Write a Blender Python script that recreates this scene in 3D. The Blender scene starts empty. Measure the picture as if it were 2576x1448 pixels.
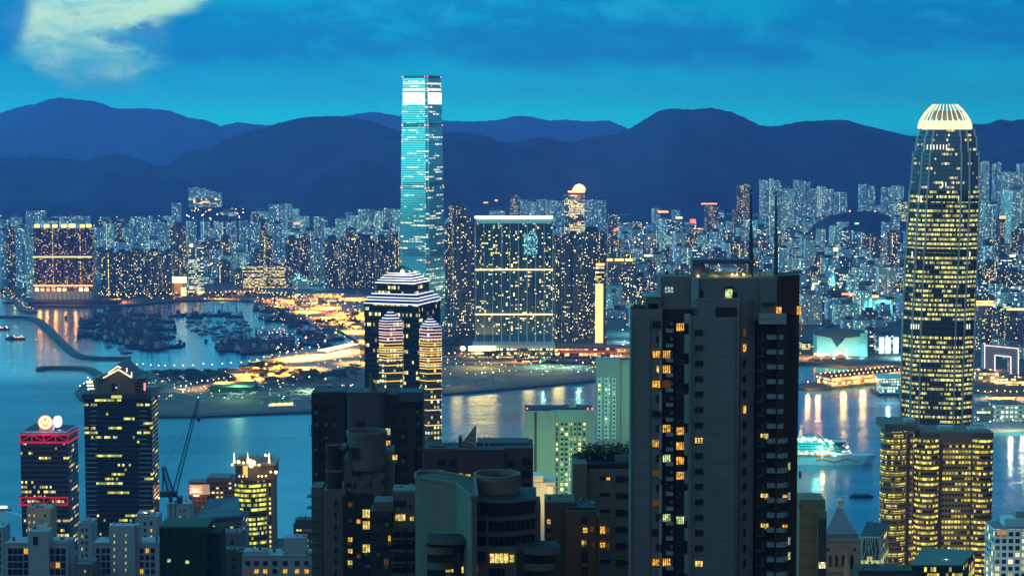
import bpy, math, random
from mathutils import Vector, Matrix
R = random.Random(7)
S = bpy.context.scene
C = S.collection
rad = math.radians
# ---------------------------------------------------------------- camera (photo pixels are 2576 x 1448 here)
FP, CX, CY, HZ, CAMZ = 5000.0, 1288.0, 724.0, 307.0, 396.0
PITCH = math.atan((CY - HZ) / FP)
cam = bpy.data.objects.new('camera', bpy.data.cameras.new('camera'))
C.objects.link(cam)
cam.location = (0, 0, CAMZ)
cam.rotation_euler = (math.pi / 2 - PITCH, 0, 0)
cam.data.sensor_width = 36
cam.data.lens = FP / 2576 * 36
cam.data.clip_start = 1
cam.data.clip_end = 60000
S.camera = cam
S.view_settings.view_transform = 'Standard'
S.view_settings.look = 'None'
S.view_settings.exposure = 0
S.view_settings.gamma = 1
cy = S.cycles
cy.max_bounces = 4; cy.diffuse_bounces = 1; cy.glossy_bounces = 3; cy.volume_bounces = 0
cy.transmission_bounces = 0; cy.transparent_max_bounces = 4
cy.use_denoising = True
cy.sample_clamp_indirect = 3.0
cy.sample_clamp_direct = 0
cy.caustics_reflective = False; cy.caustics_refractive = False

def ray(px, py):
    dx = (px - CX) / FP; dy = -(py - CY) / FP
    c, s = math.cos(PITCH), math.sin(PITCH)
    return Vector((dx, c + dy * s, -s + dy * c))
def P(px, py, Y):                       # the point seen at a photo pixel, at distance Y
    d = ray(px, py); return Vector((0, 0, CAMZ)) + d * (Y / d.y)
def G(px, py, z=0.0):                   # the point seen at a photo pixel, on the level z
    d = ray(px, py); return Vector((0, 0, CAMZ)) + d * ((z - CAMZ) / d.z)

# ---------------------------------------------------------------- node helpers
def lk(t, a, b): t.links.new(a, b)
def node(t, ty, **k):
    n = t.nodes.new(ty)
    for a, b in k.items(): setattr(n, a, b)
    return n
def setin(t, s, v):
    if hasattr(v, 'is_output') or isinstance(v, bpy.types.NodeSocket): t.links.new(v, s)
    elif v is not None:
        if isinstance(v, (tuple, list)) and s.type == 'RGBA' and len(v) == 3: v = (*v, 1)
        s.default_value = v
def mt(t, op, a, b=None, c=None, clamp=False):
    n = node(t, 'ShaderNodeMath', operation=op); n.use_clamp = clamp
    setin(t, n.inputs[0], a)
    if b is not None: setin(t, n.inputs[1], b)
    if c is not None: setin(t, n.inputs[2], c)
    return n.outputs[0]
def mixc(t, f, a, b, bt='MIX'):
    n = node(t, 'ShaderNodeMix', data_type='RGBA', blend_type=bt)
    setin(t, n.inputs[0], f); setin(t, n.inputs[6], a); setin(t, n.inputs[7], b)
    return n.outputs[2]
def ramp(t, f, pts, interp='LINEAR'):
    n = node(t, 'ShaderNodeValToRGB'); cr = n.color_ramp; cr.interpolation = interp
    while len(cr.elements) > 1: cr.elements.remove(cr.elements[-1])
    cr.elements[0].position = pts[0][0]; cr.elements[0].color = (*pts[0][1], 1)
    for p, c in pts[1:]:
        e = cr.elements.new(p); e.color = (*c, 1)
    setin(t, n.inputs[0], f); return n.outputs[0]
def sstep(t, a, b, x):
    n = node(t, 'ShaderNodeMapRange', interpolation_type='SMOOTHSTEP')
    setin(t, n.inputs[0], x); n.inputs[1].default_value = a; n.inputs[2].default_value = b
    return n.outputs[0]
def noise(t, vec, scale, detail=4, rough=.55, dist=0):
    n = node(t, 'ShaderNodeTexNoise'); setin(t, n.inputs['Vector'], vec)
    n.inputs['Scale'].default_value = scale; n.inputs['Detail'].default_value = detail
    n.inputs['Roughness'].default_value = rough; n.inputs['Distortion'].default_value = dist
    return n.outputs[0]

# ---------------------------------------------------------------- world: dusk sky, west (left) still glowing
W = bpy.data.worlds.new("World"); S.world = W; W.use_nodes = True
t = W.node_tree; t.nodes.clear()
out = node(t, 'ShaderNodeOutputWorld'); bg = node(t, 'ShaderNodeBackground'); lk(t, bg.outputs[0], out.inputs[0])
tc = node(t, 'ShaderNodeTexCoord'); sp = node(t, 'ShaderNodeSeparateXYZ'); lk(t, tc.outputs['Generated'], sp.inputs[0])
X, Y, Z = sp.outputs
az = mt(t, 'ARCTAN2', X, Y); el = mt(t, 'ARCSINE', Z)
cmb = node(t, 'ShaderNodeCombineXYZ'); lk(t, az, cmb.inputs[0]); setin(t, cmb.inputs[1], mt(t, 'MULTIPLY', el, 2.6))
v = cmb.outputs[0]
elf = mt(t, 'MULTIPLY', mt(t, 'ADD', el, 0.0), 1 / 1.5708)
base = ramp(t, elf, [(0, (.000, 1.05, 1.05)), (.010, (.0, .72, .78)), (.022, (.0, .50, .72)), (.042, (.0, .44, .68)), (.08, (.08, 1.0, 1.7)), (.3, (.26, .88, 1.75)), (.6, (.26, .50, .95)), (1, (.22, .32, .50))])
# cloud banks
n1 = noise(t, v, 9, 6, .55, .3); n2 = noise(t, v, 30, 5, .6, .2)
cl = mt(t, 'ADD', mt(t, 'MULTIPLY', n1, .75), mt(t, 'MULTIPLY', n2, .25))
hi = sstep(t, .024, .042, el)
cm = mt(t, 'MULTIPLY', sstep(t, .40, .58, mt(t, 'ADD', cl, mt(t, 'MULTIPLY', hi, .10))), sstep(t, .012, .036, mt(t, 'ADD', el, mt(t, 'MULTIPLY', mt(t, 'SUBTRACT', n2, .5), .02))))
darkc = mixc(t, sstep(t, .45, .6, n2), (.0, .27, .54), (.0, .37, .60))
col = mixc(t, mt(t, 'MULTIPLY', cm, .85), base, darkc)
# the bright gap with pale cloud at upper left
def blob(ax, ey, rx, ry, lo=1.25, hi_=.55, amt=1.6):
    a = mt(t, 'DIVIDE', mt(t, 'SUBTRACT', az, (ax - CX) / FP), rx / FP)
    b = mt(t, 'DIVIDE', mt(t, 'SUBTRACT', el, (HZ - ey) / FP), ry / FP)
    d = mt(t, 'SQRT', mt(t, 'ADD', mt(t, 'MULTIPLY', a, a), mt(t, 'MULTIPLY', b, b)))
    d = mt(t, 'ADD', d, mt(t, 'MULTIPLY', mt(t, 'SUBTRACT', n2, .5), amt))
    n = node(t, 'ShaderNodeMapRange', interpolation_type='SMOOTHSTEP')
    lk(t, d, n.inputs[0]); n.inputs[1].default_value = lo; n.inputs[2].default_value = hi_
    n.inputs[3].default_value = 0; n.inputs[4].default_value = 1
    return n.outputs[0]
gap = mt(t, 'MAXIMUM', blob(255, 95, 190, 135, 1.15, .75, 1.1), blob(330, -25, 215, 85, 1.15, .8, .8))
n3 = noise(t, v, 55, 5, .6, .4)
gapc = mixc(t, sstep(t, .25, .75, mt(t, 'ADD', mt(t, 'MULTIPLY', n3, .7), sstep(t, .025, .085, el))), (.10, .58, .66), (.62, 1.0, .70))
col = mixc(t, gap, col, gapc)
lc = mt(t, 'MAXIMUM', blob(-10, 40, 120, 125, 1.1, .75, 1.0), blob(560, 100, 235, 52, 1.25, .7, 2.6))
col = mixc(t, mt(t, 'MULTIPLY', lc, .9), col, (.0, .265, .57))
# darker heavy clouds to the right
rc = mt(t, 'MAXIMUM', blob(1500, 110, 620, 70, 1.3, .4, 2.2), blob(2300, 60, 420, 75, 1.3, .4, 2.0))
col = mixc(t, mt(t, 'MULTIPLY', rc, .7), col, (.0, .225, .50))
wisp = mt(t, 'MULTIPLY', sstep(t, .50, .70, noise(t, v, 22, 6, .62, .8)), sstep(t, .018, .05, el))
col = mixc(t, mt(t, 'MULTIPLY', wisp, .5), col, (.02, .50, .74))
# dimmer sky behind the viewer, afterglow in the west
west = mt(t, 'MAXIMUM', mt(t, 'ADD', mt(t, 'MULTIPLY', X, -.87), mt(t, 'MULTIPLY', Y, -.50)), 0)
glow = mt(t, 'MULTIPLY', mt(t, 'MULTIPLY', mt(t, 'POWER', west, 5), sstep(t, .7, .0, el)), sstep(t, -.2, -.02, el))
back = sstep(t, .2, -.6, Y)
col = mixc(t, mt(t, 'MULTIPLY', sstep(t, -.05, .28, X), .22), col, (.0, .18, .40))
col = mixc(t, mt(t, 'MULTIPLY', mt(t, 'MULTIPLY', sstep(t, .12, -.45, X), sstep(t, .055, .11, el)), sstep(t, .9, .35, el)), col, (.25, 2.0, 2.5))
col = mixc(t, mt(t, 'MULTIPLY', sstep(t, .32, .75, X), .75), col, (.02, .10, .20))
col = mixc(t, mt(t, 'MULTIPLY', back, .9), col, (.28, .37, .47))
col = mixc(t, sstep(t, .0, -.02, el), col, (.006, .02, .045))
col = mixc(t, mt(t, 'MULTIPLY', glow, 1.0), col, (.45, 1.75, 1.65))
lk(t, col, bg.inputs[0]); bg.inputs[1].default_value = 1.0
W.cycles.sampling_method = 'MANUAL'; W.cycles.sample_map_resolution = 512
# ---------------------------------------------------------------- mesh and object helpers
def tag(o, label=None, cat=None, group=None, kind=None):
    for k, v_ in (('label', label), ('category', cat), ('group', group), ('kind', kind)):
        if v_: o[k] = v_
    return o
def mesh_obj(name, vs, fs, mats=None, parent=None, fm=None, uvs=None, smooth=False):
    me = bpy.data.meshes.new(name); me.from_pydata([tuple(q) for q in vs], [], fs); 
    if mats is not None:
        for m in (mats if isinstance(mats, (list, tuple)) else [mats]): me.materials.append(m)
    if fm: me.polygons.foreach_set('material_index', fm)
    if uvs:
        ul = me.uv_layers.new(name='UVMap'); ul.data.foreach_set('uv', [c for q in uvs for c in q])
    if smooth: me.polygons.foreach_set('use_smooth', [True] * len(fs))
    o = bpy.data.objects.new(name, me); C.objects.link(o)
    if parent: o.parent = parent
    return o
class MB:                                # collects solids, links them as ONE mesh
    def __init__(s): s.v = []; s.f = []; s.m = []; s.uv = []
    def poly(s, pts, m=0, uv=None):
        n = len(s.v); s.v += [tuple(p) for p in pts]; s.f.append(tuple(range(n, n + len(pts)))); s.m.append(m)
        s.uv += uv if uv else [(0, 0)] * len(pts)
    def prism(s, pts, z0, z1, m=0, mt_=None, u0=0.0, top=None, sc=1.0, cap=True, bot=False):
        # pts: outline (x, y) counter-clockwise; sc scales the top outline about its centre
        if mt_ is None: mt_ = m
        cx = sum(p[0] for p in pts) / len(pts); cy_ = sum(p[1] for p in pts) / len(pts)
        tp = top or [((p[0] - cx) * sc + cx, (p[1] - cy_) * sc + cy_) for p in pts]
        u = u0; n = len(pts)
        for i in range(n):
            a, b = pts[i], pts[(i + 1) % n]; c, d = tp[(i + 1) % n], tp[i]
            L = math.hypot(b[0] - a[0], b[1] - a[1]); L2 = math.hypot(c[0] - d[0], c[1] - d[1])
            s.poly([(a[0], a[1], z0), (b[0], b[1], z0), (c[0], c[1], z1), (d[0], d[1], z1)], m,
                   [(u, z0), (u + L, z0), (u + L / 2 + L2 / 2, z1), (u + L / 2 - L2 / 2, z1)])
            u += L
        if cap: s.poly([(p[0], p[1], z1) for p in tp], mt_)
        if bot: s.poly([(p[0], p[1], z0) for p in reversed(pts)], mt_)
    def box(s, x0, x1, y0, y1, z0, z1, m=0, mt_=None):
        s.prism([(x0, y0), (x1, y0), (x1, y1), (x0, y1)], z0, z1, m, mt_, bot=True)
    def bar(s, a, b, w, m=0, w2=None, n=4):   # a beam from a to b
        a = Vector(a); b = Vector(b); d = (b - a).normalized()
        u = d.cross(Vector((0, 0, 1)) if abs(d.z) < .9 else Vector((0, 1, 0))).normalized(); q = d.cross(u)
        w2 = w if w2 is None else w2; ra, rb = [], []
        for i in range(n):
            t_ = 2 * math.pi * (i + .5) / n; e = u * math.cos(t_) + q * math.sin(t_)
            ra.append(a + e * w * .5); rb.append(b + e * w2 * .5)
        for i in range(n):
            j = (i + 1) % n; s.poly([ra[i], rb[i], rb[j], ra[j]], m)
        s.poly(ra, m); s.poly(rb[::-1], m)
    def build(s, name, mats, parent=None, smooth=False):
        return mesh_obj(name, s.v, s.f, mats, parent, s.m, s.uv, smooth)
def rect(cx, cy_, w, d, a=0.0):
    c, s_ = math.cos(a), math.sin(a)
    return [(cx + x * c - y * s_, cy_ + x * s_ + y * c) for x, y in ((-w / 2, -d / 2), (w / 2, -d / 2), (w / 2, d / 2), (-w / 2, d / 2))]
def xf(pts, cx, cy_, a=0.0, sx=1, sy=1):
    c, s_ = math.cos(a), math.sin(a)
    return [(cx + x * sx * c - y * sy * s_, cy_ + x * sx * s_ + y * sy * c) for x, y in pts]
def ell(n=24, rx=.5, ry=.5, a0=0, a1=2 * math.pi):
    k = n if a1 - a0 > 6.28 else n - 1
    return [(rx * math.cos(a0 + (a1 - a0) * i / k), ry * math.sin(a0 + (a1 - a0) * i / k)) for i in range(n)]
CROSS = [(-.5, -.28), (-.36, -.28), (-.36, -.5), (-.08, -.5), (-.08, -.3), (.08, -.3), (.08, -.5), (.36, -.5), (.36, -.28), (.5, -.28),
         (.5, .28), (.36, .28), (.36, .5), (-.36, .5), (-.36, .28), (-.5, .28)]
SLOT = [(-.5, -.5), (-.3, -.5), (-.3, -.38), (-.2, -.38), (-.2, -.5), (.2, -.5), (.2, -.38), (.3, -.38), (.3, -.5), (.5, -.5), (.5, .5), (-.5, .5)]
BOX = [(-.5, -.5), (.5, -.5), (.5, .5), (-.5, .5)]
BAYS = [(-.5, -.42), (-.4, -.5), (-.24, -.5), (-.18, -.4), (-.1, -.4), (-.06, -.5), (.06, -.5), (.1, -.4), (.18, -.4), (.24, -.5), (.4, -.5), (.5, -.42), (.5, .5), (-.5, .5)]

# ---------------------------------------------------------------- materials
MATS = {}
def mat(name, colr, rough=.8, metal=0, emit=None, es=0, nz=0, nscale=.3, spec=.3, sample=False):
    if name in MATS: return MATS[name]
    m = bpy.data.materials.new(name); m.use_nodes = True; t = m.node_tree; b = t.nodes['Principled BSDF']
    b.inputs['Base Color'].default_value = (*colr, 1); b.inputs['Roughness'].default_value = rough; b.inputs['Metallic'].default_value = metal
    b.inputs['Specular IOR Level'].default_value = spec
    if nz:
        tcn = node(t, 'ShaderNodeTexCoord'); f = noise(t, tcn.outputs['Object'], nscale, 5, .6)
        lk(t, mixc(t, f, tuple(c * (1 - nz) for c in colr), tuple(min(1, c * (1 + nz)) for c in colr)), b.inputs['Base Color'])
    if emit:
        b.inputs['Emission Color'].default_value = (*emit, 1); b.inputs['Emission Strength'].default_value = es
    m.cycles.emission_sampling = 'AUTO' if sample else 'NONE'
    MATS[name] = m; return m

def facade_group():
    g = bpy.data.node_groups.new('facade_pattern', 'ShaderNodeTree'); I = {}
    for nm, ty, dv in (('Wall', 'NodeSocketColor', (.3, .3, .3, 1)), ('Glass', 'NodeSocketColor', (.02, .03, .04, 1)), ('LitA', 'NodeSocketColor', (1, .6, .2, 1)),
                       ('LitB', 'NodeSocketColor', (1, .9, .6, 1)), ('Bay', 'NodeSocketFloat', 3), ('Floor', 'NodeSocketFloat', 3), ('WinW', 'NodeSocketFloat', .6),
                       ('WinH', 'NodeSocketFloat', .5), ('Lit', 'NodeSocketFloat', .12), ('SegLit', 'NodeSocketFloat', 0), ('Seg', 'NodeSocketFloat', 5),
                       ('ColLit', 'NodeSocketFloat', 0), ('Strength', 'NodeSocketFloat', 2), ('Rough', 'NodeSocketFloat', .2), ('Detail', 'NodeSocketFloat', 0), ('Metal', 'NodeSocketFloat', 0), ('Glow', 'NodeSocketFloat', 0)):
        s_ = g.interface.new_socket(nm, in_out='INPUT', socket_type=ty); s_.default_value = dv
    for nm, ty in (('Base', 'NodeSocketColor'), ('Roughness', 'NodeSocketFloat'), ('Metallic', 'NodeSocketFloat'), ('Emission', 'NodeSocketColor'), ('Mask', 'NodeSocketFloat')):
        g.interface.new_socket(nm, in_out='OUTPUT', socket_type=ty)
    gi = node(g, 'NodeGroupInput'); go = node(g, 'NodeGroupOutput'); i = gi.outputs
    uv = node(g, 'ShaderNodeUVMap'); sp_ = node(g, 'ShaderNodeSeparateXYZ'); lk(g, uv.outputs[0], sp_.inputs[0])
    oi = node(g, 'ShaderNodeObjectInfo'); rnd = mt(g, 'MULTIPLY', oi.outputs['Random'], 917.3)
    U = mt(g, 'DIVIDE', sp_.outputs[0], i['Bay']); V = mt(g, 'DIVIDE', sp_.outputs[1], i['Floor'])
    cu, cv = mt(g, 'FLOOR', U), mt(g, 'FLOOR', V); fu, fv = mt(g, 'FRACT', U), mt(g, 'FRACT', V)
    mu = mt(g, 'LESS_THAN', mt(g, 'ABSOLUTE', mt(g, 'SUBTRACT', fu, .5)), mt(g, 'MULTIPLY', i['WinW'], .5))
    mv = mt(g, 'LESS_THAN', mt(g, 'ABSOLUTE', mt(g, 'SUBTRACT', fv, .5)), mt(g, 'MULTIPLY', i['WinH'], .5))
    mask = mt(g, 'MULTIPLY', mu, mv)
    def wn(a, b, c):
        cb = node(g, 'ShaderNodeCombineXYZ'); setin(g, cb.inputs[0], a); setin(g, cb.inputs[1], b); setin(g, cb.inputs[2], c)
        n = node(g, 'ShaderNodeTexWhiteNoise'); lk(g, cb.outputs[0], n.inputs[0]); return n
    w1 = wn(cu, cv, rnd); r1 = w1.outputs[0]; sc_ = node(g, 'ShaderNodeSeparateXYZ'); lk(g, w1.outputs[1], sc_.inputs[0])
    cl_ = wn(mt(g, 'FLOOR', mt(g, 'DIVIDE', cu, 4)), mt(g, 'FLOOR', mt(g, 'DIVIDE', cv, 6)), mt(g, 'ADD', rnd, 7)).outputs[0]
    p = mt(g, 'MULTIPLY', i['Lit'], mt(g, 'ADD', mt(g, 'MULTIPLY', cl_, 1.5), .25))
    lit = mt(g, 'LESS_THAN', r1, p)
    seg = wn(mt(g, 'FLOOR', mt(g, 'DIVIDE', mt(g, 'ADD', cu, mt(g, 'MULTIPLY', mt(g, 'MODULO', cv, 3), 1.7)), i['Seg'])), cv, mt(g, 'ADD', rnd, 3)).outputs[0]
    flr = wn(0, cv, mt(g, 'ADD', rnd, 31)).outputs[0]
    seg = mt(g, 'MULTIPLY', mt(g, 'LESS_THAN', seg, mt(g, 'MULTIPLY', i['SegLit'], mt(g, 'ADD', mt(g, 'MULTIPLY', flr, 1.3), .35))), mt(g, 'LESS_THAN', r1, .86))
    colw = wn(cu, 0, mt(g, 'ADD', rnd, 11)).outputs[0]
    colm = mt(g, 'MULTIPLY', mt(g, 'LESS_THAN', colw, i['ColLit']), mt(g, 'LESS_THAN', r1, .8))
    lit = mt(g, 'MAXIMUM', lit, mt(g, 'MAXIMUM', seg, colm))
    br = mt(g, 'ADD', mt(g, 'MULTIPLY', mt(g, 'POWER', sc_.outputs[1], 2), 1.4), .35)
    c_ = mixc(g, sc_.outputs[2], i['LitA'], i['LitB'])
    cmb_ = node(g, 'ShaderNodeCombineXYZ'); lk(g, mt(g, 'MULTIPLY', sp_.outputs[0], 1.1), cmb_.inputs[0]); lk(g, mt(g, 'MULTIPLY', sp_.outputs[1], 1.6), cmb_.inputs[1]); lk(g, rnd, cmb_.inputs[2])
    dn = noise(g, cmb_.outputs[0], 1.0, 3, .7)
    det = mt(g, 'ADD', mt(g, 'MULTIPLY', mt(g, 'MULTIPLY', mt(g, 'SUBTRACT', dn, .5), 5), i['Detail']), 1, clamp=False); det = mt(g, 'MAXIMUM', det, .12)
    e = mt(g, 'MULTIPLY', mt(g, 'MULTIPLY', mt(g, 'MULTIPLY', mask, lit), br), mt(g, 'MULTIPLY', i['Strength'], det))
    vm = node(g, 'ShaderNodeVectorMath', operation='SCALE'); lk(g, c_, vm.inputs[0]); lk(g, e, vm.inputs['Scale'])
    lk(g, mixc(g, mask, i['Wall'], i['Glass']), go.inputs['Base'])
    lk(g, mt(g, 'ADD', mt(g, 'MULTIPLY', mask, mt(g, 'SUBTRACT', i['Rough'], .75)), .75), go.inputs['Roughness'])
    lk(g, mt(g, 'MULTIPLY', mask, i['Metal']), go.inputs['Metallic'])
    lk(g, vm.outputs[0], go.inputs['Emission']); lk(g, mask, go.inputs['Mask'])
    return g
FG = facade_group()
WARM, YEL, WHT, ORG, GRN = (1, .50, .10), (1, .70, .14), (1, .86, .40), (1, .33, .06), (.55, 1, .55)
def fac(name, wall=(.3, .3, .3), glass=(.02, .03, .04), a=WARM, b=WHT, bay=3, floor=3, ww=.6, wh=.5, lit=.12, seglit=0, seg=5, col=0, st=2, rough=.2, det=0, metal=0, spec=.5):
    if name in MATS: return MATS[name]
    m = bpy.data.materials.new(name); m.use_nodes = True; t = m.node_tree; bs = t.nodes['Principled BSDF']
    n = node(t, 'ShaderNodeGroup'); n.node_tree = FG
    for k, v_ in (('Wall', wall), ('Glass', glass), ('LitA', a), ('LitB', b)): n.inputs[k].default_value = (*v_, 1)
    for k, v_ in (('Bay', bay), ('Floor', floor), ('WinW', ww), ('WinH', wh), ('Lit', lit), ('SegLit', seglit), ('Seg', seg), ('ColLit', col), ('Strength', st), ('Rough', rough), ('Detail', det), ('Metal', metal)): n.inputs[k].default_value = v_
    lk(t, n.outputs['Base'], bs.inputs['Base Color']); lk(t, n.outputs['Roughness'], bs.inputs['Roughness']); lk(t, n.outputs['Metallic'], bs.inputs['Metallic'])
    lk(t, n.outputs['Emission'], bs.inputs['Emission Color']); bs.inputs['Emission Strength'].default_value = 1
    bs.inputs['Specular IOR Level'].default_value = spec
    m.cycles.emission_sampling = 'NONE'; MATS[name] = m; return m
def lamp(name, p, colr, power, size=2.0):
    down = name in ('area_light_lamp', 'canyon_fill_light', 'crown_light')
    l = bpy.data.lights.new(name, 'SPOT' if down else 'POINT')
    if down: l.spot_size = rad(150); l.spot_blend = .35
    l.color = colr; l.energy = power; l.shadow_soft_size = size
    o = bpy.data.objects.new(name, l); C.objects.link(o); o.location = p; return o

# ---------------------------------------------------------------- haze
def cube_obj(name, x0, x1, y0, y1, z0, z1):
    b = MB(); b.box(x0, x1, y0, y1, z0, z1); return b.build(name, None)
hz = cube_obj('haze', -7600, 7600, -300, 19600, -2, 720)
hm = bpy.data.materials.new('haze_air'); hm.use_nodes = True; t = hm.node_tree; t.nodes.clear()
o_ = node(t, 'ShaderNodeOutputMaterial'); pv = node(t, 'ShaderNodeVolumePrincipled'); lk(t, pv.outputs[0], o_.inputs['Volume'])
pv.inputs['Color'].default_value = (.38, .41, 1, 1); pv.inputs['Density'].default_value = 5.4e-5; pv.inputs['Anisotropy'].default_value = .5
hz.data.materials.append(hm); tag(hz, kind='stuff', label='blue evening haze hanging over the harbour and city', cat='haze')

# ---------------------------------------------------------------- mountains
def lin(pts, x):
    if x <= pts[0][0]: return pts[0][1]
    for (a, b), (c, d) in zip(pts, pts[1:]):
        if x <= c: return b + (d - b) * (x - a) / (c - a)
    return pts[-1][1]
def hills(name, outline, Yr, depth, m, back=900, amp=18, nx=220, ny=26, base=20):
    x0, x1 = outline[0][0], outline[-1][0]; vs = []; rr = random.Random(name)
    ph = [(rr.uniform(0, 6), rr.uniform(0, 6), rr.uniform(.0012, .006), rr.uniform(.0012, .005)) for _ in range(7)]
    for j in range(ny + 1):
        v_ = j / ny
        for i in range(nx + 1):
            px = x0 + (x1 - x0) * i / nx; py = lin(outline, px)
            top = P(px, py + 1.3 * math.sin(px * .31) * math.sin(px * .083), Yr)
            y = Yr - depth * (1 - v_ / .8) if v_ < .8 else Yr + back * (v_ - .8) / .2
            x = top.x * (1 + (y / Yr - 1) * .7)
            prof = (v_ / .8) ** 1.25 if v_ < .8 else 1 - ((v_ - .8) / .2) ** 1.5
            nzv = sum(math.sin(a + x * c + y * .4 * d) * math.sin(b + y * d - x * .3 * c) for a, b, c, d in ph)
            w = prof * (1 - prof) * 4 if v_ < .8 else 0
            vs.append((x, y, base + (top.z - base) * prof + nzv * amp * min(1, w)))
    n = nx + 1; fs = [(j * n + i, j * n + i + 1, (j + 1) * n + i + 1, (j + 1) * n + i) for j in range(ny) for i in range(nx)]
    o = mesh_obj(name, vs, fs, m, smooth=True); tag(o, kind='structure'); return o
mtn = mat('haze_blue_forest_slope', (.040, .058, .11), 1, nz=.75, nscale=.006, spec=0)  # forest colour with some of the blue of distance haze mixed in
M1 = [(-200, 330), (-60, 300), (0, 283), (58, 265), (91, 260), (119, 249), (149, 244), (195, 249), (240, 254), (265, 262), (289, 272), (328, 272), (365, 271), (426, 277), (450, 286), (474, 295), (517, 301), (547, 313), (578, 327), (608, 332), (700, 345), (800, 380)]
M2 = [(-200, 380), (0, 397), (36, 392), (55, 398), (76, 389), (106, 397), (164, 397), (207, 406), (237, 398), (265, 389), (292, 386), (319, 391), (365, 405), (395, 418), (417, 415), (450, 395), (474, 379), (511, 377), (547, 362), (578, 350), (608, 338), (639, 327), (669, 321), (700, 308), (755, 295), (785, 292), (850, 290), (900, 297), (940, 305), (965, 316), (1000, 328), (1110, 345), (1200, 348), (1240, 352), (1275, 360), (1320, 350), (1360, 343), (1400, 350), (1440, 357), (1490, 344), (1545, 338), (1580, 325), (1620, 300), (1660, 276), (1690, 271), (1740, 274), (1790, 269), (1840, 280), (1880, 298), (1910, 314), (1949, 317), (1984, 310), (2022, 303), (2054, 303), (2088, 300), (2130, 300), (2165, 311), (2206, 321), (2248, 331), (2290, 341), (2380, 341), (2450, 310), (2484, 311), (2519, 298), (2540, 303), (2576, 298), (2700, 290), (2800, 300)]
M3 = [(450, 345), (560, 315), (600, 306), (640, 312), (760, 320), (860, 292), (900, 285), (940, 280), (1000, 290), (1060, 300), (1115, 303), (1180, 305), (1220, 304), (1260, 300), (1300, 290), (1340, 293), (1380, 303), (1420, 300), (1480, 305), (1530, 302), (1570, 318), (1620, 340), (1700, 350)]
M4 = [(1000, 352), (1110, 330), (1170, 335), (1230, 345), (1300, 362), (1350, 372)]
hills('hills', M2, 9200, 2300, mtn, amp=46, nx=300)
hills('far_mountains', M1, 17000, 3000, mtn, amp=36)
hills('distant_ridge', M3, 18400, 1400, mtn, amp=8)
hills('middle_ridge', M4, 13500, 1100, mtn, amp=6, nx=60)

# ---------------------------------------------------------------- water and land
def flat(name, pts, z, m, skirt=None, kind='structure'):
    b = MB(); pts = [(p[0], p[1]) for p in pts]
    ar = sum(a[0] * b_[1] - b_[0] * a[1] for a, b_ in zip(pts, pts[1:] + pts[:1]))
    if ar < 0: pts = pts[::-1]
    b.prism(pts, skirt if skirt is not None else z - 3.5, z)
    o = b.build(name, m); tag(o, kind=kind); return o
wm = bpy.data.materials.new('harbour_water'); wm.use_nodes = True; t = wm.node_tree; bs = t.nodes['Principled BSDF']
bs.inputs['Roughness'].default_value = .16; bs.inputs['IOR'].default_value = 1.33
tcn = node(t, 'ShaderNodeTexCoord'); mp = node(t, 'ShaderNodeMapping'); lk(t, tcn.outputs['Object'], mp.inputs[0]); mp.inputs['Scale'].default_value = (.7, 1.6, 1)
w1 = noise(t, mp.outputs[0], .06, 5, .65, .3); w2 = noise(t, mp.outputs[0], .012, 3, .6)
w0 = noise(t, mp.outputs[0], .0035, 4, .6, .5)
mp2 = node(t, 'ShaderNodeMapping'); lk(t, tcn.outputs['Object'], mp2.inputs[0]); mp2.inputs['Scale'].default_value = (.35, 2.2, 1); mp2.inputs['Rotation'].default_value = (0, 0, .25)
w3 = noise(t, mp2.outputs[0], .006, 5, .6, .6)
lk(t, mixc(t, sstep(t, .35, .65, w3), (.005, .13, .20), (.008, .20, .31)), bs.inputs['Base Color'])
bp = node(t, 'ShaderNodeBump'); bp.inputs['Strength'].default_value = .5; bp.inputs['Distance'].default_value = 1.2
lk(t, mt(t, 'MULTIPLY', mt(t, 'ADD', w1, mt(t, 'MULTIPLY', w2, 1.5)), mt(t, 'ADD', mt(t, 'MULTIPLY', w3, 1.6), .2)), bp.inputs['Height']); lk(t, bp.outputs[0], bs.inputs['Normal'])
spw = node(t, 'ShaderNodeSeparateXYZ'); lk(t, tcn.outputs['Object'], spw.inputs[0])
# the open harbour is choppier than the sheltered basin
lk(t, mt(t, 'ADD', mt(t, 'ADD', mt(t, 'MULTIPLY', w0, .16), .05), mt(t, 'MULTIPLY', sstep(t, 3150, 2950, spw.outputs[1]), mt(t, 'ADD', .10, mt(t, 'MULTIPLY', sstep(t, -200, -420, spw.outputs[0]), .26)))), bs.inputs['Roughness'])
wo = mesh_obj('water', [(-6100, 1200, 0), (6100, 1200, 0), (6100, 9000, 0), (-6100, 9000, 0)], [(0, 1, 2, 3)], wm); tag(wo, kind='structure')
asph = mat('city_ground', (.06, .06, .06), .9, nz=.5, nscale=.02); earth = mat('reclaimed_earth', (.12, .11, .085), .95, nz=.8, nscale=.03)
rock = mat('rubble_rock', (.10, .10, .10), .95, nz=.5, nscale=.2); conc = mat('concrete', (.32, .32, .31), .8, nz=.2, nscale=.1)
LAND = [(188, 985), (200, 1002), (250, 1020), (330, 1038), (395, 1046), (500, 1046), (620, 1040), (785, 1034), (950, 1015), (1112, 990), (1321, 972), (1500, 955), (1600, 945), (1850, 925), (2020, 912), (2180, 925), (2300, 960), (2460, 985), (2700, 1000), (3200, 1010)]
NORTH = [(-700, 735), (0, 738), (50, 742), (85, 768), (285, 771), (430, 757), (560, 753), (640, 757), (690, 768), (740, 790), (800, 823), (848, 828), (905, 850), (900, 864), (870, 872), (808, 890), (732, 894), (660, 906), (620, 924), (540, 932), (400, 932), (330, 932), (270, 944), (250, 952), (215, 962)]
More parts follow.
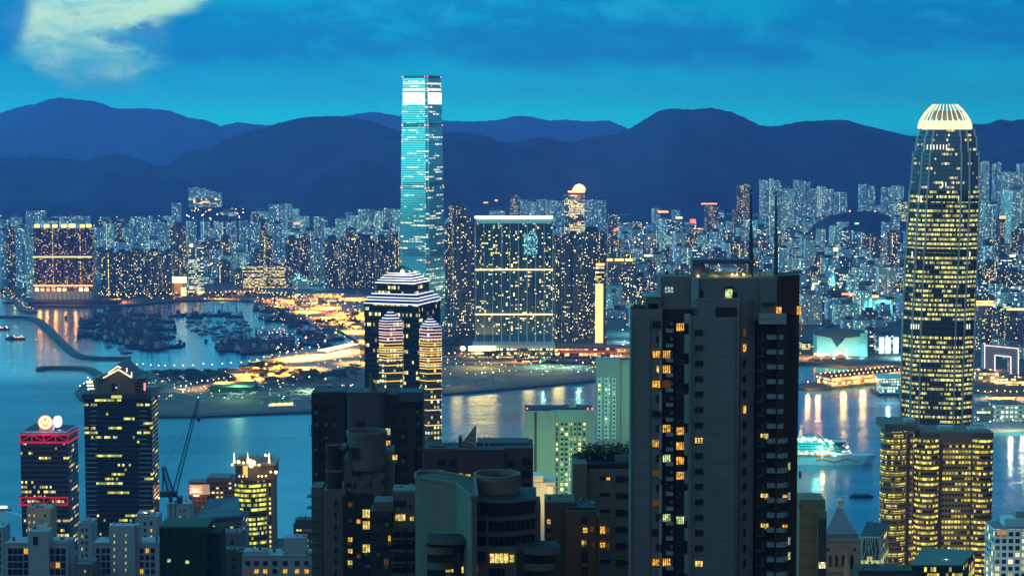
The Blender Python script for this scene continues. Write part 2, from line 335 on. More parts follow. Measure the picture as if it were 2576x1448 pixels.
lp = [G(x, y, 3) for x, y in LAND] + [Vector((6000, 3000, 0)), Vector((6000, 8800, 0)), Vector((-6000, 8800, 0)), Vector((-6000, 4700, 0))] + [G(x, y, 3) for x, y in NORTH]
flat('ground', lp, 3, asph, skirt=-1)
def strip(name, pts, w, z, m, zb=-1, kind='structure', z_of=None):
    q = [Vector((p[0], p[1])) for p in pts]; L = []; Rr = []
    for i, p in enumerate(q):
        d = (q[min(i + 1, len(q) - 1)] - q[max(i - 1, 0)]).normalized(); n = Vector((-d.y, d.x)) * w / 2
        L.append(p + n); Rr.append(p - n)
    return flat(name, L + Rr[::-1], z, m, zb, kind)
def smooth_pts(pts, n=6):
    o = []
    for i in range(len(pts) - 1):
        p0 = pts[max(i - 1, 0)]; p1 = pts[i]; p2 = pts[i + 1]; p3 = pts[min(i + 2, len(pts) - 1)]
        for k in range(n):
            s_ = k / n
            o.append(tuple(.5 * ((2 * p1[a]) + (-p0[a] + p2[a]) * s_ + (2 * p0[a] - 5 * p1[a] + 4 * p2[a] - p3[a]) * s_ ** 2 + (-p0[a] + 3 * p1[a] - 3 * p2[a] + p3[a]) * s_ ** 3) for a in (0, 1)))
    return o + [pts[-1]]
def bwater(name, px, w, label):
    pts = [G(x, y) for x, y in smooth_pts(px)]; o = strip(name, pts, w, 4.2, rock); 
    del o['kind']; tag(o, label, 'breakwater', 'rubble breakwaters in the harbour'); return o
bwater('breakwater', [(-60, 797), (0, 799), (60, 800), (88, 805), (110, 818), (146, 855), (182, 888), (207, 899), (250, 903), (328, 903)], 13, 'long bent rubble breakwater closing off the boat shelter')
bwater('breakwater', [(100, 931), (122, 927), (213, 929), (237, 938), (254, 950)], 13, 'short curved breakwater joined to the reclaimed land')
bwater('breakwater', [(20, 736), (40, 760), (61, 783), (88, 788)], 11, 'thin straight breakwater with a row of orange lamps')
# island shore side: hillside below the viewer
vs = []; prof = [(1860, 0), (1855, 4), (1250, 5), (900, 35), (600, 110), (350, 210), (200, 305), (60, 372), (-250, 380)]
for yy, zz in prof: vs += [(-5800, yy, zz), (5800, yy, zz)]
hs = mesh_obj('hillside', vs, [(2 * i, 2 * i + 2, 2 * i + 3, 2 * i + 1)[::-1] for i in range(len(prof) - 1)], mat('hillside_ground', (.03, .04, .025), 1, nz=.6, nscale=.03)); tag(hs, kind='structure')
# ---------------------------------------------------------------- far city: towers one by one
ROOF = mat('roof_felt', (.055, .055, .058), .9); ROOFP = mat('pale_roof', (.17, .19, .20), .9)
ST = {   # style: (facade, roof, words, kind, name, shapes)
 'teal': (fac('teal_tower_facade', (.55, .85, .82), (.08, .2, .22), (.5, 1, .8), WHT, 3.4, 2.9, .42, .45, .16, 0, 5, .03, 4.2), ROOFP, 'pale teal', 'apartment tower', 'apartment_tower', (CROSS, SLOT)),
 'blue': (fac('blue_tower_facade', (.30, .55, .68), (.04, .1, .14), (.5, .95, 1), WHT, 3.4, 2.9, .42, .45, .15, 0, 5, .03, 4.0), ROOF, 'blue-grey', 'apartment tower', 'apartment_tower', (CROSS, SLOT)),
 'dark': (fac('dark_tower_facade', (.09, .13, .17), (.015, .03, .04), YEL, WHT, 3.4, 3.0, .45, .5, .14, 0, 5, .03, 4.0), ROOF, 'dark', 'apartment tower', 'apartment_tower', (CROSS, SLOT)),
 'warm': (fac('warm_tower_facade', (.12, .12, .14), (.02, .02, .03), YEL, WHT, 3.6, 3.0, .5, .5, .2, 0, 5, .03, 3.2), ROOF, 'dark warm-lit', 'apartment tower', 'apartment_tower', (CROSS, BAYS)),
 'pale': (fac('pale_block_facade', (.55, .75, .72), (.06, .12, .14), YEL, WHT, 3.6, 3.2, .5, .45, .16, 0, 5, .03, 2.6), ROOFP, 'pale', 'block', 'city_block', (BOX, SLOT)),
 'office': (fac('lit_office_facade', (.20, .24, .24), (.06, .08, .09), YEL, WHT, 3.6, 3.8, .9, .55, .10, .62, 6, 0, 1.8), ROOF, 'yellow-lit', 'office block', 'office_block', (BOX,)),
 'glass': (fac('grey_glass_facade', (.12, .20, .24), (.05, .10, .13), (.6, 1, .85), WHT, 3.0, 3.8, .85, .6, .12, .14, 6, 0, 2.0), ROOF, 'grey glass', 'office block', 'office_block', (BOX,)),
}
ORD = 'first second third fourth fifth sixth seventh eighth ninth tenth eleventh twelfth thirteenth fourteenth fifteenth sixteenth seventeenth eighteenth nineteenth twentieth'.split()
TENS = {2: 'twenty', 3: 'thirty', 4: 'forty', 5: 'fifty', 6: 'sixty', 7: 'seventy', 8: 'eighty', 9: 'ninety'}
def ordinal(n):
    if n <= 20: return ORD[n - 1]
    t_, u_ = divmod(n, 10); return (TENS[t_] + '-' + ORD[u_ - 1]) if u_ else TENS[t_][:-1] + 'ieth'
def body(name, x0, x1, yt, D, mats, shape=BOX, rot=0.0, dep=None, z0=3, parent=None, sc=1.0, crown=None, u0=None):
    w = (x1 - x0) / FP * D; c = P((x0 + x1) / 2, yt, D); d = dep or w
    pts = xf(shape, 0, 0, rot, w, d); ex = max(p[0] for p in pts) - min(p[0] for p in pts); k = w / ex
    pts = [(p[0] * k, p[1] * k) for p in pts]; my = min(p[1] for p in pts)
    pts = [(p[0] + c.x, p[1] + D - my) for p in pts]
    b = MB(); b.prism(pts, z0, c.z, 0, 1, u0=R.uniform(0, 900) if u0 is None else u0, sc=sc)
    o = b.build(name, mats, parent); o['_c'] = 0; del o['_c']
    return o, c, w, (k * d if not rot else w), pts
def far_tower(spec, label, group):
    x0, x1, yt, D, st, row = spec[:6]; fm_, rm, words, kind, name, shapes = ST[st]
    rr = random.Random(int(x0 * 7 + D)); sh = shapes[rr.randrange(len(shapes))]; rot = rr.choice([0, 0, .35, -.4, .6]) if kind != 'office block' else rr.choice([0, .25, -.3])
    roofh = min(9, .12 * (x1 - x0) / FP * D * rr.uniform(1, 2.4)); yb = yt + roofh * FP / D
    o, c, w, d, pts = body(name, x0, x1, yb, D, [fm_, rm], sh, rot)
    b = MB(); cx = c.x + rr.uniform(-.1, .1) * w; b.box(cx - w * rr.uniform(.14, .3), cx + w * .2, D + w * .35, D + w * .7, c.z, c.z + roofh, 0)
    b.build('roof_house', rm, o)
    tag(o, label, kind, group); return o
SP = []
def row(r, D, st, items):
    for it in items: SP.append((it[0], it[1], it[2], it[4] if len(it) > 4 else D, it[3] if len(it) > 3 and it[3] else st, r))
RA = 'in the back row left of the teal skyscraper'
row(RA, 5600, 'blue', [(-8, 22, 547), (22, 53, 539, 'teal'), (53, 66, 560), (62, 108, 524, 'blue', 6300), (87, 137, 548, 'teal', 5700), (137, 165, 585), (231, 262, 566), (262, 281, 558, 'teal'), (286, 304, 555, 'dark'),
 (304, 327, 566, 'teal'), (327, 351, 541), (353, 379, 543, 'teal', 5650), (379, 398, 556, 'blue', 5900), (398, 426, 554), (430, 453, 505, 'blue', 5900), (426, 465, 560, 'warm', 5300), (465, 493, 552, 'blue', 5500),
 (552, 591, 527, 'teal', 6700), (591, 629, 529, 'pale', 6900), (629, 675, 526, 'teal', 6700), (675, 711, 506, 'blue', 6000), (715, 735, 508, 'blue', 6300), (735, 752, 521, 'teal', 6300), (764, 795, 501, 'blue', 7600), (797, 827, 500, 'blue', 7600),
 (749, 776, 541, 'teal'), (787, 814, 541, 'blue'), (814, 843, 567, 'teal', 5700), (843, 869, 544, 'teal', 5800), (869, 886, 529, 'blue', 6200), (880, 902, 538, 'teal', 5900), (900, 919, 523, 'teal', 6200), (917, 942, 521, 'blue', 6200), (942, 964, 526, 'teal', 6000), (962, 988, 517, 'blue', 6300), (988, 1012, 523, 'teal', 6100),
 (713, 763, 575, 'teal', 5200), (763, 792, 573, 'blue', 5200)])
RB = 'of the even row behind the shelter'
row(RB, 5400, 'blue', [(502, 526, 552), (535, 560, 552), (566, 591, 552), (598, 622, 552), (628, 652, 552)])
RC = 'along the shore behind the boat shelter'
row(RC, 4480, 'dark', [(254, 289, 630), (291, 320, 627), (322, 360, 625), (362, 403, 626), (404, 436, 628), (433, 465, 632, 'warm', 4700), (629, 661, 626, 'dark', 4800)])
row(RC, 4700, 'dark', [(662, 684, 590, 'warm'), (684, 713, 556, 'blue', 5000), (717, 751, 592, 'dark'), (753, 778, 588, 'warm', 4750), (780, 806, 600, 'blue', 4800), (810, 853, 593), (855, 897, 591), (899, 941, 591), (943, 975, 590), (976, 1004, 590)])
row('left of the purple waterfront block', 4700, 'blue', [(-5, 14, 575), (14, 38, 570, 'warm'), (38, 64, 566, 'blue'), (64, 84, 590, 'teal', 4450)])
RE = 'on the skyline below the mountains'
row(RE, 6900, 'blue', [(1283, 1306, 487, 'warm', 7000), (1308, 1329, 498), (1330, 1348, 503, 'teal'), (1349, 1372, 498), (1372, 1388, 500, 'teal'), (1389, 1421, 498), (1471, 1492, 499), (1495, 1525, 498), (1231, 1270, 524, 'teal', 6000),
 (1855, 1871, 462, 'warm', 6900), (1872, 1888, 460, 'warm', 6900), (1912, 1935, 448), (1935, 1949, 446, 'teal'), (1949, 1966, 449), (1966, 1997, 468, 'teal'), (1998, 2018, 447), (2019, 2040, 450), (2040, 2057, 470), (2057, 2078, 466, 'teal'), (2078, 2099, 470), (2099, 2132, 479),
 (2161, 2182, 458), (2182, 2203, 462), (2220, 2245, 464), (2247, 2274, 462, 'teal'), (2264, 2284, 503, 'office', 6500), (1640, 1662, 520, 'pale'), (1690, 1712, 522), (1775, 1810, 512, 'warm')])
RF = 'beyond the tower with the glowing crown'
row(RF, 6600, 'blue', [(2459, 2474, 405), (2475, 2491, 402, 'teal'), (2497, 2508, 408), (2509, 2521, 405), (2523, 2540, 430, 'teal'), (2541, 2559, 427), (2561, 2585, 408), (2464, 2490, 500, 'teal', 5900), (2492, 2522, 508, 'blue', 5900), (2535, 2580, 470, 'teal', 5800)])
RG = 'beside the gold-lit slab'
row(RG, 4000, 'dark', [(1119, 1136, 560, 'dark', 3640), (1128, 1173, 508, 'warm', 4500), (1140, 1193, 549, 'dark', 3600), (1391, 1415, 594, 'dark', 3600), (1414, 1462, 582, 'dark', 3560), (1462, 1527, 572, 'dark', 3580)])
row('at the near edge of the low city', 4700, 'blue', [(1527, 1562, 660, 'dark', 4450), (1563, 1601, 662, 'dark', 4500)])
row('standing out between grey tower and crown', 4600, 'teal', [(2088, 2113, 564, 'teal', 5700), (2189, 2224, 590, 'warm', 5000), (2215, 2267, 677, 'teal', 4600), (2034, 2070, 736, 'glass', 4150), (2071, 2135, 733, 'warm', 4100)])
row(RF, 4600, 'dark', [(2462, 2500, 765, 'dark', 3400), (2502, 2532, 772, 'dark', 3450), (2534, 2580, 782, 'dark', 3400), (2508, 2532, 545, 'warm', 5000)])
# the sea of smaller blocks
rr = random.Random(23)
def region(x):
    if x < 1005: return 'in the low city left of the teal skyscraper'
    if x < 1590: return 'in the low city behind the gold slab'
    if x < 2285: return 'in the low city right of the grey tower'
    return RF
RAND = []
def fill(xa, xb, D, hmin, hmax, wmin, wmax, styles, p=.9):
    x = xa
    while x < xb:
        w = rr.uniform(wmin, wmax) / D * FP; Dj = D + rr.uniform(-160, 160); h = rr.uniform(hmin, hmax) * (1 if rr.random() < .8 else 1.35)
        if rr.random() < p:
            yt = HZ + (CAMZ - 3 - h) * FP / Dj; RAND.append((x, x + w, yt, Dj, rr.choice(styles), region(x + w / 2)))
        x += w * rr.uniform(.85, 1.35)
MIX = ['teal', 'blue', 'blue', 'teal', 'pale', 'warm', 'dark', 'blue', 'glass']
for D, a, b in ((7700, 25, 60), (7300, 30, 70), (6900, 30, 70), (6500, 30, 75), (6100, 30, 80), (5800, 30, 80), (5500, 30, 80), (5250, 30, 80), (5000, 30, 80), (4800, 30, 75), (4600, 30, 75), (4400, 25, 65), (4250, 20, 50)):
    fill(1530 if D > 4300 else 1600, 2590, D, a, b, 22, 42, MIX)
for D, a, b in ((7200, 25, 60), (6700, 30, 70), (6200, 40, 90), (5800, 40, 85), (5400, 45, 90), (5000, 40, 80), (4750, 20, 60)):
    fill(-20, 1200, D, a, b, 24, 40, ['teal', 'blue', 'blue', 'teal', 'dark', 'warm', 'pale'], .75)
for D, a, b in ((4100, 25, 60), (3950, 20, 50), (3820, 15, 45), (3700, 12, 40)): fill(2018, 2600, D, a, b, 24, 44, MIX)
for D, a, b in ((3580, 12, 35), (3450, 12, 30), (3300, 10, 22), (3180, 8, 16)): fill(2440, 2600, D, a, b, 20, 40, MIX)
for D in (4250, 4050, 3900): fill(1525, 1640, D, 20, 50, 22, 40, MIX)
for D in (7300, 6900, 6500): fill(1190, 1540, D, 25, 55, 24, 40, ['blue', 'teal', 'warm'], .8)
# keep individually what shows largest, the rest is one mass
buf = [900.0] * 2620; vis = []
for s_ in sorted(SP + RAND, key=lambda q: q[3]):
    a, b = max(0, int(s_[0])), min(2610, int(s_[1])); yb = HZ + (CAMZ - 3) * FP / s_[3]
    area = sum(max(0, min(buf[x], yb) - s_[2]) for x in range(a, b))
    for x in range(a, b): buf[x] = min(buf[x], s_[2])
    vis.append((area, s_))
hand = set(SP)
rnd_ = sorted([q for q in vis if q[1] not in hand], key=lambda q: -q[0])
keep = [q[1] for q in rnd_[:292 - len(SP)]]; rest = [q[1] for q in rnd_[292 - len(SP):] if q[0] > 2]
cnt = {}
for s_ in sorted(SP + keep, key=lambda q: (q[0] + q[1]) / 2):
    words, kind = ST[s_[4]][2:4]; k = (words, kind, s_[5]); cnt[k] = cnt.get(k, 0) + 1
tot = dict(cnt); cnt = {}
for s_ in sorted(SP + keep, key=lambda q: (q[0] + q[1]) / 2):
    words, kind = ST[s_[4]][2:4]; k = (words, kind, s_[5]); cnt[k] = cnt.get(k, 0) + 1
    lb = f'{ordinal(cnt[k])} {words} {kind.split()[-1]} from left {s_[5]}' if tot[k] > 1 else f'only {words} {kind.split()[-1]} {s_[5]}'
    far_tower(s_, lb, 'towers and blocks of the far shore')
b = MB(); order = list(ST)
for x0, x1, yt, D, st, _ in rest:
    w = (x1 - x0) / FP * D; c = P((x0 + x1) / 2, yt, D); a = rr.choice([0, .3, -.4])
    b.prism(rect(c.x, D + w / 2, w * .9, w * rr.uniform(.6, 1), a), 3, c.z, order.index(st), len(order), u0=rr.uniform(0, 900))
    b.box(c.x - w * .2, c.x + w * .15, D + w * .3, D + w * .6, c.z, c.z + 4, len(order))
o = b.build('distant_city', [ST[k][0] for k in order] + [ROOF]); tag(o, 'mass of small hazy city blocks filling the far shore', 'city', kind='stuff')

# wooded hills inside the city
hills('city_hill', [(2025, 592), (2050, 560), (2085, 540), (2140, 529), (2190, 528), (2235, 540), (2275, 556), (2320, 592)], 6350, 250, mtn, back=250, amp=3, nx=60, ny=14, base=3)
hills('city_hill', [(2095, 745), (2125, 700), (2160, 680), (2200, 676), (2245, 690), (2280, 720), (2300, 745)], 4950, 160, mtn, back=160, amp=3, nx=50, ny=12, base=3)
hills('city_hill', [(440, 545), (470, 522), (500, 512), (560, 512), (620, 524), (680, 530), (760, 545)], 6860, 700, mtn, back=250, amp=3, nx=60, ny=14, base=3)
hills('city_hill', [(1130, 545), (1180, 520), (1240, 512), (1300, 508), (1360, 520), (1480, 540)], 7150, 500, mtn, back=250, amp=3, nx=60, ny=14, base=3)

for i, (x, y, p_, c_) in enumerate([(1570, 600, 9, 0), (1660, 560, 9, 1), (1760, 590, 8, 0), (1860, 570, 9, 2), (1980, 560, 9, 2), (2080, 620, 8, 0), (2160, 600, 8, 1), (2240, 640, 8, 2), (2060, 690, 6, 2), (2130, 720, 6, 0), (2250, 720, 6, 1), (2080, 760, 6, 0), (2220, 790, 5, 0), (2500, 640, 7, 2), (2550, 560, 8, 1), (2510, 720, 6, 0), (2480, 820, 5, 1),
    (60, 700, 6, 2), (300, 620, 7, 1), (560, 640, 6, 2), (740, 660, 7, 0), (880, 690, 7, 0), (960, 640, 6, 1), (600, 735, 6, 0), (760, 725, 6, 0), (1240, 525, 9, 0), (1560, 760, 5, 0), (1590, 840, 4, 0)]):
    g_ = G(x, y, 3); lamp('canyon_fill_light', (g_.x, g_.y, 38), ((1, .45, .12), (1, .8, .4), (.2, .9, 1))[c_ if i % 3 else 2], p_ * (8e4 if (c_ if i % 3 else 2) < 2 else 9e4), 10)  # fill lights added between the far blocks to brighten their walls
# loose points of light, far too many to count
LIT = {'o': mat('sodium_glow', (.2, .1, .03), emit=(1, .36, .07), es=9), 'w': mat('white_glow', (.3, .3, .3), emit=(1, .86, .6), es=9), 'g': mat('green_glow', (.2, .3, .2), emit=(.55, 1, .7), es=7),
       'y': mat('yellow_glow', (.3, .2, .1), emit=(1, .66, .22), es=9), 'r': mat('red_glow', (.3, .05, .03), emit=(1, .12, .07), es=6), 'c': mat('cyan_glow', (.1, .3, .3), emit=(.25, .9, 1), es=6)}
LK = list(LIT)
def dots(b, x0, x1, y0, y1, n, keys, size=(1.0, 2.0), z=(5, 14), seed=1):
    r = random.Random(seed * 31 + n)
    for _ in range(n):
        g_ = G(r.uniform(x0, x1), r.uniform(y0, y1), 3); s_ = r.uniform(*size); zz = r.uniform(*z)
        b.bar((g_.x, g_.y, zz - s_ * .5), (g_.x, g_.y, zz + s_ * .5), s_ * 1.3, LK.index(r.choice(keys)))
b = MB()
dots(b, 1530, 2280, 520, 640, 420, 'owwyggc', (1.6, 3.2), (8, 60), 2)
dots(b, 1530, 2280, 640, 800, 420, 'oowwygc', (1.2, 2.4), (6, 60), 3)
dots(b, 2460, 2580, 520, 840, 150, 'owwyggc', (1.4, 2.8), (6, 60), 4)
dots(b, 0, 1000, 540, 720, 300, 'owwyg', (1.4, 2.6), (6, 60), 5)
dots(b, 470, 620, 600, 606, 46, 'ooyw', (1.8, 3.2), (50, 108), 21)
dots(b, 1190, 1530, 500, 560, 130, 'ooowy', (1.8, 3.2), (6, 50), 6)
dots(b, 1500, 2020, 800, 900, 60, 'oowyg', (.8, 1.4), (5, 12), 7)
o = b.build('city_lights', [LIT[k] for k in LK]); tag(o, 'countless tiny street and window lights scattered over the far city', 'lights', kind='stuff')
# ---------------------------------------------------------------- far landmarks
def E(name, p, label, cat, group=None):
    o = bpy.data.objects.new(name, None); C.objects.link(o); o.location = (0, 0, 0); return tag(o, label, cat, group)
def glow(name, colr, s): return mat(name, tuple(c * .3 for c in colr), .6, emit=colr, es=s)
GW, GO, GY, GR_, GP, GV = glow('white_light', (1, .93, .75), 5), glow('orange_light', (1, .42, .10), 5), glow('yellow_light', (1, .72, .28), 4), glow('red_lamp', (1, .08, .06), 6), glow('pink_neon', (1, .62, .72), 3.2), glow('violet_neon', (.72, .75, 1), 2.6)
DARK = mat('dark_metal', (.03, .035, .04), .5, spec=.5); PALEC = mat('pale_concrete', (.42, .46, .44), .8, nz=.15, nscale=.08)
def pbox(name, x0, x1, y0, y1, D, dep, m, parent=None, zb=None):
    a = P(x0, y0, D); b_ = P(x1, y1, D); b = MB(); b.box(a.x, b_.x, D, D + dep, b_.z if zb is None else zb, a.z); return b.build(name, m, parent)
def ball(b, c, r, m=0, n=8, k=5, half=False):
    lo = 0 if half else -math.pi / 2
    rows_ = [[(c[0] + r * math.cos(a) * math.cos(2 * math.pi * i / n), c[1] + r * math.cos(a) * math.sin(2 * math.pi * i / n), c[2] + r * math.sin(a)) for i in range(n)] for a in (lo + (math.pi / 2 - lo) * j / k for j in range(k + 1))]
    for j in range(k):
        for i in range(n): b.poly([rows_[j][i], rows_[j][(i + 1) % n], rows_[j + 1][(i + 1) % n], rows_[j + 1][i]], m)

# the teal glass skyscraper
icc = E('skyscraper', None, 'tallest skyscraper, tapering teal glass shaft with a white-lit band below its top', 'skyscraper')
mi = fac('teal_curtain_wall', (.22, .75, .72), (.42, 1, .98), WHT, (1, .95, .7), 3.4, 4.3, .97, .6, .01, .19, 7, 0, 1.05, .10, 0, .92)
D = 3690; Nc = P(1077, 840, D); tt = rad(29); a_ = 61.0
def iccring(s, off=0.0, n=4.0):
    cx, cy_ = Nc.x, Nc.y; lx, ly = -math.cos(tt), math.sin(tt); rx, ry = math.sin(tt), math.cos(tt)
    def q(u, v_):
        u = .5 + (u - .5) * s; v_ = .5 + (v_ - .5) * s; return (cx + (lx * u + rx * v_) * a_, cy_ + (ly * u + ry * v_) * a_)
    k = n / a_
    return [q(k, -off), q(k, k), q(-off, k), q(-off, 1 - k), q(k, 1 - k), q(k, 1 + off), q(1 - k, 1 + off), q(1 - k, 1 - k), q(1 + off, 1 - k), q(1 + off, k), q(1 - k, k), q(1 - k, -off)]
zz = lambda py: P(1060, py, D).z
b = MB(); lv = [(3, 1.16), (60, 1.09), (zz(620), 1.04), (zz(465), 1.0), (zz(260), .93), (zz(196), .895)]
for (z0, s0), (z1, s1) in zip(lv, lv[1:]): b.prism(iccring(s0), z0, z1, 0, 1, u0=11, top=iccring(s1), cap=z1 == lv[-1][0])
b.build('shaft', [mi, ROOF], icc)
for (y0, y1, mm, s_) in ((233, 262, glow('hot_white_floor', (1, .94, .70), 2.6), .935), (222, 228, glow('pale_floor', (1, .95, .8), 1.2), .93), (208, 212, MATS['pale_floor'], .92)):
    b = MB(); ring = iccring(s_ + .004, .0, 5.5); b.prism(ring, zz(y1), zz(y0), 0); b.build('lit_floor_band', mm, icc)
lou = mat('louvre_band', (.04, .16, .19), .5)
for y0, y1, s_ in ((310, 320, .957), (459, 468, 1.003), (474, 477, 1.005), (628, 656, 1.045)):
    n_ = max(1, int((y1 - y0) / 4))
    b = MB()
    for k in range(n_):
        ya = y0 + (y1 - y0) * k / n_; b.prism(iccring(s_ + .004, 0, 7), zz(ya + (y1 - y0) / n_ * .55), zz(ya), 0)
    b.build('louvre_band', lou, icc)
b = MB()
for py, s_ in ((193, .9), (315, .95), (473, 1.003), (660, 1.05)):
    r_ = iccring(s_)
    for i in (0, 11, 2, 3, 8, 9): ball(b, (r_[i][0], r_[i][1] - .5, zz(py)), 1.1)
b.build('aircraft_warning_light', GR_, icc)
b = MB(); r_ = iccring(.9, 0, 5); r2 = iccring(.875, 0, 7); b.prism(r_, zz(196), zz(190), 0, cap=False); b.build('parapet', mat('parapet_glass', (.08, .25, .30), .3, .6), icc)

# broad apartment slab with three lit bands
hb = E('apartment_slab', None, 'broad apartment slab with three yellow-lit bands, widest building on the far shore', 'apartment slab')
mh = fac('slab_facade', (.06, .13, .16), (.010, .016, .022), YEL, WHT, 3.6, 3.25, .66, .62, .13, 0, 4, 0, 3.0)
x = 1196; k = 0; D = 3330
for x0, x1 in ((1196, 1262), (1264, 1326), (1328, 1391)):
    body('tower_slab', x0, x1, 560, D, [mh, ROOF], SLOT, dep=24, parent=hb, z0=40)
for i in range(10):
    px = 1196 + i * 21.5; pbox('pilaster', px, px + 1.6, 556, 866, D - 2.2, 2, mat('pilaster_paint', (.32, .55, .58), .7), hb)
pbox('crown_wall', 1198, 1388, 549, 562, D - 3, 30, mat('crown_paint', (.4, .75, .78), .7), hb)
pbox('crown_light', 1194, 1391, 545, 549.5, D - 5, 30, glow('crown_glow', (1, .96, .72), 3.2), hb)
for y0 in (677, 789): pbox('lit_band', 1195, 1391, y0, y0 + 2.6, D - 4, 3, glow('band_glow', (1, .82, .42), 2.6), hb)
pbox('lit_core', 1318, 1352, 585, 640, D - 1.5, 1.2, fac('cyan_core', (.1, .4, .5), (.02, .1, .13), (.4, 1, 1), (.5, 1, 1), 2.0, 3.2, .8, .6, .5, 0, 4, 0, 1.6), hb)
pod = pbox('podium', 1188, 1396, 868, 876, D - 30, 60, PALEC, hb)
for i in range(7): pbox('column', 1230 + i * 25, 1234 + i * 25, 876, 904, D - 28, 3, PALEC, hb)
pbox('podium_hall', 1184, 1392, 876, 905, D - 22, 40, fac('podium_hall_glass', (.12, .12, .11), (.03, .04, .04), YEL, (1, .85, .4), 6, 7, .8, .5, .2, .7, 4, 0, 2.6), hb)
pbox('terrace_light', 1178, 1247, 872, 882, D - 38, 12, glow('terrace_glow', (1, .9, .38), 3.4), hb)
b = MB(); ball(b, P(1164, 876, D - 30), 4.2, n=10, k=6); s_ = b.build('floodlight', glow('floodlight_glow', (1, .88, .35), 14)); tag(s_, 'glaring yellow floodlight at the left end of the slab podium', 'floodlight')
# low red mall and gold slab
ml = E('shopping_mall', None, 'low orange-lit mall with sweeping roofs at the foot of the dark towers', 'mall')
pbox('hall', 1396, 1502, 874, 898, 3290, 60, fac('mall_glass', (.25, .05, .03), (.08, .03, .02), (1, .45, .1), (1, .75, .3), 8, 7, .85, .6, .4, .6, 3, 0, 3.0), ml)
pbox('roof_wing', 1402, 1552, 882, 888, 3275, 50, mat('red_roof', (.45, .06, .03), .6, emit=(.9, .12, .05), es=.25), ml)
pbox('round_hall', 1502, 1548, 874, 898, 3280, 45, fac('mall_dome', (.3, .06, .03), (.1, .04, .02), (1, .4, .1), (1, .6, .25), 7, 6, .7, .6, .5, .5, 3, 0, 2.8), ml)
gs = E('gold_slab', None, 'slender gold-lit slab rising beside the dark apartment towers', 'slab tower')
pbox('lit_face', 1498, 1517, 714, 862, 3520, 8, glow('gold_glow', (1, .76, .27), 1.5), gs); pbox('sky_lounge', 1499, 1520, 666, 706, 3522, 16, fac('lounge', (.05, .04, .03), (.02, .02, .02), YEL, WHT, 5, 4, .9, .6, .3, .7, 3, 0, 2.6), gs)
pbox('stone_side', 1516.5, 1524, 712, 864, 3523, 14, mat('dark_stone', (.05, .05, .06), .5), gs); pbox('top_light', 1500, 1521, 664, 666.5, 3518, 16, GO, gs)
nt = E('neon_cornice_tower', None, 'dark apartment block capped by broken orange neon signs', 'apartment tower')
pbox('tower', 1529, 1600, 660, 790, 4420, 60, ST['dark'][0], nt, zb=3)
for x0, x1 in ((1527, 1541), (1547, 1569), (1573, 1592)): pbox('neon_sign', x0, x1, 651, 656, 4415, 4, GO, nt)
# round-topped office tower behind
lp_ = E('domed_tower', None, 'office tower with a glowing pink dome on the skyline', 'office tower')
body('shaft', 1420, 1471, 490, 5100, [fac('domed_tower_glass', (.10, .16, .2), (.02, .05, .07), YEL, (1, .85, .45), 3.4, 4.2, .92, .5, .08, .55, 6, 0, 2.4), ROOF], ell(16), parent=lp_)
b = MB(); c_ = P(1457, 479, 5115); ball(b, c_, 17, n=14, k=6, half=True); b.build('dome', glow('dome_glow', (1, .42, .22), 2.6), lp_)
pbox('lit_cornice', 1430, 1471, 481.5, 484, 5096, 40, GO, lp_); pbox('roof_lamp', 1441, 1450, 474, 479, 5100, 6, GO, lp_)

# purple waterfront block with orange roof lamps
pb = E('waterfront_block', None, 'broad purple apartment block with orange roof lamps on the wharf', 'apartment block')
mp_ = fac('purple_facade', (.060, .035, .07), (.02, .014, .03), (1, .5, .12), (1, .76, .3), 3.6, 3.0, .5, .5, .20, 0, 4, .07, 2.4)
D = 4330
for x0, x1 in ((83, 131), (132, 168), (169, 204), (207, 230)): body('tower_slab', x0, x1, 574 if x0 < 200 else 572, D, [mp_, ROOF], BAYS, dep=26, parent=pb, z0=30)
for px, s_ in ((93, 1), (117, 1), (138, .9), (161, 1), (181, 1.3), (207, .9), (223, 1)): b = MB(); c_ = P(px, 568, D + 6); b.box(c_.x - 5 * s_, c_.x + 5 * s_, D + 3, D + 10, c_.z - 3.6, c_.z + 3.2 * s_); b.build('roof_lamp', GO, pb)
for y0 in (645,): pbox('lit_band', 83, 230, y0, y0 + 2.2, D - 3, 2, GO, pb)
pbox('lit_band', 84, 232, 717, 719.5, D - 8, 4, glow('wharf_band', (1, .5, .14), 3), pb)
pbox('podium', 82, 232, 719, 760, D - 10, 50, mat('podium_paint', (.30, .36, .42), .8), pb)
pbox('podium_window_row', 86, 232, 722, 732, D - 11, 1, fac('podium_windows', (.08, .07, .08), (.03, .03, .03), (1, .45, .12), (1, .7, .3), 12, 9, .7, .8, .55, .5, 2, 0, 3.2), pb)
for i in range(12): pbox('buttress', 92 + i * 11.5, 97 + i * 11.5, 738, 757, D - 13, 3, mat('buttress_paint', (.36, .44, .5), .8), pb)
wf = pbox('wharf', 70, 292, 757, 771, 4280, 60, mat('wharf_deck', (.06, .05, .06), .9)); tag(wf, 'dark wharf below the purple waterfront block', 'wharf')
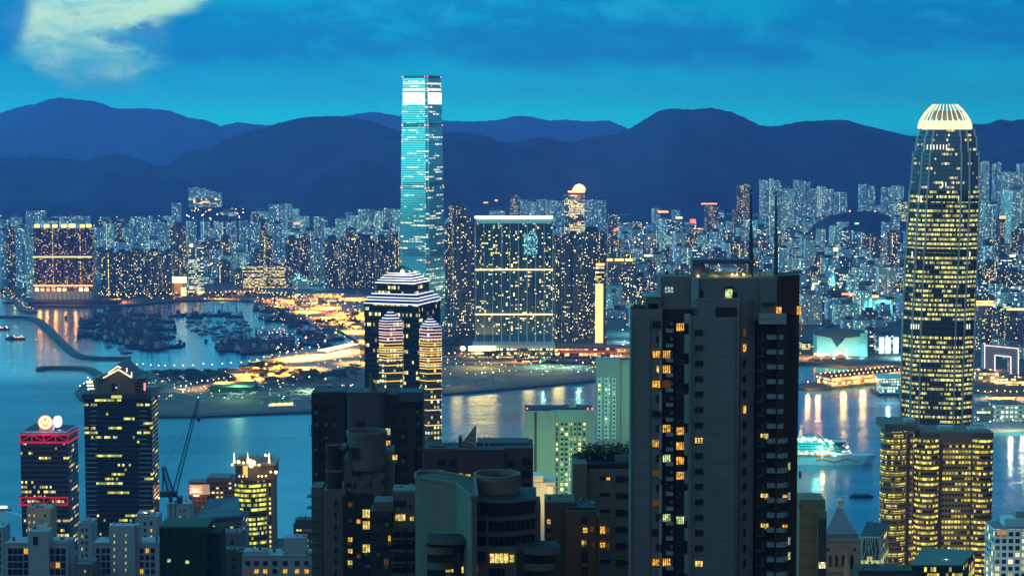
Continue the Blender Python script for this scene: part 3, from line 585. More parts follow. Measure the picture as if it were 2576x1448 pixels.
# billboard tower, grey glass office, lit office pair, hill estate
bt = E('billboard_tower', None, 'small floodlit tower carrying a blazing yellow billboard', 'billboard tower')
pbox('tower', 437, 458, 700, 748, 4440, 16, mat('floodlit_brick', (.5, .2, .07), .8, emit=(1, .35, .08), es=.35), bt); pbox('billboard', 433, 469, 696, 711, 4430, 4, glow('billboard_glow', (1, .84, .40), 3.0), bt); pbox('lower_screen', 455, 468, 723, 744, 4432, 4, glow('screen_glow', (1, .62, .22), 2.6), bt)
go_ = E('office_tower', None, 'grey glass office tower with white-lit floors behind the boat shelter', 'office tower')
body('shaft', 467, 511, 622, 4520, [fac('white_lit_glass', (.14, .24, .27), (.05, .1, .12), (.8, 1, .75), WHT, 3.2, 4, .85, .5, .1, .45, 6, .05, 2.2), ROOF], BOX, .2, parent=go_); pbox('roof_sign', 470, 512, 616, 622, 4525, 6, mat('sign_back', (.4, .3, .3), .8), go_)
b = MB(); ball(b, P(481, 617, 4515), 4); b.build('roof_lamp', glow('peach_lamp', (1, .6, .35), 5), go_)
pbox('lobby', 466, 512, 733, 741, 4505, 10, glow('lobby_glow', (1, .7, .22), 2), go_)
for x0, x1, lb in ((611, 662, 'yellow-lit'), (666, 719, 'banded yellow-lit')):
    o, *_ = body('office_block', x0, x1, 670, 4700, [ST['office'][0], ROOF], BOX, dep=50); b = MB(); c_ = P((x0 + x1) / 2, 670, 4700); b.box(c_.x - 16, c_.x + 8, 4710, 4730, c_.z, c_.z + 4); b.build('roof_house', ROOF, o)
    tag(o, f'low broad {lb} office block at the {"left" if x0 < 650 else "right"} of a pair above the highway', 'office block', 'pair of low lit offices')
he = E('hill_estate', None, 'stepped apartment row on a lit podium high on the dark hill', 'apartment block')
for i in range(6): body('tower_slab', 474 + i * 14, 487 + i * 14, 472 + [0, 0, 2, 5, 9, 12][i], 6700, [ST['blue'][0], ROOF], BOX, parent=he, z0=110)
pbox('podium', 474, 552, 500, 512, 6690, 30, fac('estate_podium', (.3, .4, .4), (.1, .1, .1), YEL, WHT, 8, 7, .8, .7, .4, .6, 3, 0, 2.4), he)
for y0, x0, x1 in ((620.5, 502, 530), (621, 534, 562), (620.5, 566, 593), (620, 598, 624), (619.5, 628, 654), (689, 810, 842), (690, 855, 880), (689, 898, 935), (690, 942, 990), (671, 712, 792), (645, 720, 745)):
    pass
lamp('dome_lamp', P(1457, 470, 5080), (1, .4, .25), 4e5, 8)

# ---------------------------------------------------------------- boats
hullm = mat('dark_hull', (.02, .018, .03), .7); cabm = mat('boat_cabin', (.10, .11, .15), .7); rig = mat('rig_steel', (.06, .055, .075), .6); cabw = mat('pale_cabin', (.30, .36, .42), .7); rust = mat('rust_deck', (.10, .055, .05), .85)
def hull(b, L, Wd, h, m=0, bow=.25):
    o = [(-L / 2, -Wd / 2), (L / 2 * (1 - bow), -Wd / 2), (L / 2, 0), (L / 2 * (1 - bow), Wd / 2), (-L / 2, Wd / 2)]
    b.prism([(x * .93, y * .8) for x, y in o], -.6, h, m, 1, top=o)
def make_barge(v):
    b = MB(); L = (38, 46, 32)[v]; hull(b, L, 13, 2.8, bow=.12); o = b.build('derrick_barge', [hullm, rust])
    b = MB(); b.box(-L * .46, -L * .26, -4.5, 4.5, 2.8, 8.5); b.box(-L * .44, -L * .32, -3.4, 3.4, 8.5, 11, 0); b.build('wheelhouse', cabm if v else cabw, o)
    b = MB(); h = (27, 33, 24)[v]; b.bar((-L * .2, -3, 2.8), (-L * .12, 0, h), 1.1, w2=.7); b.bar((-L * .2, 3, 2.8), (-L * .12, 0, h), 1.1, w2=.7); b.bar((-L * .12, 0, 2.8), (-L * .12, 0, h), 1.0); b.build('mast', rig, o)
    b = MB(); b.bar((-L * .1, 0, 3.5), (L * .45, 0, h * (.9, .55, 1.1)[v]), 1.3, w2=.7); b.bar((L * .45, 0, h * (.9, .55, 1.1)[v]), (-L * .12, 0, h), .45); b.bar((L * .3, 0, h * (.65, .4, .8)[v]), (L * .3, 0, 5), .4); b.build('boom', rig, o)
    b = MB(); b.box(-L * .05, L * .18, -4, 4, 2.8, 4.6); b.box(L * .22, L * .36, -4.5, 4.2, 2.8, 5.6); b.build('deck_cargo', rust, o)
    return o
def make_boat(v):
    b = MB(); L = (16, 22)[v]; hull(b, L, 5, 1.9); o = b.build('small_boat', [hullm if v else cabw, rust])
    b = MB(); b.box(-L * .3, L * .12, -1.9, 1.9, 1.9, 4.4); b.box(-L * .15, L * .05, -1.5, 1.5, 4.4, 6.2); b.build('cabin', cabw, o)
    b = MB(); b.bar((-L * .02, 0, 4), (-L * .02, 0, 10), .35); b.build('mast', rig, o); return o
PROT = {('b', v): make_barge(v) for v in range(3)}; PROT.update({('s', v): make_boat(v) for v in range(2)}); used = set()
def put(kind, v, p, rz, label, cat, group, s=1.0):
    src = PROT[(kind, v)]
    if (kind, v) in used:
        o = src.copy(); C.objects.link(o)
        for ch in src.children: c2 = ch.copy(); C.objects.link(c2); c2.parent = o
    else: o = src; used.add((kind, v))
    o.location = (p.x, p.y, 0); o.rotation_euler = (0, 0, rz); o.scale = (s, s, s)
    for k_ in ('label', 'category', 'group'):
        if k_ in o: del o[k_]
    return tag(o, label, cat, group)
def inside(x, y, pg):
    r = False
    for (a, b_), (c, d) in zip(pg, pg[1:] + pg[:1]):
        if (b_ > y) != (d > y) and x < (c - a) * (y - b_) / (d - b_) + a: r = not r
    return r
CL = [('b', [(196, 812), (235, 785), (300, 778), (370, 785), (425, 815), (437, 872), (405, 888), (360, 882), (300, 862), (215, 850)], 62, 11, 'in the big raft', 'barges rafted in the boat shelter'),
      ('b', [(440, 790), (590, 790), (600, 800), (450, 800)], 7, 24, 'of the line under the north shore', 'barges in line under the north shore'),
      ('b', [(645, 760), (700, 762), (760, 810), (750, 828), (690, 815), (650, 790)], 18, 15, 'moored beside the orange highway', 'barges beside the highway'),
      ('b', [(570, 862), (640, 850), (740, 858), (750, 880), (650, 893), (560, 890)], 24, 15, 'of the south raft near the bright toll plaza', 'barges in the south raft'),
      ('b', [(770, 835), (850, 845), (870, 862), (800, 872), (760, 860)], 9, 20, 'in the inner corner by the toll plaza', 'barges in the inner corner'),
      ('s', [(455, 808), (610, 808), (640, 845), (560, 862), (500, 838)], 36, 9, 'among the loose small craft', 'small craft moored in the shelter'),
      ('s', [(335, 936), (440, 936), (435, 950), (340, 950)], 5, 22, 'off the reclaimed tip', 'small craft off the reclaimed tip'),
      ('s', [(255, 868), (330, 882), (330, 892), (260, 880)], 3, 20, 'below the big raft', 'small craft below the big raft'),
      ('s', [(660, 835), (740, 838), (735, 850), (650, 850)], 8, 14, 'between the two eastern rafts', 'small craft between the rafts')]
r4 = random.Random(5)
for kind, pg, n, gap_, where, grp in CL:
    pts = []; tr = 0
    while len(pts) < n and tr < 6000:
        tr += 1; x = r4.uniform(min(q[0] for q in pg), max(q[0] for q in pg)); y = r4.uniform(min(q[1] for q in pg), max(q[1] for q in pg))
        if inside(x, y, pg) and all((x - a) ** 2 + ((y - b_) * 2.2) ** 2 > gap_ ** 2 for a, b_ in pts): pts.append((x, y))
    pts.sort()
    for i, (x, y) in enumerate(pts):
        v = r4.randrange(3 if kind == 'b' else 2); w_ = ('derrick barge', 'long-boomed barge', 'short derrick barge')[v] if kind == 'b' else ('pale small boat', 'dark small boat')[v]
        put(kind, v, G(x, y), r4.choice([0, 0, math.pi, 0]) + r4.gauss(.15, .35), f'{w_}, {ordinal(i + 1)} boat from left {where}', 'barge' if kind == 'b' else 'boat', grp, r4.uniform(.85, 1.1))
def buoy(x, y, label):
    g_ = G(x, y); b = MB(); b.prism(xf(ell(10), g_.x, g_.y, 0, 6, 6), -.5, 5, 0); o = b.build('mooring_buoy', hullm); b = MB(); b.bar((g_.x, g_.y, 5), (g_.x, g_.y, 7.5), .8); b.build('ring_post', rig, o); tag(o, label, 'buoy', 'mooring buoys')
for x, y, l in ((166, 800, 'drum mooring buoy in the orange reflections'), (397, 794, 'drum mooring buoy behind the big raft'), (453, 862, 'drum mooring buoy just right of the big raft'), (463, 868, 'second drum buoy right of the big raft, lower one'), (518, 860, 'drum mooring buoy in the open middle of the shelter')): buoy(x, y, l)
def ferry(xl, xr, y, label, two=True, lit=True):
    a, c_ = G(xl, y), G(xr, y); L = (c_ - a).length; cx = (a + c_) / 2
    b = MB(); hull(b, L, L * .24, L * .07); o = b.build('ferry', [hullm, rust]); o.location = (cx.x, cx.y, 0)
    fm_ = fac('ferry_side', (.25, .22, .22), (.04, .04, .04), (1, .6, .25), WHT, 3, 3, .8, .6, .5, .5, 3, 0, 3.0)
    b = MB(); b.prism(rect(0, 0, L * .74, L * .18), L * .07, L * .15, 0, 1); b.build('deckhouse', [fm_ if lit else cabm, cabm], o)
    if two: b = MB(); b.prism(rect(-L * .02, 0, L * .4, L * .14), L * .15, L * .2, 0, 1); b.build('upper_deck', [cabw, cabw], o)
    if lit:
        b = MB()
        for q in (-.36, -.05, .3): ball(b, (L * q, -L * .1, L * .19), L * .02)
        b.build('deck_lamp', glow('ferry_lamp', (1, .62, .35), 8), o)
    b = MB(); b.bar((0, 0, L * .15), (0, 0, L * .33), L * .012); b.build('mast', rig, o)
    return tag(o, label, 'ferry', 'ferries and launches on the open water')
ferry(14, 65, 853, 'lit ferry with warm lamps at the left of the breakwater'); ferry(-20, 26, 829, 'lit ferry half out of the picture at the left edge'); ferry(7, 34, 762, 'small dark launch near the straight breakwater', lit=False)
ferry(2136, 2198, 1250, 'dark low launch crossing below the cruise ship', two=False, lit=False)

sb_ = E('speedboat', None, 'pale speedboat racing off the left edge, trailing white foam', 'speedboat'); g_ = G(8, 1282); b = MB(); hull(b, 17, 5, 2); o = b.build('hull', [cabw, cabw], sb_); o.location = (g_.x, g_.y, 0)
b = MB(); b.box(-3, 4, -1.6, 1.6, 2, 4.2); o = b.build('cabin', glow('boat_lit_cabin', (.9, 1, .8), 1.5), sb_); o.location = (g_.x, g_.y, 0)
foam = mat('sea_foam', (.45, .72, .75), .8, nz=.35, nscale=.4)
def wake(x0, y0, x1, y1, w0, w1, z):
    a, c_ = G(x0, y0, 0), G(x1, y1, 0); d_ = (c_ - a).normalized(); n_ = Vector((-d_.y, d_.x, 0)); b = MB(); rw = random.Random(int(x0 + y1)); L_, R_ = [], []
    for i in range(25):
        f = i / 24; p = a + (c_ - a) * f; w = w0 + (w1 - w0) * f; L_.append(p + n_ * w * rw.uniform(.6, 1)); R_.append(p - n_ * w * rw.uniform(.6, 1))
    for i in range(24):
        if rw.random() < .9: b.poly([(R_[i].x, R_[i].y, z), (R_[i + 1].x, R_[i + 1].y, z), (L_[i + 1].x, L_[i + 1].y, z), (L_[i].x, L_[i].y, z)])
    o = b.build('wake', foam); return tag(o, kind='structure')
wake(12, 1284, 78, 1302, 1.0, 3.5, .03); wake(2140, 1249, 2080, 1243, .8, 2.2, .03); wake(60, 853, 110, 855, .8, 2, .03)
# ---------------------------------------------------------------- cruise ship
sh = E('cruise_ship', None, 'white cruise ship with turquoise-lit decks heading right across the harbour', 'cruise ship')
A0 = G(2208, 1165); L = 172.0; ox = A0.x - L; oy = A0.y; yw = 25.0
shm = mat('ship_white', (.45, .75, .78), .5, spec=.5)
decm = fac('ship_decks', (.10, .70, .72), (.02, .12, .16), (1, .85, .5), WHT, 4, 2.9, .8, .5, .3, .3, 5, 0, 2.2)
def sec(x0, x1, z0, z1, w, m, name, parent=sh, rake=0):
    b = MB(); pts = [(ox + x0, oy - w / 2), (ox + x1, oy - w / 2), (ox + x1 + w * .3, oy), (ox + x1, oy + w / 2), (ox + x0, oy + w / 2)]
    tp = [(p[0] - (rake if i in (1, 2, 3) else 0), p[1]) for i, p in enumerate(pts)]
    b.prism(pts, z0, z1, 0, 1, top=tp); return b.build(name, m, parent)
b = MB(); hp = [(0, -10), (125, -12), (152, -8), (164, 0), (152, 8), (125, 12), (0, 10)]; tp = [(0, -12), (128, -13), (160, -8.5), (172, 0), (160, 8.5), (128, 13), (0, 12)]
b.prism([(ox + x, oy + y) for x, y in hp], -1, 11, 0, 1, top=[(ox + x, oy + y) for x, y in tp]); b.build('hull', [shm, shm], sh)
b = MB()   # painted ribbon along the bow
for i in range(12):
    x = 98 + i * 4.2; z = 5.5 + 1.6 * math.sin(i * .95); z2 = 5.5 + 1.6 * math.sin((i + 1) * .95); wy = 12.5 if x < 126 else 12.5 - (x - 126) * .17
    b.poly([(ox + x, oy - wy - .4, z - .7), (ox + x + 4.2, oy - wy - .2, z2 - .7), (ox + x + 4.2, oy - wy - .2, z2 + .7), (ox + x, oy - wy - .4, z + .7)], 0)
b.build('painted_ribbon', mat('ribbon_paint', (.5, .18, .05), .6), sh)
sec(0, 134, 11, 17, 24, [decm, shm], 'lower_decks'); sec(4, 128, 17, 23, 22, [decm, shm], 'middle_decks', rake=5); sec(10, 118, 23, 28, 20, [decm, shm], 'upper_decks', rake=6)
sec(120, 128, 23, 26.5, 21, [mat('bridge_glass', (.02, .06, .08), .2), shm], 'bridge'); sec(30, 100, 28, 31.5, 14, [shm, shm], 'sun_deck')
b = MB(); b.prism(xf(ell(10), ox + 82, oy, 0, 5, 5), 31, 40, 0, sc=.6); b.bar((ox + 82, oy, 40), (ox + 82, oy, 47), 1.2, w2=.4); b.bar((ox + 80, oy, 44), (ox + 84, oy, 44), .6); b.build('mast', mat('mast_peach', (.8, .5, .35), .6, emit=(1, .5, .3), es=.5), sh)
b = MB(); b.prism(xf(ell(12), ox + 40, oy, 0, 14, 8), 31, 43, 0, sc=.7); b.build('funnel', shm, sh)
for k, (xx, zz_, r_) in enumerate([(62, 31, 1.5), (70, 32, 1.8), (76, 30, 1.5), (84, 31, 1.7), (90, 30, 1.4), (97, 31, 1.5), (103, 28.5, 1.7), (110, 29, 1.4), (116, 26, 1.6), (134, 21.5, 1.3)] + [(44 + i * 6.2, 14 + (i % 2) * 1.2, 1.3) for i in range(13)] + [(120, 12.2, 1.4), (116, 14.5, 1.3)]):
    b = MB(); ball(b, (ox + xx, oy - 13 if zz_ < 24 else oy - 9.5, zz_), r_, n=7, k=4); b.build('deck_lamp', glow('deck_lamp_glow', (1, .88, .52), 7), sh)
for k in range(7): b = MB(); b.prism([(ox + 46 + k * 10, oy - 14.5), (ox + 54 + k * 10, oy - 14.5), (ox + 54 + k * 10, oy - 12), (ox + 46 + k * 10, oy - 12)], 11.2, 13.2, 0); b.build('lifeboat', mat('lifeboat_orange', (.6, .25, .08), .6), sh)
for q in (55, 95): lamp('ship_lamp', (ox + q, oy - 34, 26), (.2, 1, .95), 1.6e4, 3); lamp('ship_lamp', (ox + q + 10, oy - 17, 17), (1, .85, .4), 8e3, 2.5)
# ---------------------------------------------------------------- reclaimed land: earth, roads, lamps, sheds, trees
flat('reclaimed_ground', [G(x, y, 3.1) for x, y in [(195, 985), (205, 998), (250, 1014), (330, 1032), (395, 1040), (500, 1040), (620, 1034), (785, 1028), (950, 1009), (1112, 984), (1321, 966), (1500, 949), (1500, 915), (1112, 918), (905, 905), (700, 920), (620, 930), (540, 938), (330, 940), (255, 955), (220, 966)]], 3.15, earth, skirt=2.9)
def road(name, px, w, m, z=3.3, label=None):
    pts = [G(x, y, z) for x, y in smooth_pts(px)]; o = strip(name, pts, w, z, m, zb=z - .25); return o
asf = mat('lit_asphalt', (.22, .19, .16), .85, nz=.3, nscale=.05)
road('road', [(640, 748), (700, 760), (760, 778), (820, 800), (880, 822), (930, 850), (990, 880), (1100, 900)], 60, asf, 3.35)
road('road', [(560, 752), (480, 748), (400, 749), (300, 756)], 16, asf, 3.35)
road('road', [(610, 962), (680, 935), (740, 915), (820, 905), (920, 900), (1060, 915)], 30, asf, 3.4)
road('road', [(400, 960), (470, 975), (540, 962), (610, 962)], 12, asf, 3.45)
road('road', [(1112, 908), (1250, 912), (1400, 905), (1560, 898)], 16, asf, 3.4)
road('road', [(250, 1000), (420, 985), (560, 1000), (780, 990)], 10, asf, 3.5)
flat('plaza', [G(x, y, 3.6) for x, y in [(690, 905), (745, 880), (830, 876), (905, 868), (905, 930), (800, 935), (720, 925)]], 3.6, mat('plaza_paving', (.30, .26, .2), .8, nz=.2, nscale=.05), skirt=3.2)
flat('yard', [G(x, y, 3.2) for x, y in [(655, 750), (760, 742), (905, 738), (1000, 760), (1080, 850), (1080, 905), (912, 868), (905, 852), (850, 829), (800, 824), (742, 792), (690, 770)]], 3.22, mat('yard_concrete', (.20, .17, .14), .85, nz=.45, nscale=.03), skirt=2.8)
for x, y, p_ in ((700, 757, 6), (760, 762, 6), (820, 775, 7), (880, 790, 7), (860, 812, 6), (925, 800, 6), (935, 835, 7), (890, 752, 5), (820, 752, 4), (960, 860, 6), (1010, 880, 5)):
    g_ = G(x, y, 3); lamp('area_light_lamp', (g_.x, g_.y, 24), (1, .30, .03), p_ * 2.8e5, 4)
for x, y, p_, c_ in ((2040, 900, 3, 0), (2100, 925, 3, 0), (2230, 925, 4, 0), (2270, 900, 3, 1), (2480, 950, 3, 0), (2540, 960, 4, 0), (2530, 1002, 2, 0), (2150, 870, 2, 1), (1545, 880, 3, 0), (1575, 860, 2, 1)):
    g_ = G(x, y, 3); lamp('area_light_lamp', (g_.x, g_.y, 22), ((1, .40, .08), (.4, .95, .9))[c_], p_ * 1.3e5, 4)
# toll canopy
cz = G(850, 890, 3); tc_ = E('toll_canopy', None, 'long glaring white toll canopy on the bright orange plaza', 'canopy')
b = MB(); A_, B_ = G(810, 892, 3), G(890, 874, 3); d_ = (B_ - A_).normalized(); n_ = Vector((-d_.y, d_.x, 0)) * 9
b.prism([tuple((A_ - n_)[:2]), tuple((B_ - n_)[:2]), tuple((B_ + n_)[:2]), tuple((A_ + n_)[:2])], 9, 10.5, 0, 0, bot=True); b.build('roof', glow('canopy_glow', (1, .80, .45), 2.4), tc_)
for i in range(8): q = A_ + (B_ - A_) * (i + .5) / 8; b = MB(); b.bar((q.x, q.y, 3.5), (q.x, q.y, 9), .8); b.build('post', rig, tc_)
# lamps
hdw, hdo, hdg = glow('lamp_white', (1, .88, .6), 14), glow('lamp_orange', (1, .40, .08), 14), glow('lamp_green', (.6, 1, .5), 12)
def make_lamp(name, h, hm, r=1.1, arms=2):
    b = MB(); b.bar((0, 0, 0), (0, 0, h), .55, w2=.35, n=5); o = b.build(name, rig)
    b = MB()
    for s_ in ((-1, 1) if arms == 2 else (0,)): ball(b, (s_ * 1.0, 0, h + .3), r * (.75 if arms == 2 else 1), n=6, k=4)
    b.build('lamp_head', hm, o); return o
LP = {'o': make_lamp('street_lamp', 12, hdo, .75, 1), 'w': make_lamp('street_lamp', 12, hdw, .6, 1), 'g': make_lamp('street_lamp', 9, hdg, .65, 1), 'm': make_lamp('mast_light', 30, hdo, 1.4, 1)}; lused = set()
def put_lamp(k, x, y, label, group, s=1.0):
    src = LP[k]
    if k in lused:
        o = src.copy(); C.objects.link(o)
        for ch in src.children: c2 = ch.copy(); C.objects.link(c2); c2.parent = o
    else: o = src; lused.add(k)
    g_ = G(x, y, 3.3); o.location = (g_.x, g_.y, 3.3); o.scale = (s, s, s)
    return tag(o, label, 'street lamp' if k != 'm' else 'mast light', group)
def along(px, n, k, label, group, off=0, s=1.0):
    L = []; 
    for i in range(n):
        t_ = i / max(1, n - 1) * (len(px) - 1); j = min(int(t_), len(px) - 2); f = t_ - j
        put_lamp(k[i % len(k)], px[j][0] + (px[j + 1][0] - px[j][0]) * f + R.uniform(-2, 2), px[j][1] + (px[j + 1][1] - px[j][1]) * f + R.uniform(-1.5, 1.5) + off, label, group, s)
along([(640, 740), (700, 752), (760, 768), (830, 792), (900, 820)], 26, 'ooow', 'orange lamp on the far side of the orange highway', 'lamps on the far side of the highway')
along([(650, 762), (720, 786), (790, 815), (860, 832), (905, 856)], 24, 'oo', 'orange lamp on the water side of the orange highway', 'lamps on the water side of the highway')
along([(240, 752), (300, 755), (380, 752), (470, 748), (560, 748), (640, 745)], 34, 'oow', 'lamp along the road on the north shore of the shelter', 'lamps on the north shore road')
along([(20, 734), (42, 758), (62, 781), (84, 785)], 12, 'o', 'orange lamp on the thin straight breakwater', 'lamps on the straight breakwater', s=.7)
along([(345, 935), (420, 938), (520, 935), (620, 930), (700, 905), (780, 892)], 22, 'owww', 'lamp on the northern edge of the reclaimed land', 'lamps on the northern edge of the reclaimed land')
along([(440, 992), (500, 975), (560, 968), (620, 955)], 14, 'w', 'white lamp on the curving site road', 'lamps on the curving site road', s=.8)
along([(200, 990), (225, 962), (230, 995)], 6, 'wg', 'pale lamp at the rocky tip of the reclaimed land', 'lamps at the rocky tip')
along([(690, 930), (760, 918), (840, 912), (905, 915)], 12, 'o', 'orange lamp in front of the toll plaza', 'lamps in front of the toll plaza')
along([(700, 975), (780, 965), (860, 985), (905, 1000), (820, 1010)], 9, 'gw', 'greenish work lamp on the building site', 'work lamps on the building site', s=1.1)
along([(1112, 905), (1200, 908), (1320, 912), (1420, 905), (1540, 890)], 22, 'oow', 'lamp along the road before the broad slab', 'lamps on the road before the slab')
along([(1330, 925), (1420, 945), (1490, 925), (1560, 915)], 10, 'gw', 'white-green lamp by the pale tents', 'lamps by the pale tents', s=1.1)
along([(1215, 958), (1240, 956)], 2, 'w', 'bright white lamp at the dark waterfront edge', 'lamps at the dark waterfront edge')
for i, (x, y) in enumerate([(700, 920), (770, 893), (818, 902), (845, 880), (670, 965), (905, 795), (1000, 800), (868, 800), (886, 905)]): put_lamp('m', x, y, f'tall mast light over the orange roads, {ordinal(i + 1)} of them placed', 'tall mast lights over the orange roads')
for x, y, p_, c_ in ((730, 905, 9, 0), (780, 900, 12, 0), (830, 893, 14, 0), (870, 885, 12, 0), (700, 770, 7, 0), (770, 785, 9, 0), (830, 800, 9, 0), (890, 835, 9, 0), (935, 860, 8, 0), (660, 925, 11, 0), (620, 945, 7, 0), (700, 940, 8, 0), (560, 975, 3, 0), (760, 930, 9, 0), (640, 955, 4, 0), (480, 980, 2, 1), (600, 985, 2.5, 2), (780, 985, 3, 2), (860, 1000, 3, 2), (1350, 925, 2, 2),
                     (1240, 912, 1, 1), (1450, 898, 2, 0), (1540, 895, 3, 0), (1160, 895, 1, 1), (300, 760, 2, 0), (560, 752, 3, 0), (450, 748, 4, 1), (1320, 908, 2, 0), (1420, 925, 2, 2), (905, 915, 5, 0)):
    g_ = G(x, y, 3); lamp('area_light_lamp', (g_.x, g_.y, 20), ((1, .34, .04), (1, .68, .22), (.5, 1, .65))[c_], p_ * (1.7e5 if c_ == 0 else 5e4), 3)
# reflections: floodlights standing on the shore
for x, y, p_, c_ in ((100, 766, 5, 0), (118, 766, 4, 0), (140, 767, 5, 0), (165, 767, 3, 0), (190, 767, 5, 0), (450, 748, 5, 1), (37, 735, 2, 2), (900, 868, 3, 0), (740, 790, 2, 1), (1190, 925, 9, 1), (1212, 925, 9, 1), (1236, 925, 9, 1), (1330, 940, 4, 1), (1405, 938, 5, 1), (1150, 975, 3, 1)):
    g_ = G(x, y, 3); lamp('shore_lamp', (g_.x, g_.y, 26), ((1, .42, .08), (1, .78, .22), (.5, 1, .3))[c_], p_ * (4e3 if x < 200 else 6e3), 3 if x < 1100 else 9)
# trees: a limb skeleton and leaf clumps
lf = mat('tree_leaves', (.05, .085, .04), .9, nz=.6, nscale=.6); bark = mat('tree_bark', (.07, .055, .045), .9)
def make_tree(h, seed, nleaf=260, ls=1.0):
    r = random.Random(seed); b = MB(); b.bar((0, 0, 0), (r.uniform(-.4, .4), 0, h * .5), h * .05, w2=h * .03, n=6)
    tips = []
    for i in range(7):
        a = i * .9 + r.uniform(-.3, .3); q = (math.cos(a) * h * .28, math.sin(a) * h * .28, h * r.uniform(.55, .85)); b.bar((0, 0, h * .4), q, h * .022, w2=h * .008); tips.append(q)
    o = b.build('tree', bark); b = MB()
    for _ in range(nleaf):
        c_ = r.choice(tips); rr_ = h * .2; p = Vector((c_[0] + r.gauss(0, rr_ * .55), c_[1] + r.gauss(0, rr_ * .55), c_[2] + r.gauss(0, rr_ * .38)))
        u = Vector((r.gauss(0, 1), r.gauss(0, 1), r.gauss(0, .6))).normalized() * ls * r.uniform(.5, 1.1); w = u.cross(Vector((r.gauss(0, 1), r.gauss(0, 1), r.gauss(0, 1)))).normalized() * ls * .6
        b.poly([p - u, p + w, p + u, p - w])
    b.build('crown', lf, o); return o
TR = [make_tree(11, 1), make_tree(14, 2), make_tree(9, 3)]; tu = set()
def put_tree(x, y, label, group, s=1.0, z=3.2, at=None):
    i = R.randrange(3); src = TR[i]
    if i in tu:
        o = src.copy(); C.objects.link(o)
        for ch in src.children: c2 = ch.copy(); C.objects.link(c2); c2.parent = o
    else: o = src; tu.add(i)
    g_ = G(x, y, z) if at is None else at; o.location = (g_.x, g_.y, z); o.rotation_euler = (0, 0, R.uniform(0, 6)); o.scale = (s * R.uniform(1, 1.5), s * R.uniform(1, 1.5), s); return tag(o, label, 'tree', group)
def trees(pg, n, label, group, s=1.0):
    k = 0; t_ = 0
    while k < n and t_ < 3000:
        t_ += 1; x = R.uniform(min(q[0] for q in pg), max(q[0] for q in pg)); y = R.uniform(min(q[1] for q in pg), max(q[1] for q in pg))
        if inside(x, y, pg): put_tree(x, y, label, group, s * R.uniform(.8, 1.3)); k += 1
trees([(600, 935), (650, 918), (720, 928), (760, 945), (640, 965)], 34, 'leafy tree lit amber beside the toll plaza', 'trees beside the toll plaza')
trees([(380, 945), (560, 940), (600, 950), (590, 968), (400, 962)], 48, 'dark tree on the strip behind the green-lit shed', 'trees behind the green-lit shed')
trees([(640, 965), (860, 930), (905, 940), (905, 955), (700, 975)], 40, 'dark tree between the toll plaza and the building site', 'trees between plaza and building site')
trees([(790, 815), (905, 800), (905, 835), (850, 828)], 30, 'dark tree between the highway and the shelter corner', 'trees between highway and shelter corner')
trees([(1200, 885), (1260, 890), (1250, 905), (1195, 905)], 14, 'dark tree below the broad slab podium', 'trees below the slab podium', 1.1)
trees([(240, 745), (640, 742), (640, 750), (240, 756)], 50, 'small tree along the road behind the shelter', 'trees on the north shore road', .9)
trees([(1290, 905), (1420, 900), (1420, 915), (1300, 920)], 20, 'dark tree behind the pale tents', 'trees behind the pale tents', 1.0)
trees([(1120, 870), (1160, 860), (1175, 900), (1125, 905)], 16, 'dark tree right of the neon-banded towers', 'trees right of the neon-banded towers', 1.2)
# sheds and site things
def shed(name, x0, x1, y0, D_, dep, fm_, label, cat, lit=None, roofm=None, group=None):
    a = P(x0, y0, D_); c_ = P(x1, y0, D_); b = MB(); b.box(a.x, c_.x, D_, D_ + dep, 3, a.z, 0, 1); o = b.build(name, [fm_, roofm or ROOFP])
    b = MB(); b.box(a.x - 1, c_.x + 1, D_ - 1, D_ + dep + 1, a.z, a.z + .8); b.build('roof_sheet', roofm or ROOFP, o); return tag(o, label, cat, group)
nets = mat('green_netting', (.03, .16, .07), .9, nz=.4, nscale=.3)
shed('netted_shed', 527, 636, 974, 2880, 60, nets, 'large green-netted site building under a green floodlight', 'site building', roofm=mat('dark_green_roof', (.04, .10, .05), .9))
g_ = G(600, 1004, 3); lamp('work_lamp', (g_.x, g_.y - 12, 30), (.5, 1, .35), 5e4, 2)
smw = fac('site_hut', (.3, .33, .34), (.05, .05, .05), YEL, WHT, 5, 4, .7, .5, .3, .3, 3, 0, 3)
for i, (x0, x1, y0, D_, w_) in enumerate([(405, 438, 985, 2900, 'red-lit'), (706, 748, 971, 2950, 'amber-fronted'), (742, 792, 962, 3020, 'low'), (800, 880, 950, 3120, 'long'), (345, 370, 952, 3080, 'small'), (455, 480, 938, 3130, 'white'), (560, 600, 938, 3150, 'flat'), (1120, 1200, 890, 3350, 'dark'), (1440, 1500, 935, 3170, 'green-lit'), (880, 905, 985, 2870, 'grey'), (660, 700, 905, 3330, 'roadside'), (740, 780, 760, 4150, 'highway'), (860, 905, 775, 4000, 'yard'), (800, 850, 752, 4250, 'warehouse-like'), (640, 720, 735, 4550, 'depot-like'), (740, 860, 738, 4450, 'long pale')]):
    shed('site_hut', x0, x1, y0, D_, 25, smw, f'{w_} low building on the lit waterfront land, {ordinal(i + 1)} of the sheds', 'shed', group='low sheds on the waterfront land')
lb_ = pbox('lit_barge', 0, 1, 0, 1, 10, 1, conc) if 0 else None
g_ = G(708, 1022, 3); b = MB()
for i in range(12): x_ = g_.x + (i - 6) * 2.7; b.box(x_ - 1.2, x_ + 1.2, g_.y + i * .9, g_.y + i * .9 + 3, 3.6, 6.5 + (i % 3) * .5)
o = b.build('lit_stockpile', glow('stock_glow', (1, .80, .30), 1.6)); b = MB(); b.box(g_.x - 20, g_.x + 20, g_.y - 2, g_.y + 16, 3.2, 3.6); b.build('pad', conc, o); tag(o, 'row of yellow-lit stacked frames near the southern shore', 'stack')
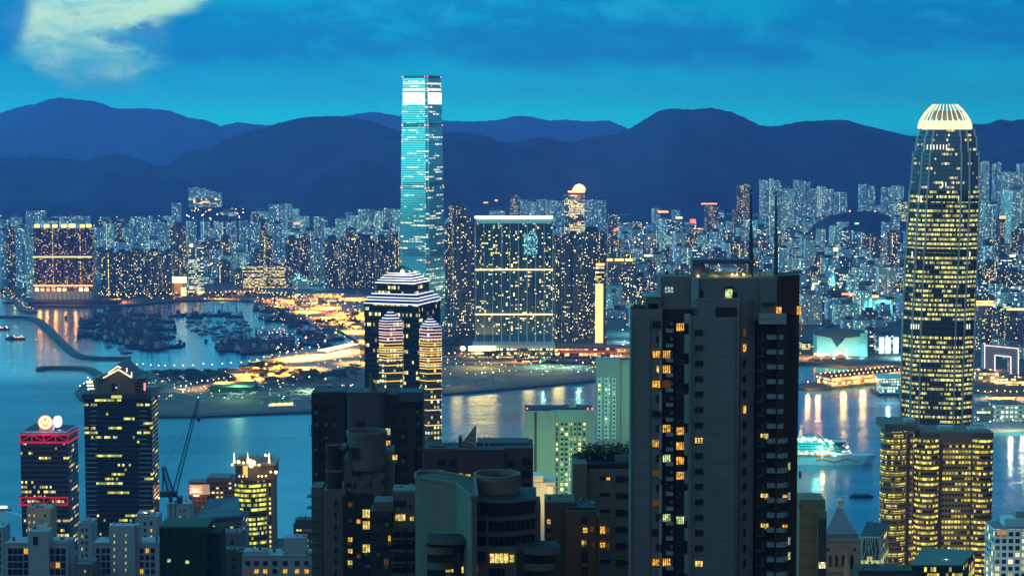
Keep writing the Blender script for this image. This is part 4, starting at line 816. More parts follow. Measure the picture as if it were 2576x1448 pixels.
for x0, x1, y0, D_, lb in ((1328, 1405, 918, 3230, 'turquoise-lit tent hall left of a pair'), (1408, 1502, 926, 3200, 'pale tent hall right of a pair')):
    a = P(x0, y0, D_); c_ = P(x1, y0, D_); b = MB(); y_ = D_
    b.box(a.x, c_.x, y_, y_ + 40, 3, a.z * .55 + 1); o = b.build('tent_hall', mat('tent_wall', (.55, .8, .75), .7)); b = MB(); m_ = a.z * .55 + 1; zt = a.z + 2
    b.poly([(a.x - 1, y_ - 1, m_), (c_.x + 1, y_ - 1, m_), (c_.x, y_ + 20, zt), (a.x, y_ + 20, zt)]); b.poly([(a.x, y_ + 20, zt), (c_.x, y_ + 20, zt), (c_.x + 1, y_ + 41, m_), (a.x - 1, y_ + 41, m_)]); b.poly([(a.x - 1, y_ - 1, m_), (a.x, y_ + 20, zt), (a.x - 1, y_ + 41, m_)]); b.poly([(c_.x + 1, y_ + 41, m_), (c_.x, y_ + 20, zt), (c_.x + 1, y_ - 1, m_)])
    b.build('roof', mat('tent_roof', (.55, .85, .82), .7), o); tag(o, lb, 'tent hall', 'pair of tent halls'); lamp('tent_lamp', ((a.x + c_.x) / 2, y_ - 18, 16), (.45, 1, .8), 5e4, 2)
b = MB(); dots(b, 640, 905, 740, 860, 150, 'ooowy', (.6, 1.3), (4, 12), 11); dots(b, 690, 905, 870, 935, 60, 'oowwy', (.5, 1.1), (4, 12), 12); dots(b, 330, 905, 940, 1010, 90, 'owgwy', (.4, .9), (4, 9), 13); dots(b, 1112, 1560, 890, 945, 110, 'oywwg', (.5, 1.0), (4, 10), 14); dots(b, 0, 640, 735, 756, 90, 'ooowy', (.7, 1.4), (4, 12), 15)
o = b.build('traffic_lights_glow', [LIT[k] for k in LK]); tag(o, 'countless vehicle and yard lights on the waterfront roads', 'lights', kind='stuff')
r6 = random.Random(9); b = MB()
for _ in range(240):
    g_ = G(r6.uniform(270, 1480), r6.uniform(950, 1030), 3)
    if not inside((g_.x * FP / g_.y) + CX, HZ + CAMZ * FP / g_.y, [(230, 985), (330, 1025), (790, 1022), (1480, 940), (1480, 925), (700, 960), (330, 950)]): continue
    s_ = r6.uniform(3, 9); b.prism(rect(g_.x, g_.y, s_ * 2, s_, r6.uniform(0, 3)), 3.1, 3.1 + r6.uniform(1, 3), r6.randrange(2), sc=r6.uniform(.3, 1))
o = b.build('spoil_heaps', [earth, conc]); tag(o, 'scattered spoil heaps and materials over the reclaimed ground', 'rubble', kind='stuff')

# ---------------------------------------------------------------- far waterfront right of the grey tower
GI = glow('pier_gold', (1, .68, .18), 1.6)
pr = E('long_pier', None, 'long golden-lit pier building reaching into the harbour', 'pier')
A_ = G(2098, 977, 0); B_ = G(2290, 957, 0); C_ = G(2056, 966, 0); dv = (B_ - A_); wv = (C_ - A_)
def pdeck(name, z0, z1, m, f0=0, f1=1, g0=0, g1=1, parent=pr):
    q = [A_ + dv * f0 + wv * g0, A_ + dv * f1 + wv * g0, A_ + dv * f1 + wv * g1, A_ + dv * f0 + wv * g1]; b = MB(); b.prism([(p.x, p.y) for p in q], z0, z1, 0, 1, bot=True); return b.build(name, [m, ROOF], parent)
pdeck('quay', -1, 3.5, mat('pier_quay', (.05, .045, .04), .8), -.35, 1.1, -.1, 1.05)
pf = fac('pier_facade', (.35, .22, .08), (.1, .08, .04), (1, .55, .12), (1, .82, .35), 4, 4.6, .85, .75, .5, .8, 4, 0, 3.0)
pdeck('lower_hall', 3.5, 10, pf, 0, 1, .02, .98); pdeck('slab_edge', 10, 11.5, mat('pier_slab', (.2, .16, .10), .8), -.03, 1, -.02, 1.02); pdeck('upper_hall', 11.5, 15, pf, -.02, 1, .02, .98); pdeck('roof_slab', 15, 16.4, mat('pier_roof', (.28, .17, .10), .8), -.03, 1, -.02, 1.02)
for i in range(34):
    q = A_ + dv * (i % 17) / 17 + wv * (.15 if i < 17 else .8); b = MB(); ball(b, (q.x, q.y, 18), .8, n=6, k=3); b.bar((q.x, q.y, 16.4), (q.x, q.y, 18), .2); b.build('roof_lamp', glow('pier_lamp', (1, .45, .12), 9), pr)
for f in (.1, .35, .6, .85): q = A_ + dv * f; lamp('pier_lamp_light', (q.x, q.y - 14, 13), (1, .55, .14), 5e4, 4)
for x in (2032, 2058): g_ = G(x, 981, 3); lamp('pier_end_lamp', (g_.x, g_.y, 12), (1, .42, .14), 5e4, 2); put_lamp('o', x, 981, 'orange lamp on the low end of the golden pier', 'lamps at the end of the golden pier')
for i, (x0, x1, y) in enumerate([(2038, 2062, 905), (2068, 2092, 905), (2104, 2124, 902)]):
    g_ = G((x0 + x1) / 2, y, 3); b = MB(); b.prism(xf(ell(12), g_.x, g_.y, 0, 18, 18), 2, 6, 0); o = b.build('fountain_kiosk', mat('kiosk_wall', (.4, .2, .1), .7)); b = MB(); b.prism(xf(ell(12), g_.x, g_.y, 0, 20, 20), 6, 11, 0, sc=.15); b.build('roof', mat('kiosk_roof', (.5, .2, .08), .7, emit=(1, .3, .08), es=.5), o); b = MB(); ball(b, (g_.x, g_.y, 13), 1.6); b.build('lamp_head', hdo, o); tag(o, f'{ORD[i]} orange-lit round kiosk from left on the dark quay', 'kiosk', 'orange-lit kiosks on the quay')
# theatre hall: teal walls under a sweeping roof with a notch
cc = E('theatre_hall', None, 'windowless turquoise-lit hall with a sweeping dark roof', 'theatre')
D = 3330; tw = mat('theatre_tile', (.35, .70, .66), .7)
def prof(name, pts, D, dep, m, parent):
    q = [P(x, y, D) for x, y in pts]; b = MB(); b.poly([(p.x, D, p.z) for p in q]); b.poly([(p.x, D + dep, p.z) for p in reversed(q)]); n = len(q)
    for i in range(n): a, c_ = q[i], q[(i + 1) % n]; b.poly([(a.x, D, a.z), (a.x, D + dep, a.z), (c_.x, D + dep, c_.z), (c_.x, D, c_.z)])
    return b.build(name, m, parent)
prof('hall_wall', [(2055, 905), (2177, 905), (2177, 843), (2130, 846), (2106, 872), (2094, 848), (2055, 838)], D, 40, tw, cc)
prof('roof', [(2050, 842), (2092, 850), (2106, 873), (2120, 850), (2184, 844), (2184, 838), (2120, 832), (2050, 834)], D - 4, 50, mat('theatre_roof', (.04, .07, .07), .7), cc)
prof('side_tower', [(2165, 905), (2182, 905), (2182, 838), (2165, 838)], D - 8, 20, tw, cc)
for x, y, w_, h in ((2128, 875, 4, 26), (2098, 880, 12, 14)): pbox('lit_panel', x, x + w_, y, y + h, D - 6, 2, glow('panel_glow', (1, .95, .65), 2.4), cc)
for x, c_ in ((2068, (.2, .95, 1)), (2100, (.8, 1, .7)), (2135, (1, .95, .5)), (2168, (.2, .95, 1))): g_ = P(x, 896, D - 24); lamp('theatre_floodlight', g_, c_, 2.6e4, 2)
lw = fac('low_block', (.3, .36, .38), (.05, .07, .08), YEL, WHT, 4, 3.6, .8, .5, .3, .4, 3, 0, 2.4)
for i, (x0, x1, y0, D_, m_, lb) in enumerate([(2018, 2052, 865, 3420, lw, 'low reddish block left of the turquoise hall'), (2182, 2206, 830, 3400, ST['glass'][0], 'narrow glass block right of the turquoise hall'), (2140, 2200, 820, 3650, lw, 'broad low block above the turquoise hall'), (2205, 2262, 843, 3370, ST['glass'][0], 'dark glass block carrying firework screens')]):
    o, *_ = body('city_block', x0, x1, y0, D_, [m_, ROOF], BOX, dep=40); tag(o, lb, 'block'); b = MB(); c_ = P((x0 + x1) / 2, y0, D_); b.box(c_.x - 8, c_.x + 5, D_ + 10, D_ + 22, c_.z, c_.z + 4); b.build('roof_house', ROOF, o)
    if i == 3:
        for x in (2212, 2228, 2248): pbox('screen', x, x + 12, 848, 893, D_ - 3, 1, mat('firework_screen', (.2, .2, .3), emit=(.62, .85, 1), es=2.2), o)
strip_ = pbox('quay_hall', 2205, 2285, 898, 918, 3330, 30, fac('quay_hall_front', (.4, .25, .12), (.1, .1, .1), (1, .5, .15), WHT, 5, 5, .8, .6, .5, .6, 3, 0, 3)); tag(strip_, 'orange-lit low hall on the quay below the firework screens', 'hall')
fp = E('ferry_pier', None, 'turquoise two-storey ferry pier left of the crowned skyscraper', 'ferry pier')
D = 2870; pm = fac('ferry_pier_front', (.25, .7, .72), (.06, .12, .12), WHT, (.6, 1, .8), 4, 4.4, .6, .6, .3, .5, 3, 0, 2.6)
pbox('deck', 2206, 2300, 990, 996, 2866, 60, mat('pier_quay2', (.06, .07, .08), .8), fp, zb=-1); pbox('lower_hall', 2218, 2300, 970, 990, 2868, 40, pm, fp); pbox('upper_hall', 2214, 2300, 952, 968, 2870, 36, pm, fp); pbox('roof', 2210, 2300, 948, 952, 2866, 44, tw, fp)
g_ = P(2235, 990, 2790); lamp('pier_light', g_, (.3, 1, .95), 3e4, 2)
# right edge
for i, (x0, x1, y0, D_, dep, m_, lb) in enumerate([(2456, 2512, 938, 3000, 60, fac('long_hall_front', (.5, .5, .4), (.2, .18, .1), YEL, WHT, 6, 6, .85, .5, .4, .7, 3, 0, 2.6), 'pale long hall right of the crowned skyscraper'), (2512, 2580, 952, 2960, 30, pf, 'low golden hall at the right edge'), (2456, 2507, 1024, 2610, 40, ST['glass'][0], 'banded blue-white office block at the quay'), (2504, 2580, 1018, 2600, 50, fac('green_white_block', (.45, .62, .58), (.05, .1, .1), WHT, (.7, 1, .8), 6, 6, .5, .4, .4, .3, 3, 0, 2.6), 'pale green waterfront block at the right edge')]):
    o, *_ = body('waterfront_block', x0, x1, y0, D_, [m_, ROOFP], BOX, dep=dep, z0=-1); tag(o, lb, 'block'); b = MB(); c_ = P((x0 + x1) / 2, y0, D_); b.box(c_.x - 7, c_.x + 6, D_ + 8, D_ + 20, c_.z, c_.z + 5); b.box(c_.x + 8, c_.x + 10, D_ + 8, D_ + 10, c_.z, c_.z + 9); b.build('roof_house', ROOFP, o)
def quay(pts, label):
    q = [G(x, y, 3) for x, y in pts]; o = flat('quay', q, 3, conc, skirt=-1); del o['kind']; return tag(o, label, 'quay', 'quays right of the crowned skyscraper')
quay([(2440, 1000), (2600, 996), (2600, 1012), (2440, 1016)], 'thin orange-lit quay right of the crowned skyscraper'); quay([(2440, 1062), (2600, 1050), (2600, 1078), (2440, 1084)], 'lowest quay, under the pale green block')
along([(2460, 1000), (2575, 1000)], 8, 'o', 'orange lamp on the thin quay', 'lamps on the thin quay', s=.8); along([(2460, 1078), (2575, 1070)], 5, 'wg', 'white lamp on the lowest quay', 'lamps on the lowest quay')
for x, y, p_, c_ in ((2480, 985, 2, 0), (2530, 1004, 2, 0), (2480, 1083, 2.0, 1), (2540, 1082, 2, 1), (2570, 1082, 2, 1), (2500, 930, 3, 0)): g_ = G(x, y, 3); lamp('quay_light', (g_.x, g_.y - 6, 12), ((1, .6, .2), (.95, 1, .6))[c_], p_ * 1.2e4, 2)
ar = E('arch_building', None, 'square-arched block outlined in pink neon', 'arch block')
D = 3085; am = fac('arch_facade', (.22, .28, .32), (.04, .06, .08), WHT, YEL, 4, 3.4, .5, .5, .2, .1, 3, 0, 2)
prof('arch', [(2477, 950), (2477, 868), (2562, 876), (2562, 952), (2543, 952), (2543, 897), (2503, 893), (2503, 950)], D, 24, am, ar)
for a, c_ in (((2477, 950), (2477, 868)), ((2477, 868), (2562, 876)), ((2562, 876), (2562, 952)), ((2503, 950), (2503, 893)), ((2503, 893), (2543, 897)), ((2543, 897), (2543, 952))): b = MB(); b.bar(P(*a, D - 1), P(*c_, D - 1), 1.1); b.build('neon_tube', GP, ar)
for x0, x1, y0, D_, lb in ((2456, 2500, 757, 3385, 'upper'), (2456, 2503, 764, 3370, 'lower'), (2534, 2580, 776, 3370, 'right-hand')):
    o = pbox('neon_cornice', x0, x1, y0, y0 + 4, D_, 6, GO); tag(o, f'{lb} orange neon cornice strip on the dark tower roofs', 'neon sign', 'orange neon cornices'); 
put_lamp('m', 2137, 572, 'dazzling green-white sports light on the wooded hill, leftmost of three', 'sports lights on the wooded hill', 2); put_lamp('m', 2200, 572, 'dazzling sports light on the wooded hill, middle of three', 'sports lights on the wooded hill', 2); put_lamp('m', 2252, 572, 'dazzling sports light on the wooded hill, rightmost of three', 'sports lights on the wooded hill', 2)
# ---------------------------------------------------------------- near shore: the big named towers
def ringpts(pts, s, cx, cy_): return [((x - cx) * s + cx, (y - cy_) * s + cy_) for x, y in pts]
# crowned skyscraper on the right
ifc = E('crowned_skyscraper', None, 'tall grid-glass skyscraper with a glowing white finned crown', 'skyscraper')
D = 1770; cx = P(2364, 700, D).x; cyy = D + 30; W0 = 66.0; K = W0 / 186
CH = [(-.5, -.30), (-.42, -.36), (-.36, -.46), (-.24, -.5), (.24, -.5), (.36, -.46), (.42, -.36), (.5, -.30), (.5, .30), (.36, .46), (.24, .5), (-.24, .5), (-.36, .46), (-.5, .30)]
def cring(wpx, px=None, rot=-.22, grow=0.0):
    w = wpx * K + grow; xx = P(2364 if px is None else px, 600, cyy).x; return xf(CH, xx, cyy, rot, w * .95, w * .95)
zi = lambda py: P(2364, py, D).z
mfi = fac('grid_glass', (.06, .075, .08), (.03, .05, .065), (1, .82, .18), (.95, .9, .32), 1.5, 4.2, .9, .50, .03, .82, 6, 0, 1.0, .12, .8, .35)
mfu = fac('grid_glass_upper', (.09, .13, .16), (.06, .12, .2), YEL, (1, .9, .6), 1.5, 4.2, .84, .5, .03, .16, 5, 0, 1.0, .12, .6, .6)
b = MB(); lv = [(1100, 186, 2363), (812, 186, 2365), (622, 184, 2370), (480, 176, 2374), (382, 157, 2376), (343, 144, 2377), (326, 132, 2377)]
for i, ((y0, w0, p0), (y1, w1, p1)) in enumerate(zip(lv, lv[1:])):
    b.prism(cring(w0, p0), zi(y0), zi(y1), 0 if y0 > 500 else 1, 2, u0=5, top=cring((w0 + w1) / 2, p1))
b.build('shaft', [mfi, mfu, ROOF], ifc)
fn = mat('fin_steel', (.55, .62, .60), .35, .5)
for k in (0, 2, 3, 4, 5, 7):
    b = MB()
    for (y0, w0, p0), (y1, w1, p1) in zip(lv, lv[1:]):
        q0 = cring(w0, p0, grow=.7)[k]; q1 = cring((w0 + w1) / 2, p1, grow=.7)[k]; b.bar((*q0, zi(y0)), (*q1, zi(y1)), 1.9)
    b.build('fin', fn, ifc)
def along_ring(r_, f):   # a point on the front half of the outline
    seg = [r_[13]] + r_[0:9]; L_ = [math.hypot(seg[i + 1][0] - seg[i][0], seg[i + 1][1] - seg[i][1]) for i in range(9)]; s_ = f * sum(L_)
    for i, l in enumerate(L_):
        if s_ <= l: return (seg[i][0] + (seg[i + 1][0] - seg[i][0]) * s_ / l, seg[i][1] + (seg[i + 1][1] - seg[i][1]) * s_ / l)
        s_ -= l
    return seg[-1]
rbm = mat('rib_steel', (.34, .40, .40), .4, .4)
for k in range(44):
    f = (k + .5) / 44; b = MB()
    for (y0, w0, p0), (y1, w1, p1) in zip(lv, lv[1:]):
        q0 = along_ring(cring(w0, p0, grow=.3), f); q1 = along_ring(cring((w0 + w1) / 2, p1, grow=.3), f); b.bar((*q0, zi(y0)), (*q1, zi(y1)), .30, n=3)
    b.build('rib', rbm, ifc)
mb_ = mat('plant_floor_louvres', (.025, .03, .035), .5, spec=.5)
for y0, y1, w, p in ((626, 646, 185, 2370), (808, 846, 187, 2365), (498, 508, 180, 2374)):
    for j in range(3 if y1 - y0 > 30 else 2 if y1 - y0 > 12 else 1):
        ya = y0 + (y1 - y0) / (3 if y1 - y0 > 30 else 2 if y1 - y0 > 12 else 1) * j; b = MB(); b.prism(cring(w, p, grow=.5), zi(ya + 9.5), zi(ya), 0); b.build('plant_floor_band', mb_, ifc)
for y, xs in ((838 - 12, (2290, 2296, 2302, 2308, 2430, 2436)), (638 + 6, (2292, 2410, 2418, 2426, 2437)), (505, (2308, 2314, 2408, 2416, 2424, 2436)), (376, (2332, 2340, 2348, 2356, 2364, 2372, 2380)), (470, (2370, 2378, 2388, 2396, 2404, 2410))):
    for x in xs:
        a = P(x, y - 12, D + 2); c_ = P(x + 1.6, y, D + 2); q = cring(184 if y > 480 else 160, 2372, grow=1.2); fy = min(p[1] for p in q); b = MB(); b.box(a.x, c_.x, fy + .2 + abs(x - 2364) * .03, fy + 1.2 + abs(x - 2364) * .03, c_.z, a.z); b.build('facade_light', glow('facade_light_glow', (1, .95, .75), 1.6), ifc)
mc = glow('crown_fin_glow', (1, .9, .48), 1.35)
b = MB(); b.prism(cring(130, 2377), zi(326), zi(304), 0, 0, top=cring(119, 2376)); b.build('crown_drum', glow('crown_drum_glow', (1, .88, .46), 1.35), ifc)
N = 28; base_r = cring(133, 2377); 
for k in range(N):
    a = 2 * math.pi * (k + .5) / N; ca, sa = math.cos(a), math.sin(a); b = MB(); prev = None
    for j in range(7):
        t_ = j / 6; y = 324 - 62 * t_; w = (66 - 36 * t_ ** 1.9) * K * (1 if abs(ca) < .97 else 1); sq = 1 / max(abs(ca), abs(sa)) ** .45
        q = Vector((P(2377, 300, cyy).x + ca * w * min(sq, 1.12), cyy + sa * w * min(sq, 1.12), zi(y)))
        if prev is not None: b.bar(prev, q, 1.25 - .6 * t_)
        prev = q
    b.build('crown_fin', mc, ifc)
b = MB(); b.prism(cring(78, 2376), zi(300), zi(278), 0, 1); b.build('plant_room', [mat('plant_room_wall', (.3, .3, .25), .7), ROOF], ifc)
lamp('crown_light', (P(2377, 300, cyy).x, cyy, zi(292)), (1, .9, .6), 4e4, 4)

# twin gold office towers with rounded bays
mg = fac('gold_office_facade', (.20, .15, .07), (.03, .035, .02), (1, .70, .07), (1, .82, .2), 1.5, 3.75, .93, .56, .06, .72, 5, 0, 1.0, .12, .9, .3)
mg2 = fac('gold_stone_facade', (.24, .18, .09), (.03, .035, .02), (1, .70, .07), (1, .82, .2), 2.2, 3.75, .72, .46, .10, .62, 4, 0, 1.0, .12, .9, .3)
stn = mat('brown_granite', (0.1360, 0.1020, 0.0612), .6, nz=.2, nscale=.3)
D = 1350
def gold(nm, bays, flats, yt, label, boxes, roofband):
    t_ = E(nm, None, label, 'office tower')
    for i, (x0, x1, s0, yy) in enumerate(bays):
        w = (x1 - x0) / FP * D; c_ = P((x0 + x1) / 2, yy, D); pts = [(c_.x - w / 2, D + 9)] + [(c_.x + w / 2 * math.cos(a), D + 5 - 7.5 * math.sin(a)) for a in [math.pi - math.pi * j / 14 for j in range(15)]] + [(c_.x + w / 2, D + 9)]
        b = MB(); b.prism(pts, 5, c_.z, 0, 1, u0=i * 50); b.build('curved_bay', [mg, ROOF], t_)
        z_ = c_.z; b = MB(); n_ = 0
        while z_ > 60:
            z_ -= 3.75; n_ += 1
            b.prism([(x_, y_) for x_, y_ in ringpts(pts, 1.012, c_.x, D + 9)], z_, z_ + .75, 0, 0)
        o = b.build('spandrel_ring', stn, t_)
    for x0, x1, yy, off in flats:
        c_ = P(x0, yy, D); c2 = P(x1, yy, D); b = MB(); b.prism([(c_.x, D + off), (c2.x, D + off), (c2.x, D + 30), (c_.x, D + 30)], 5, c_.z, 0, 1, u0=200); b.build('flat_front', [mg2, ROOF], t_)
    for x0, x1, y0, y1, off in roofband: pbox('roof_parapet', x0, x1, y0, y1, D + off, 34, stn, t_)
    for x0, x1, y0, y1 in boxes: pbox('roof_house', x0, x1, y0, y1, D + 12, 8, mat('roof_house_white', (0.2720, 0.4216, 0.4488), .7), t_)
    return t_
gr_ = gold('office_tower', [(2306, 2366, 0, 1100), (2444, 2503, 0, 1100)], [(2364, 2446, 1098, 1.5)], 1100, 'broad gold-lit office tower with two rounded bays below the crowned skyscraper', [(2363, 2399, 1072, 1094), (2438, 2482, 1076, 1094)], [(2313, 2500, 1087, 1100, 3), (2366, 2444, 1090, 1112, .8)])
gl_ = gold('office_tower', [(2221, 2284, 0, 1084)], [(2282, 2302, 1080, 2)], 1080, 'narrower gold-lit office tower with one rounded bay, left of its broad twin', [(2278, 2304, 1054, 1068)], [(2226, 2308, 1066, 1084, 4)])
pbox('dark_side', 2301, 2308, 1082, 1448, D + 6, 20, DARK, gl_, zb=5); pbox('dark_joint', 2282.5, 2284.5, 1090, 1448, D + 1.7, .3, DARK, gl_, zb=5)
for x in (2364, 2445): pbox('dark_joint', x, x + 2, 1104, 1448, D + 1.2, .3, DARK, gr_, zb=5)
for x, y in ((2262, 1300), (2405, 1300), (2300, 1420), (2470, 1400), (2405, 1150)): lamp('street_glow_lamp', P(x, y, D - 45), (1, .66, .22), 4.5e3, 6)

# the neon-banded corner tower
nc = E('neon_tower', None, 'dark tower with a stepped pyramid crown drawn in white and violet neon', 'neon tower')
D = 1500; th = math.atan(49 / 142); sd = 142 / FP * D / math.cos(th); NC = P(1054, 800, D)
def nring(s, n=0.0):
    lx, ly = -math.cos(th), math.sin(th); rx, ry = math.sin(th), math.cos(th); o = []
    for u, v_ in ((0, 0), (0, 1), (1, 1), (1, 0)):
        u = .5 + (u - .5) * s; v_ = .5 + (v_ - .5) * s; o.append((NC.x + (lx * u + rx * v_) * sd, NC.y + (ly * u + ry * v_) * sd))
    return o
def ztier(py, s):
    q = nring(s)[0]; return P(0, py, q[1]).z
mn = fac('neon_tower_glass', (.02, .025, .03), (.015, .025, .03), YEL, (.9, 1, .5), 1.6, 4.0, .85, .6, .05, .20, 6, 0, 1.2, .08, .6, .3)
tiers = [(1.0, 1150, 766, 0), (.955, 766, 757, 1), (.91, 757, 750, 1), (.80, 750, 741, 1), (.70, 741, 713, 0), (.64, 713, 706, 1), (.55, 706, 700, 1), (.46, 700, 693, 1), (.37, 693, 688, 1)]
bl = mat('crown_blue_step', (.03, .05, .16), .4, spec=.5)
for i, (s_, y0, y1, k) in enumerate(tiers):
    b = MB(); z0 = 5 if i == 0 else ztier(y0, s_) - 2; z1 = ztier(y1, s_); b.prism(nring(s_), z0, z1, 0, 1, u0=i * 31); b.build('shaft' if i == 0 else 'crown_step', [mn if k == 0 else bl, bl], nc)
    r_ = nring(s_ + .012)
    for a, c_ in ((1, 0), (0, 3)): b = MB(); b.bar((*r_[a], z1), (*r_[c_], z1), .62); b.build('neon_tube', GV if i < 4 else glow('white_neon', (.85, .86, 1), 3), nc)
for i in range(4):
    q = nring(.34)[i]; c_ = nring(.0001)[0]; b = MB(); b.bar((*q, ztier(689, .34)), (c_[0], c_[1], ztier(668, .0001)), 1.0); b.build('crown_strut', DARK, nc)
c_ = nring(.0001)[0]; zt = P(0, 668, c_[1]).z; b = MB(); b.bar((*c_, zt), (*c_, P(0, 596, c_[1]).z), 1.4, w2=.5, n=6); b.bar((c_[0] - 2.5, c_[1], P(0, 634, c_[1]).z), (c_[0] + 2.5, c_[1], P(0, 634, c_[1]).z), .8); b.build('mast', mat('mast_paint', (.35, .6, .55), .6), nc)
b = MB(); ball(b, (c_[0], c_[1], ztier(684, .1)), 1.8); b.build('beacon', glow('peach_beacon', (1, .45, .3), 3), nc)
def slim(nm, xl, xc, xr, ytop, ysh, ys, D, label, ybase):
    t_ = E(nm, None, label, 'neon tower'); xm = P(xc, 900, D); wl = (xc - xl) / FP * D; wr = (xr - xc) / FP * D
    base = [(xm.x - wl, D + wl * .9), (xm.x, D), (xm.x + wr, D + wr * .35), (xm.x + wr, D + wr * .35 + 14), (xm.x - wl, D + wl * .9 + 14)]
    cx_ = sum(p[0] for p in base) / 5; cy_ = sum(p[1] for p in base) / 5; zt = P(0, ysh, D).z
    m_ = fac('slim_tower_facade', (.10, .11, .10), (.03, .06, .05), YEL, (.7, 1, .55), 2.4, 3.7, .55, .5, .28, .2, 3, 0, 1.5, .12, .5)
    b = MB(); b.prism(base, 5, zt, 0, 1); b.build('shaft', [m_, ROOF], t_)
    n = 4; 
    for j in range(n):
        s0 = 1 - j * .24; y0 = ysh + (ytop - ysh) * j / n; y1 = ysh + (ytop - ysh) * (j + 1) / n
        b = MB(); b.prism(ringpts(base, s0 * .93, cx_, cy_), P(0, y0, D).z, P(0, y1, D).z, 0, 1, top=ringpts(base, max(.12, s0 * .93 - .2), cx_, cy_)); b.build('crown_step', [bl, bl], t_)
        r_ = ringpts(base, s0 * .96, cx_, cy_); b = MB(); b.bar((*r_[0], P(0, y0, D).z), (*r_[1], P(0, y0, D).z), .5); b.bar((*r_[1], P(0, y0, D).z), (*r_[2], P(0, y0, D).z), .5); b.build('neon_tube', glow('white_neon', (.85, .86, 1), 3), t_)
    r_ = ringpts(base, 1.03, cx_, cy_)
    for y in ys:
        pk = y < 862; b = MB(); b.bar((*r_[0], P(0, y, D).z), (*r_[1], P(0, y, D).z), .5); b.bar((*r_[1], P(0, y, D).z), (*r_[2], P(0, y, D).z), .5)
        b.build('neon_tube', glow('rose_neon', (1, .58, .62), 2.2) if pk else glow('gold_neon', (1, .58, .16), 2.2), t_)
    if len(ys) > 22:
        for yb, c3 in ((985, (.3, .5, .42)),): pass
    return t_
slim('slim_tower', 953, 972, 1012, 781, 808, [723 + .3041 * c for c in (300, 320, 343, 372, 390, 415, 440, 468, 495, 512, 535, 555, 580, 602, 645, 708, 775, 865)], 1400, 'slim tower ringed in rose and gold neon, standing before the neon-crowned tower', 1100)
slim('slim_tower', 1055, 1076, 1110, 799, 822, [723 + .3041 * c for c in (352, 378, 405, 430, 458, 478, 502, 522, 540, 560, 585, 605, 630, 650, 672, 712, 772, 840, 930, 1015, 1140)], 1400, 'slim neon-ringed tower at the right foot of the neon-crowned tower', 1130)

# pale green floodlit hotels
gp_ = mat('pale_green_wall', (0.2856, 0.3536, 0.3060), .75, nz=.06, nscale=.1)
h1 = E('hotel', None, 'wide pale green floodlit hotel with a dark slit and a rooftop dish', 'hotel')
D = 1200; hw = fac('hotel_window_grid', (.45, .55, .44), (.03, .05, .04), YEL, (1, .8, .4), 2.7, 3.1, .6, .5, .34, 0, 3, .12, 1.7, .2, .4)
pbox('side_wing', 1320, 1386, 1034, 1448, D, 22, gp_, h1, zb=20); pbox('slit', 1344.5, 1350, 1036, 1240, D - .4, .5, DARK, h1); pbox('window_bay', 1386, 1484, 1052, 1448, D + 3, 18, hw, h1, zb=20)
pbox('right_pier', 1476, 1492, 1032, 1448, D, 22, gp_, h1, zb=20); pbox('left_pier', 1384, 1396, 1034, 1448, D - .6, 8, gp_, h1, zb=20); pbox('top_fascia', 1386, 1478, 1032, 1062, D + .5, 20, mat('teal_fascia', (0.2380, 0.3740, 0.3264), .7), h1)
for x in (1403, 1418, 1434, 1449, 1464): pbox('rib', x, x + 2.2, 1062, 1448, D + 1.6, 1.4, gp_, h1, zb=20)
pbox('roof', 1321, 1491, 1028.5, 1032, D + 4, 18, ROOF, h1)
b = MB(); c_ = P(1440, 1019, D + 12); n_ = 14
for i in range(n_): a0, a1 = 2 * math.pi * i / n_, 2 * math.pi * (i + 1) / n_; b.poly([(c_.x, c_.y + .9, c_.z), (c_.x + 2.4 * math.cos(a0), c_.y, c_.z + 1.6 * math.sin(a0)), (c_.x + 2.4 * math.cos(a1), c_.y, c_.z + 1.6 * math.sin(a1))]); 
b.bar((c_.x, c_.y + .5, c_.z), (c_.x, c_.y + .5, c_.z - 3), .4); b.build('dish', mat('dish_white', (.5, .75, .72), .6), h1)
for x in (1326, 1479, 1490): b = MB(); ball(b, P(x, 1027, D + 2), .55, n=6, k=3); b.build('roof_beacon', GR_, h1)
for x, y, p_ in ((1350, 1140, 7), (1350, 1280, 9), (1430, 1080, 5), (1440, 1260, 8)): lamp('green_floodlight', P(x, y, D - 30), (.5, 1, .5), p_ * 1.45e3, 2)
h2 = E('hotel', None, 'tall narrow pale green floodlit hotel left of the big grey tower', 'hotel'); D = 1500
hw2 = fac('hotel_window_grid_far', (.55, .70, .60), (.04, .07, .06), YEL, WHT, 3.0, 3.2, .5, .45, .2, 0, 3, 0, 1.6)
pbox('front', 1501, 1560, 905, 1200, D, 20, gp_, h2, zb=8); pbox('window_bay', 1503, 1514, 948, 1105, D - .5, .6, hw2, h2); pbox('window_bay', 1520, 1533, 948, 1105, D - .5, .6, hw2, h2); pbox('window_bay', 1540, 1549, 948, 1105, D - .5, .6, hw2, h2); pbox('side_pier', 1558, 1586, 912, 1200, D + 3, 17, mat('pale_lime_wall', (0.4216, 0.5100, 0.3536), .75), h2, zb=8)
for y in (930, 1010, 1090): lamp('green_floodlight', P(1540, y, D - 32), (.35, 1, .68), 8e3, 2)
wb = E('lit_podium_block', None, 'small white block glaring under amber floodlights beside the wide green hotel', 'block'); D = 760
pbox('block', 1342, 1396, 1213, 1448, D, 14, mat('cream_wall', (.7, .66, .5), .8), wb, zb=60); pbox('parapet', 1341, 1366, 1196, 1212, D - .5, 9, MATS['cream_wall'], wb); pbox('shaft_step', 1376, 1392, 1222, 1250, D - 1.2, 2, MATS['cream_wall'], wb)
lamp('amber_floodlight', P(1372, 1240, D - 9), (1, .72, .3), 2600, .8); lamp('amber_floodlight', P(1390, 1290, D - 9), (1, .66, .25), 2000, .8)

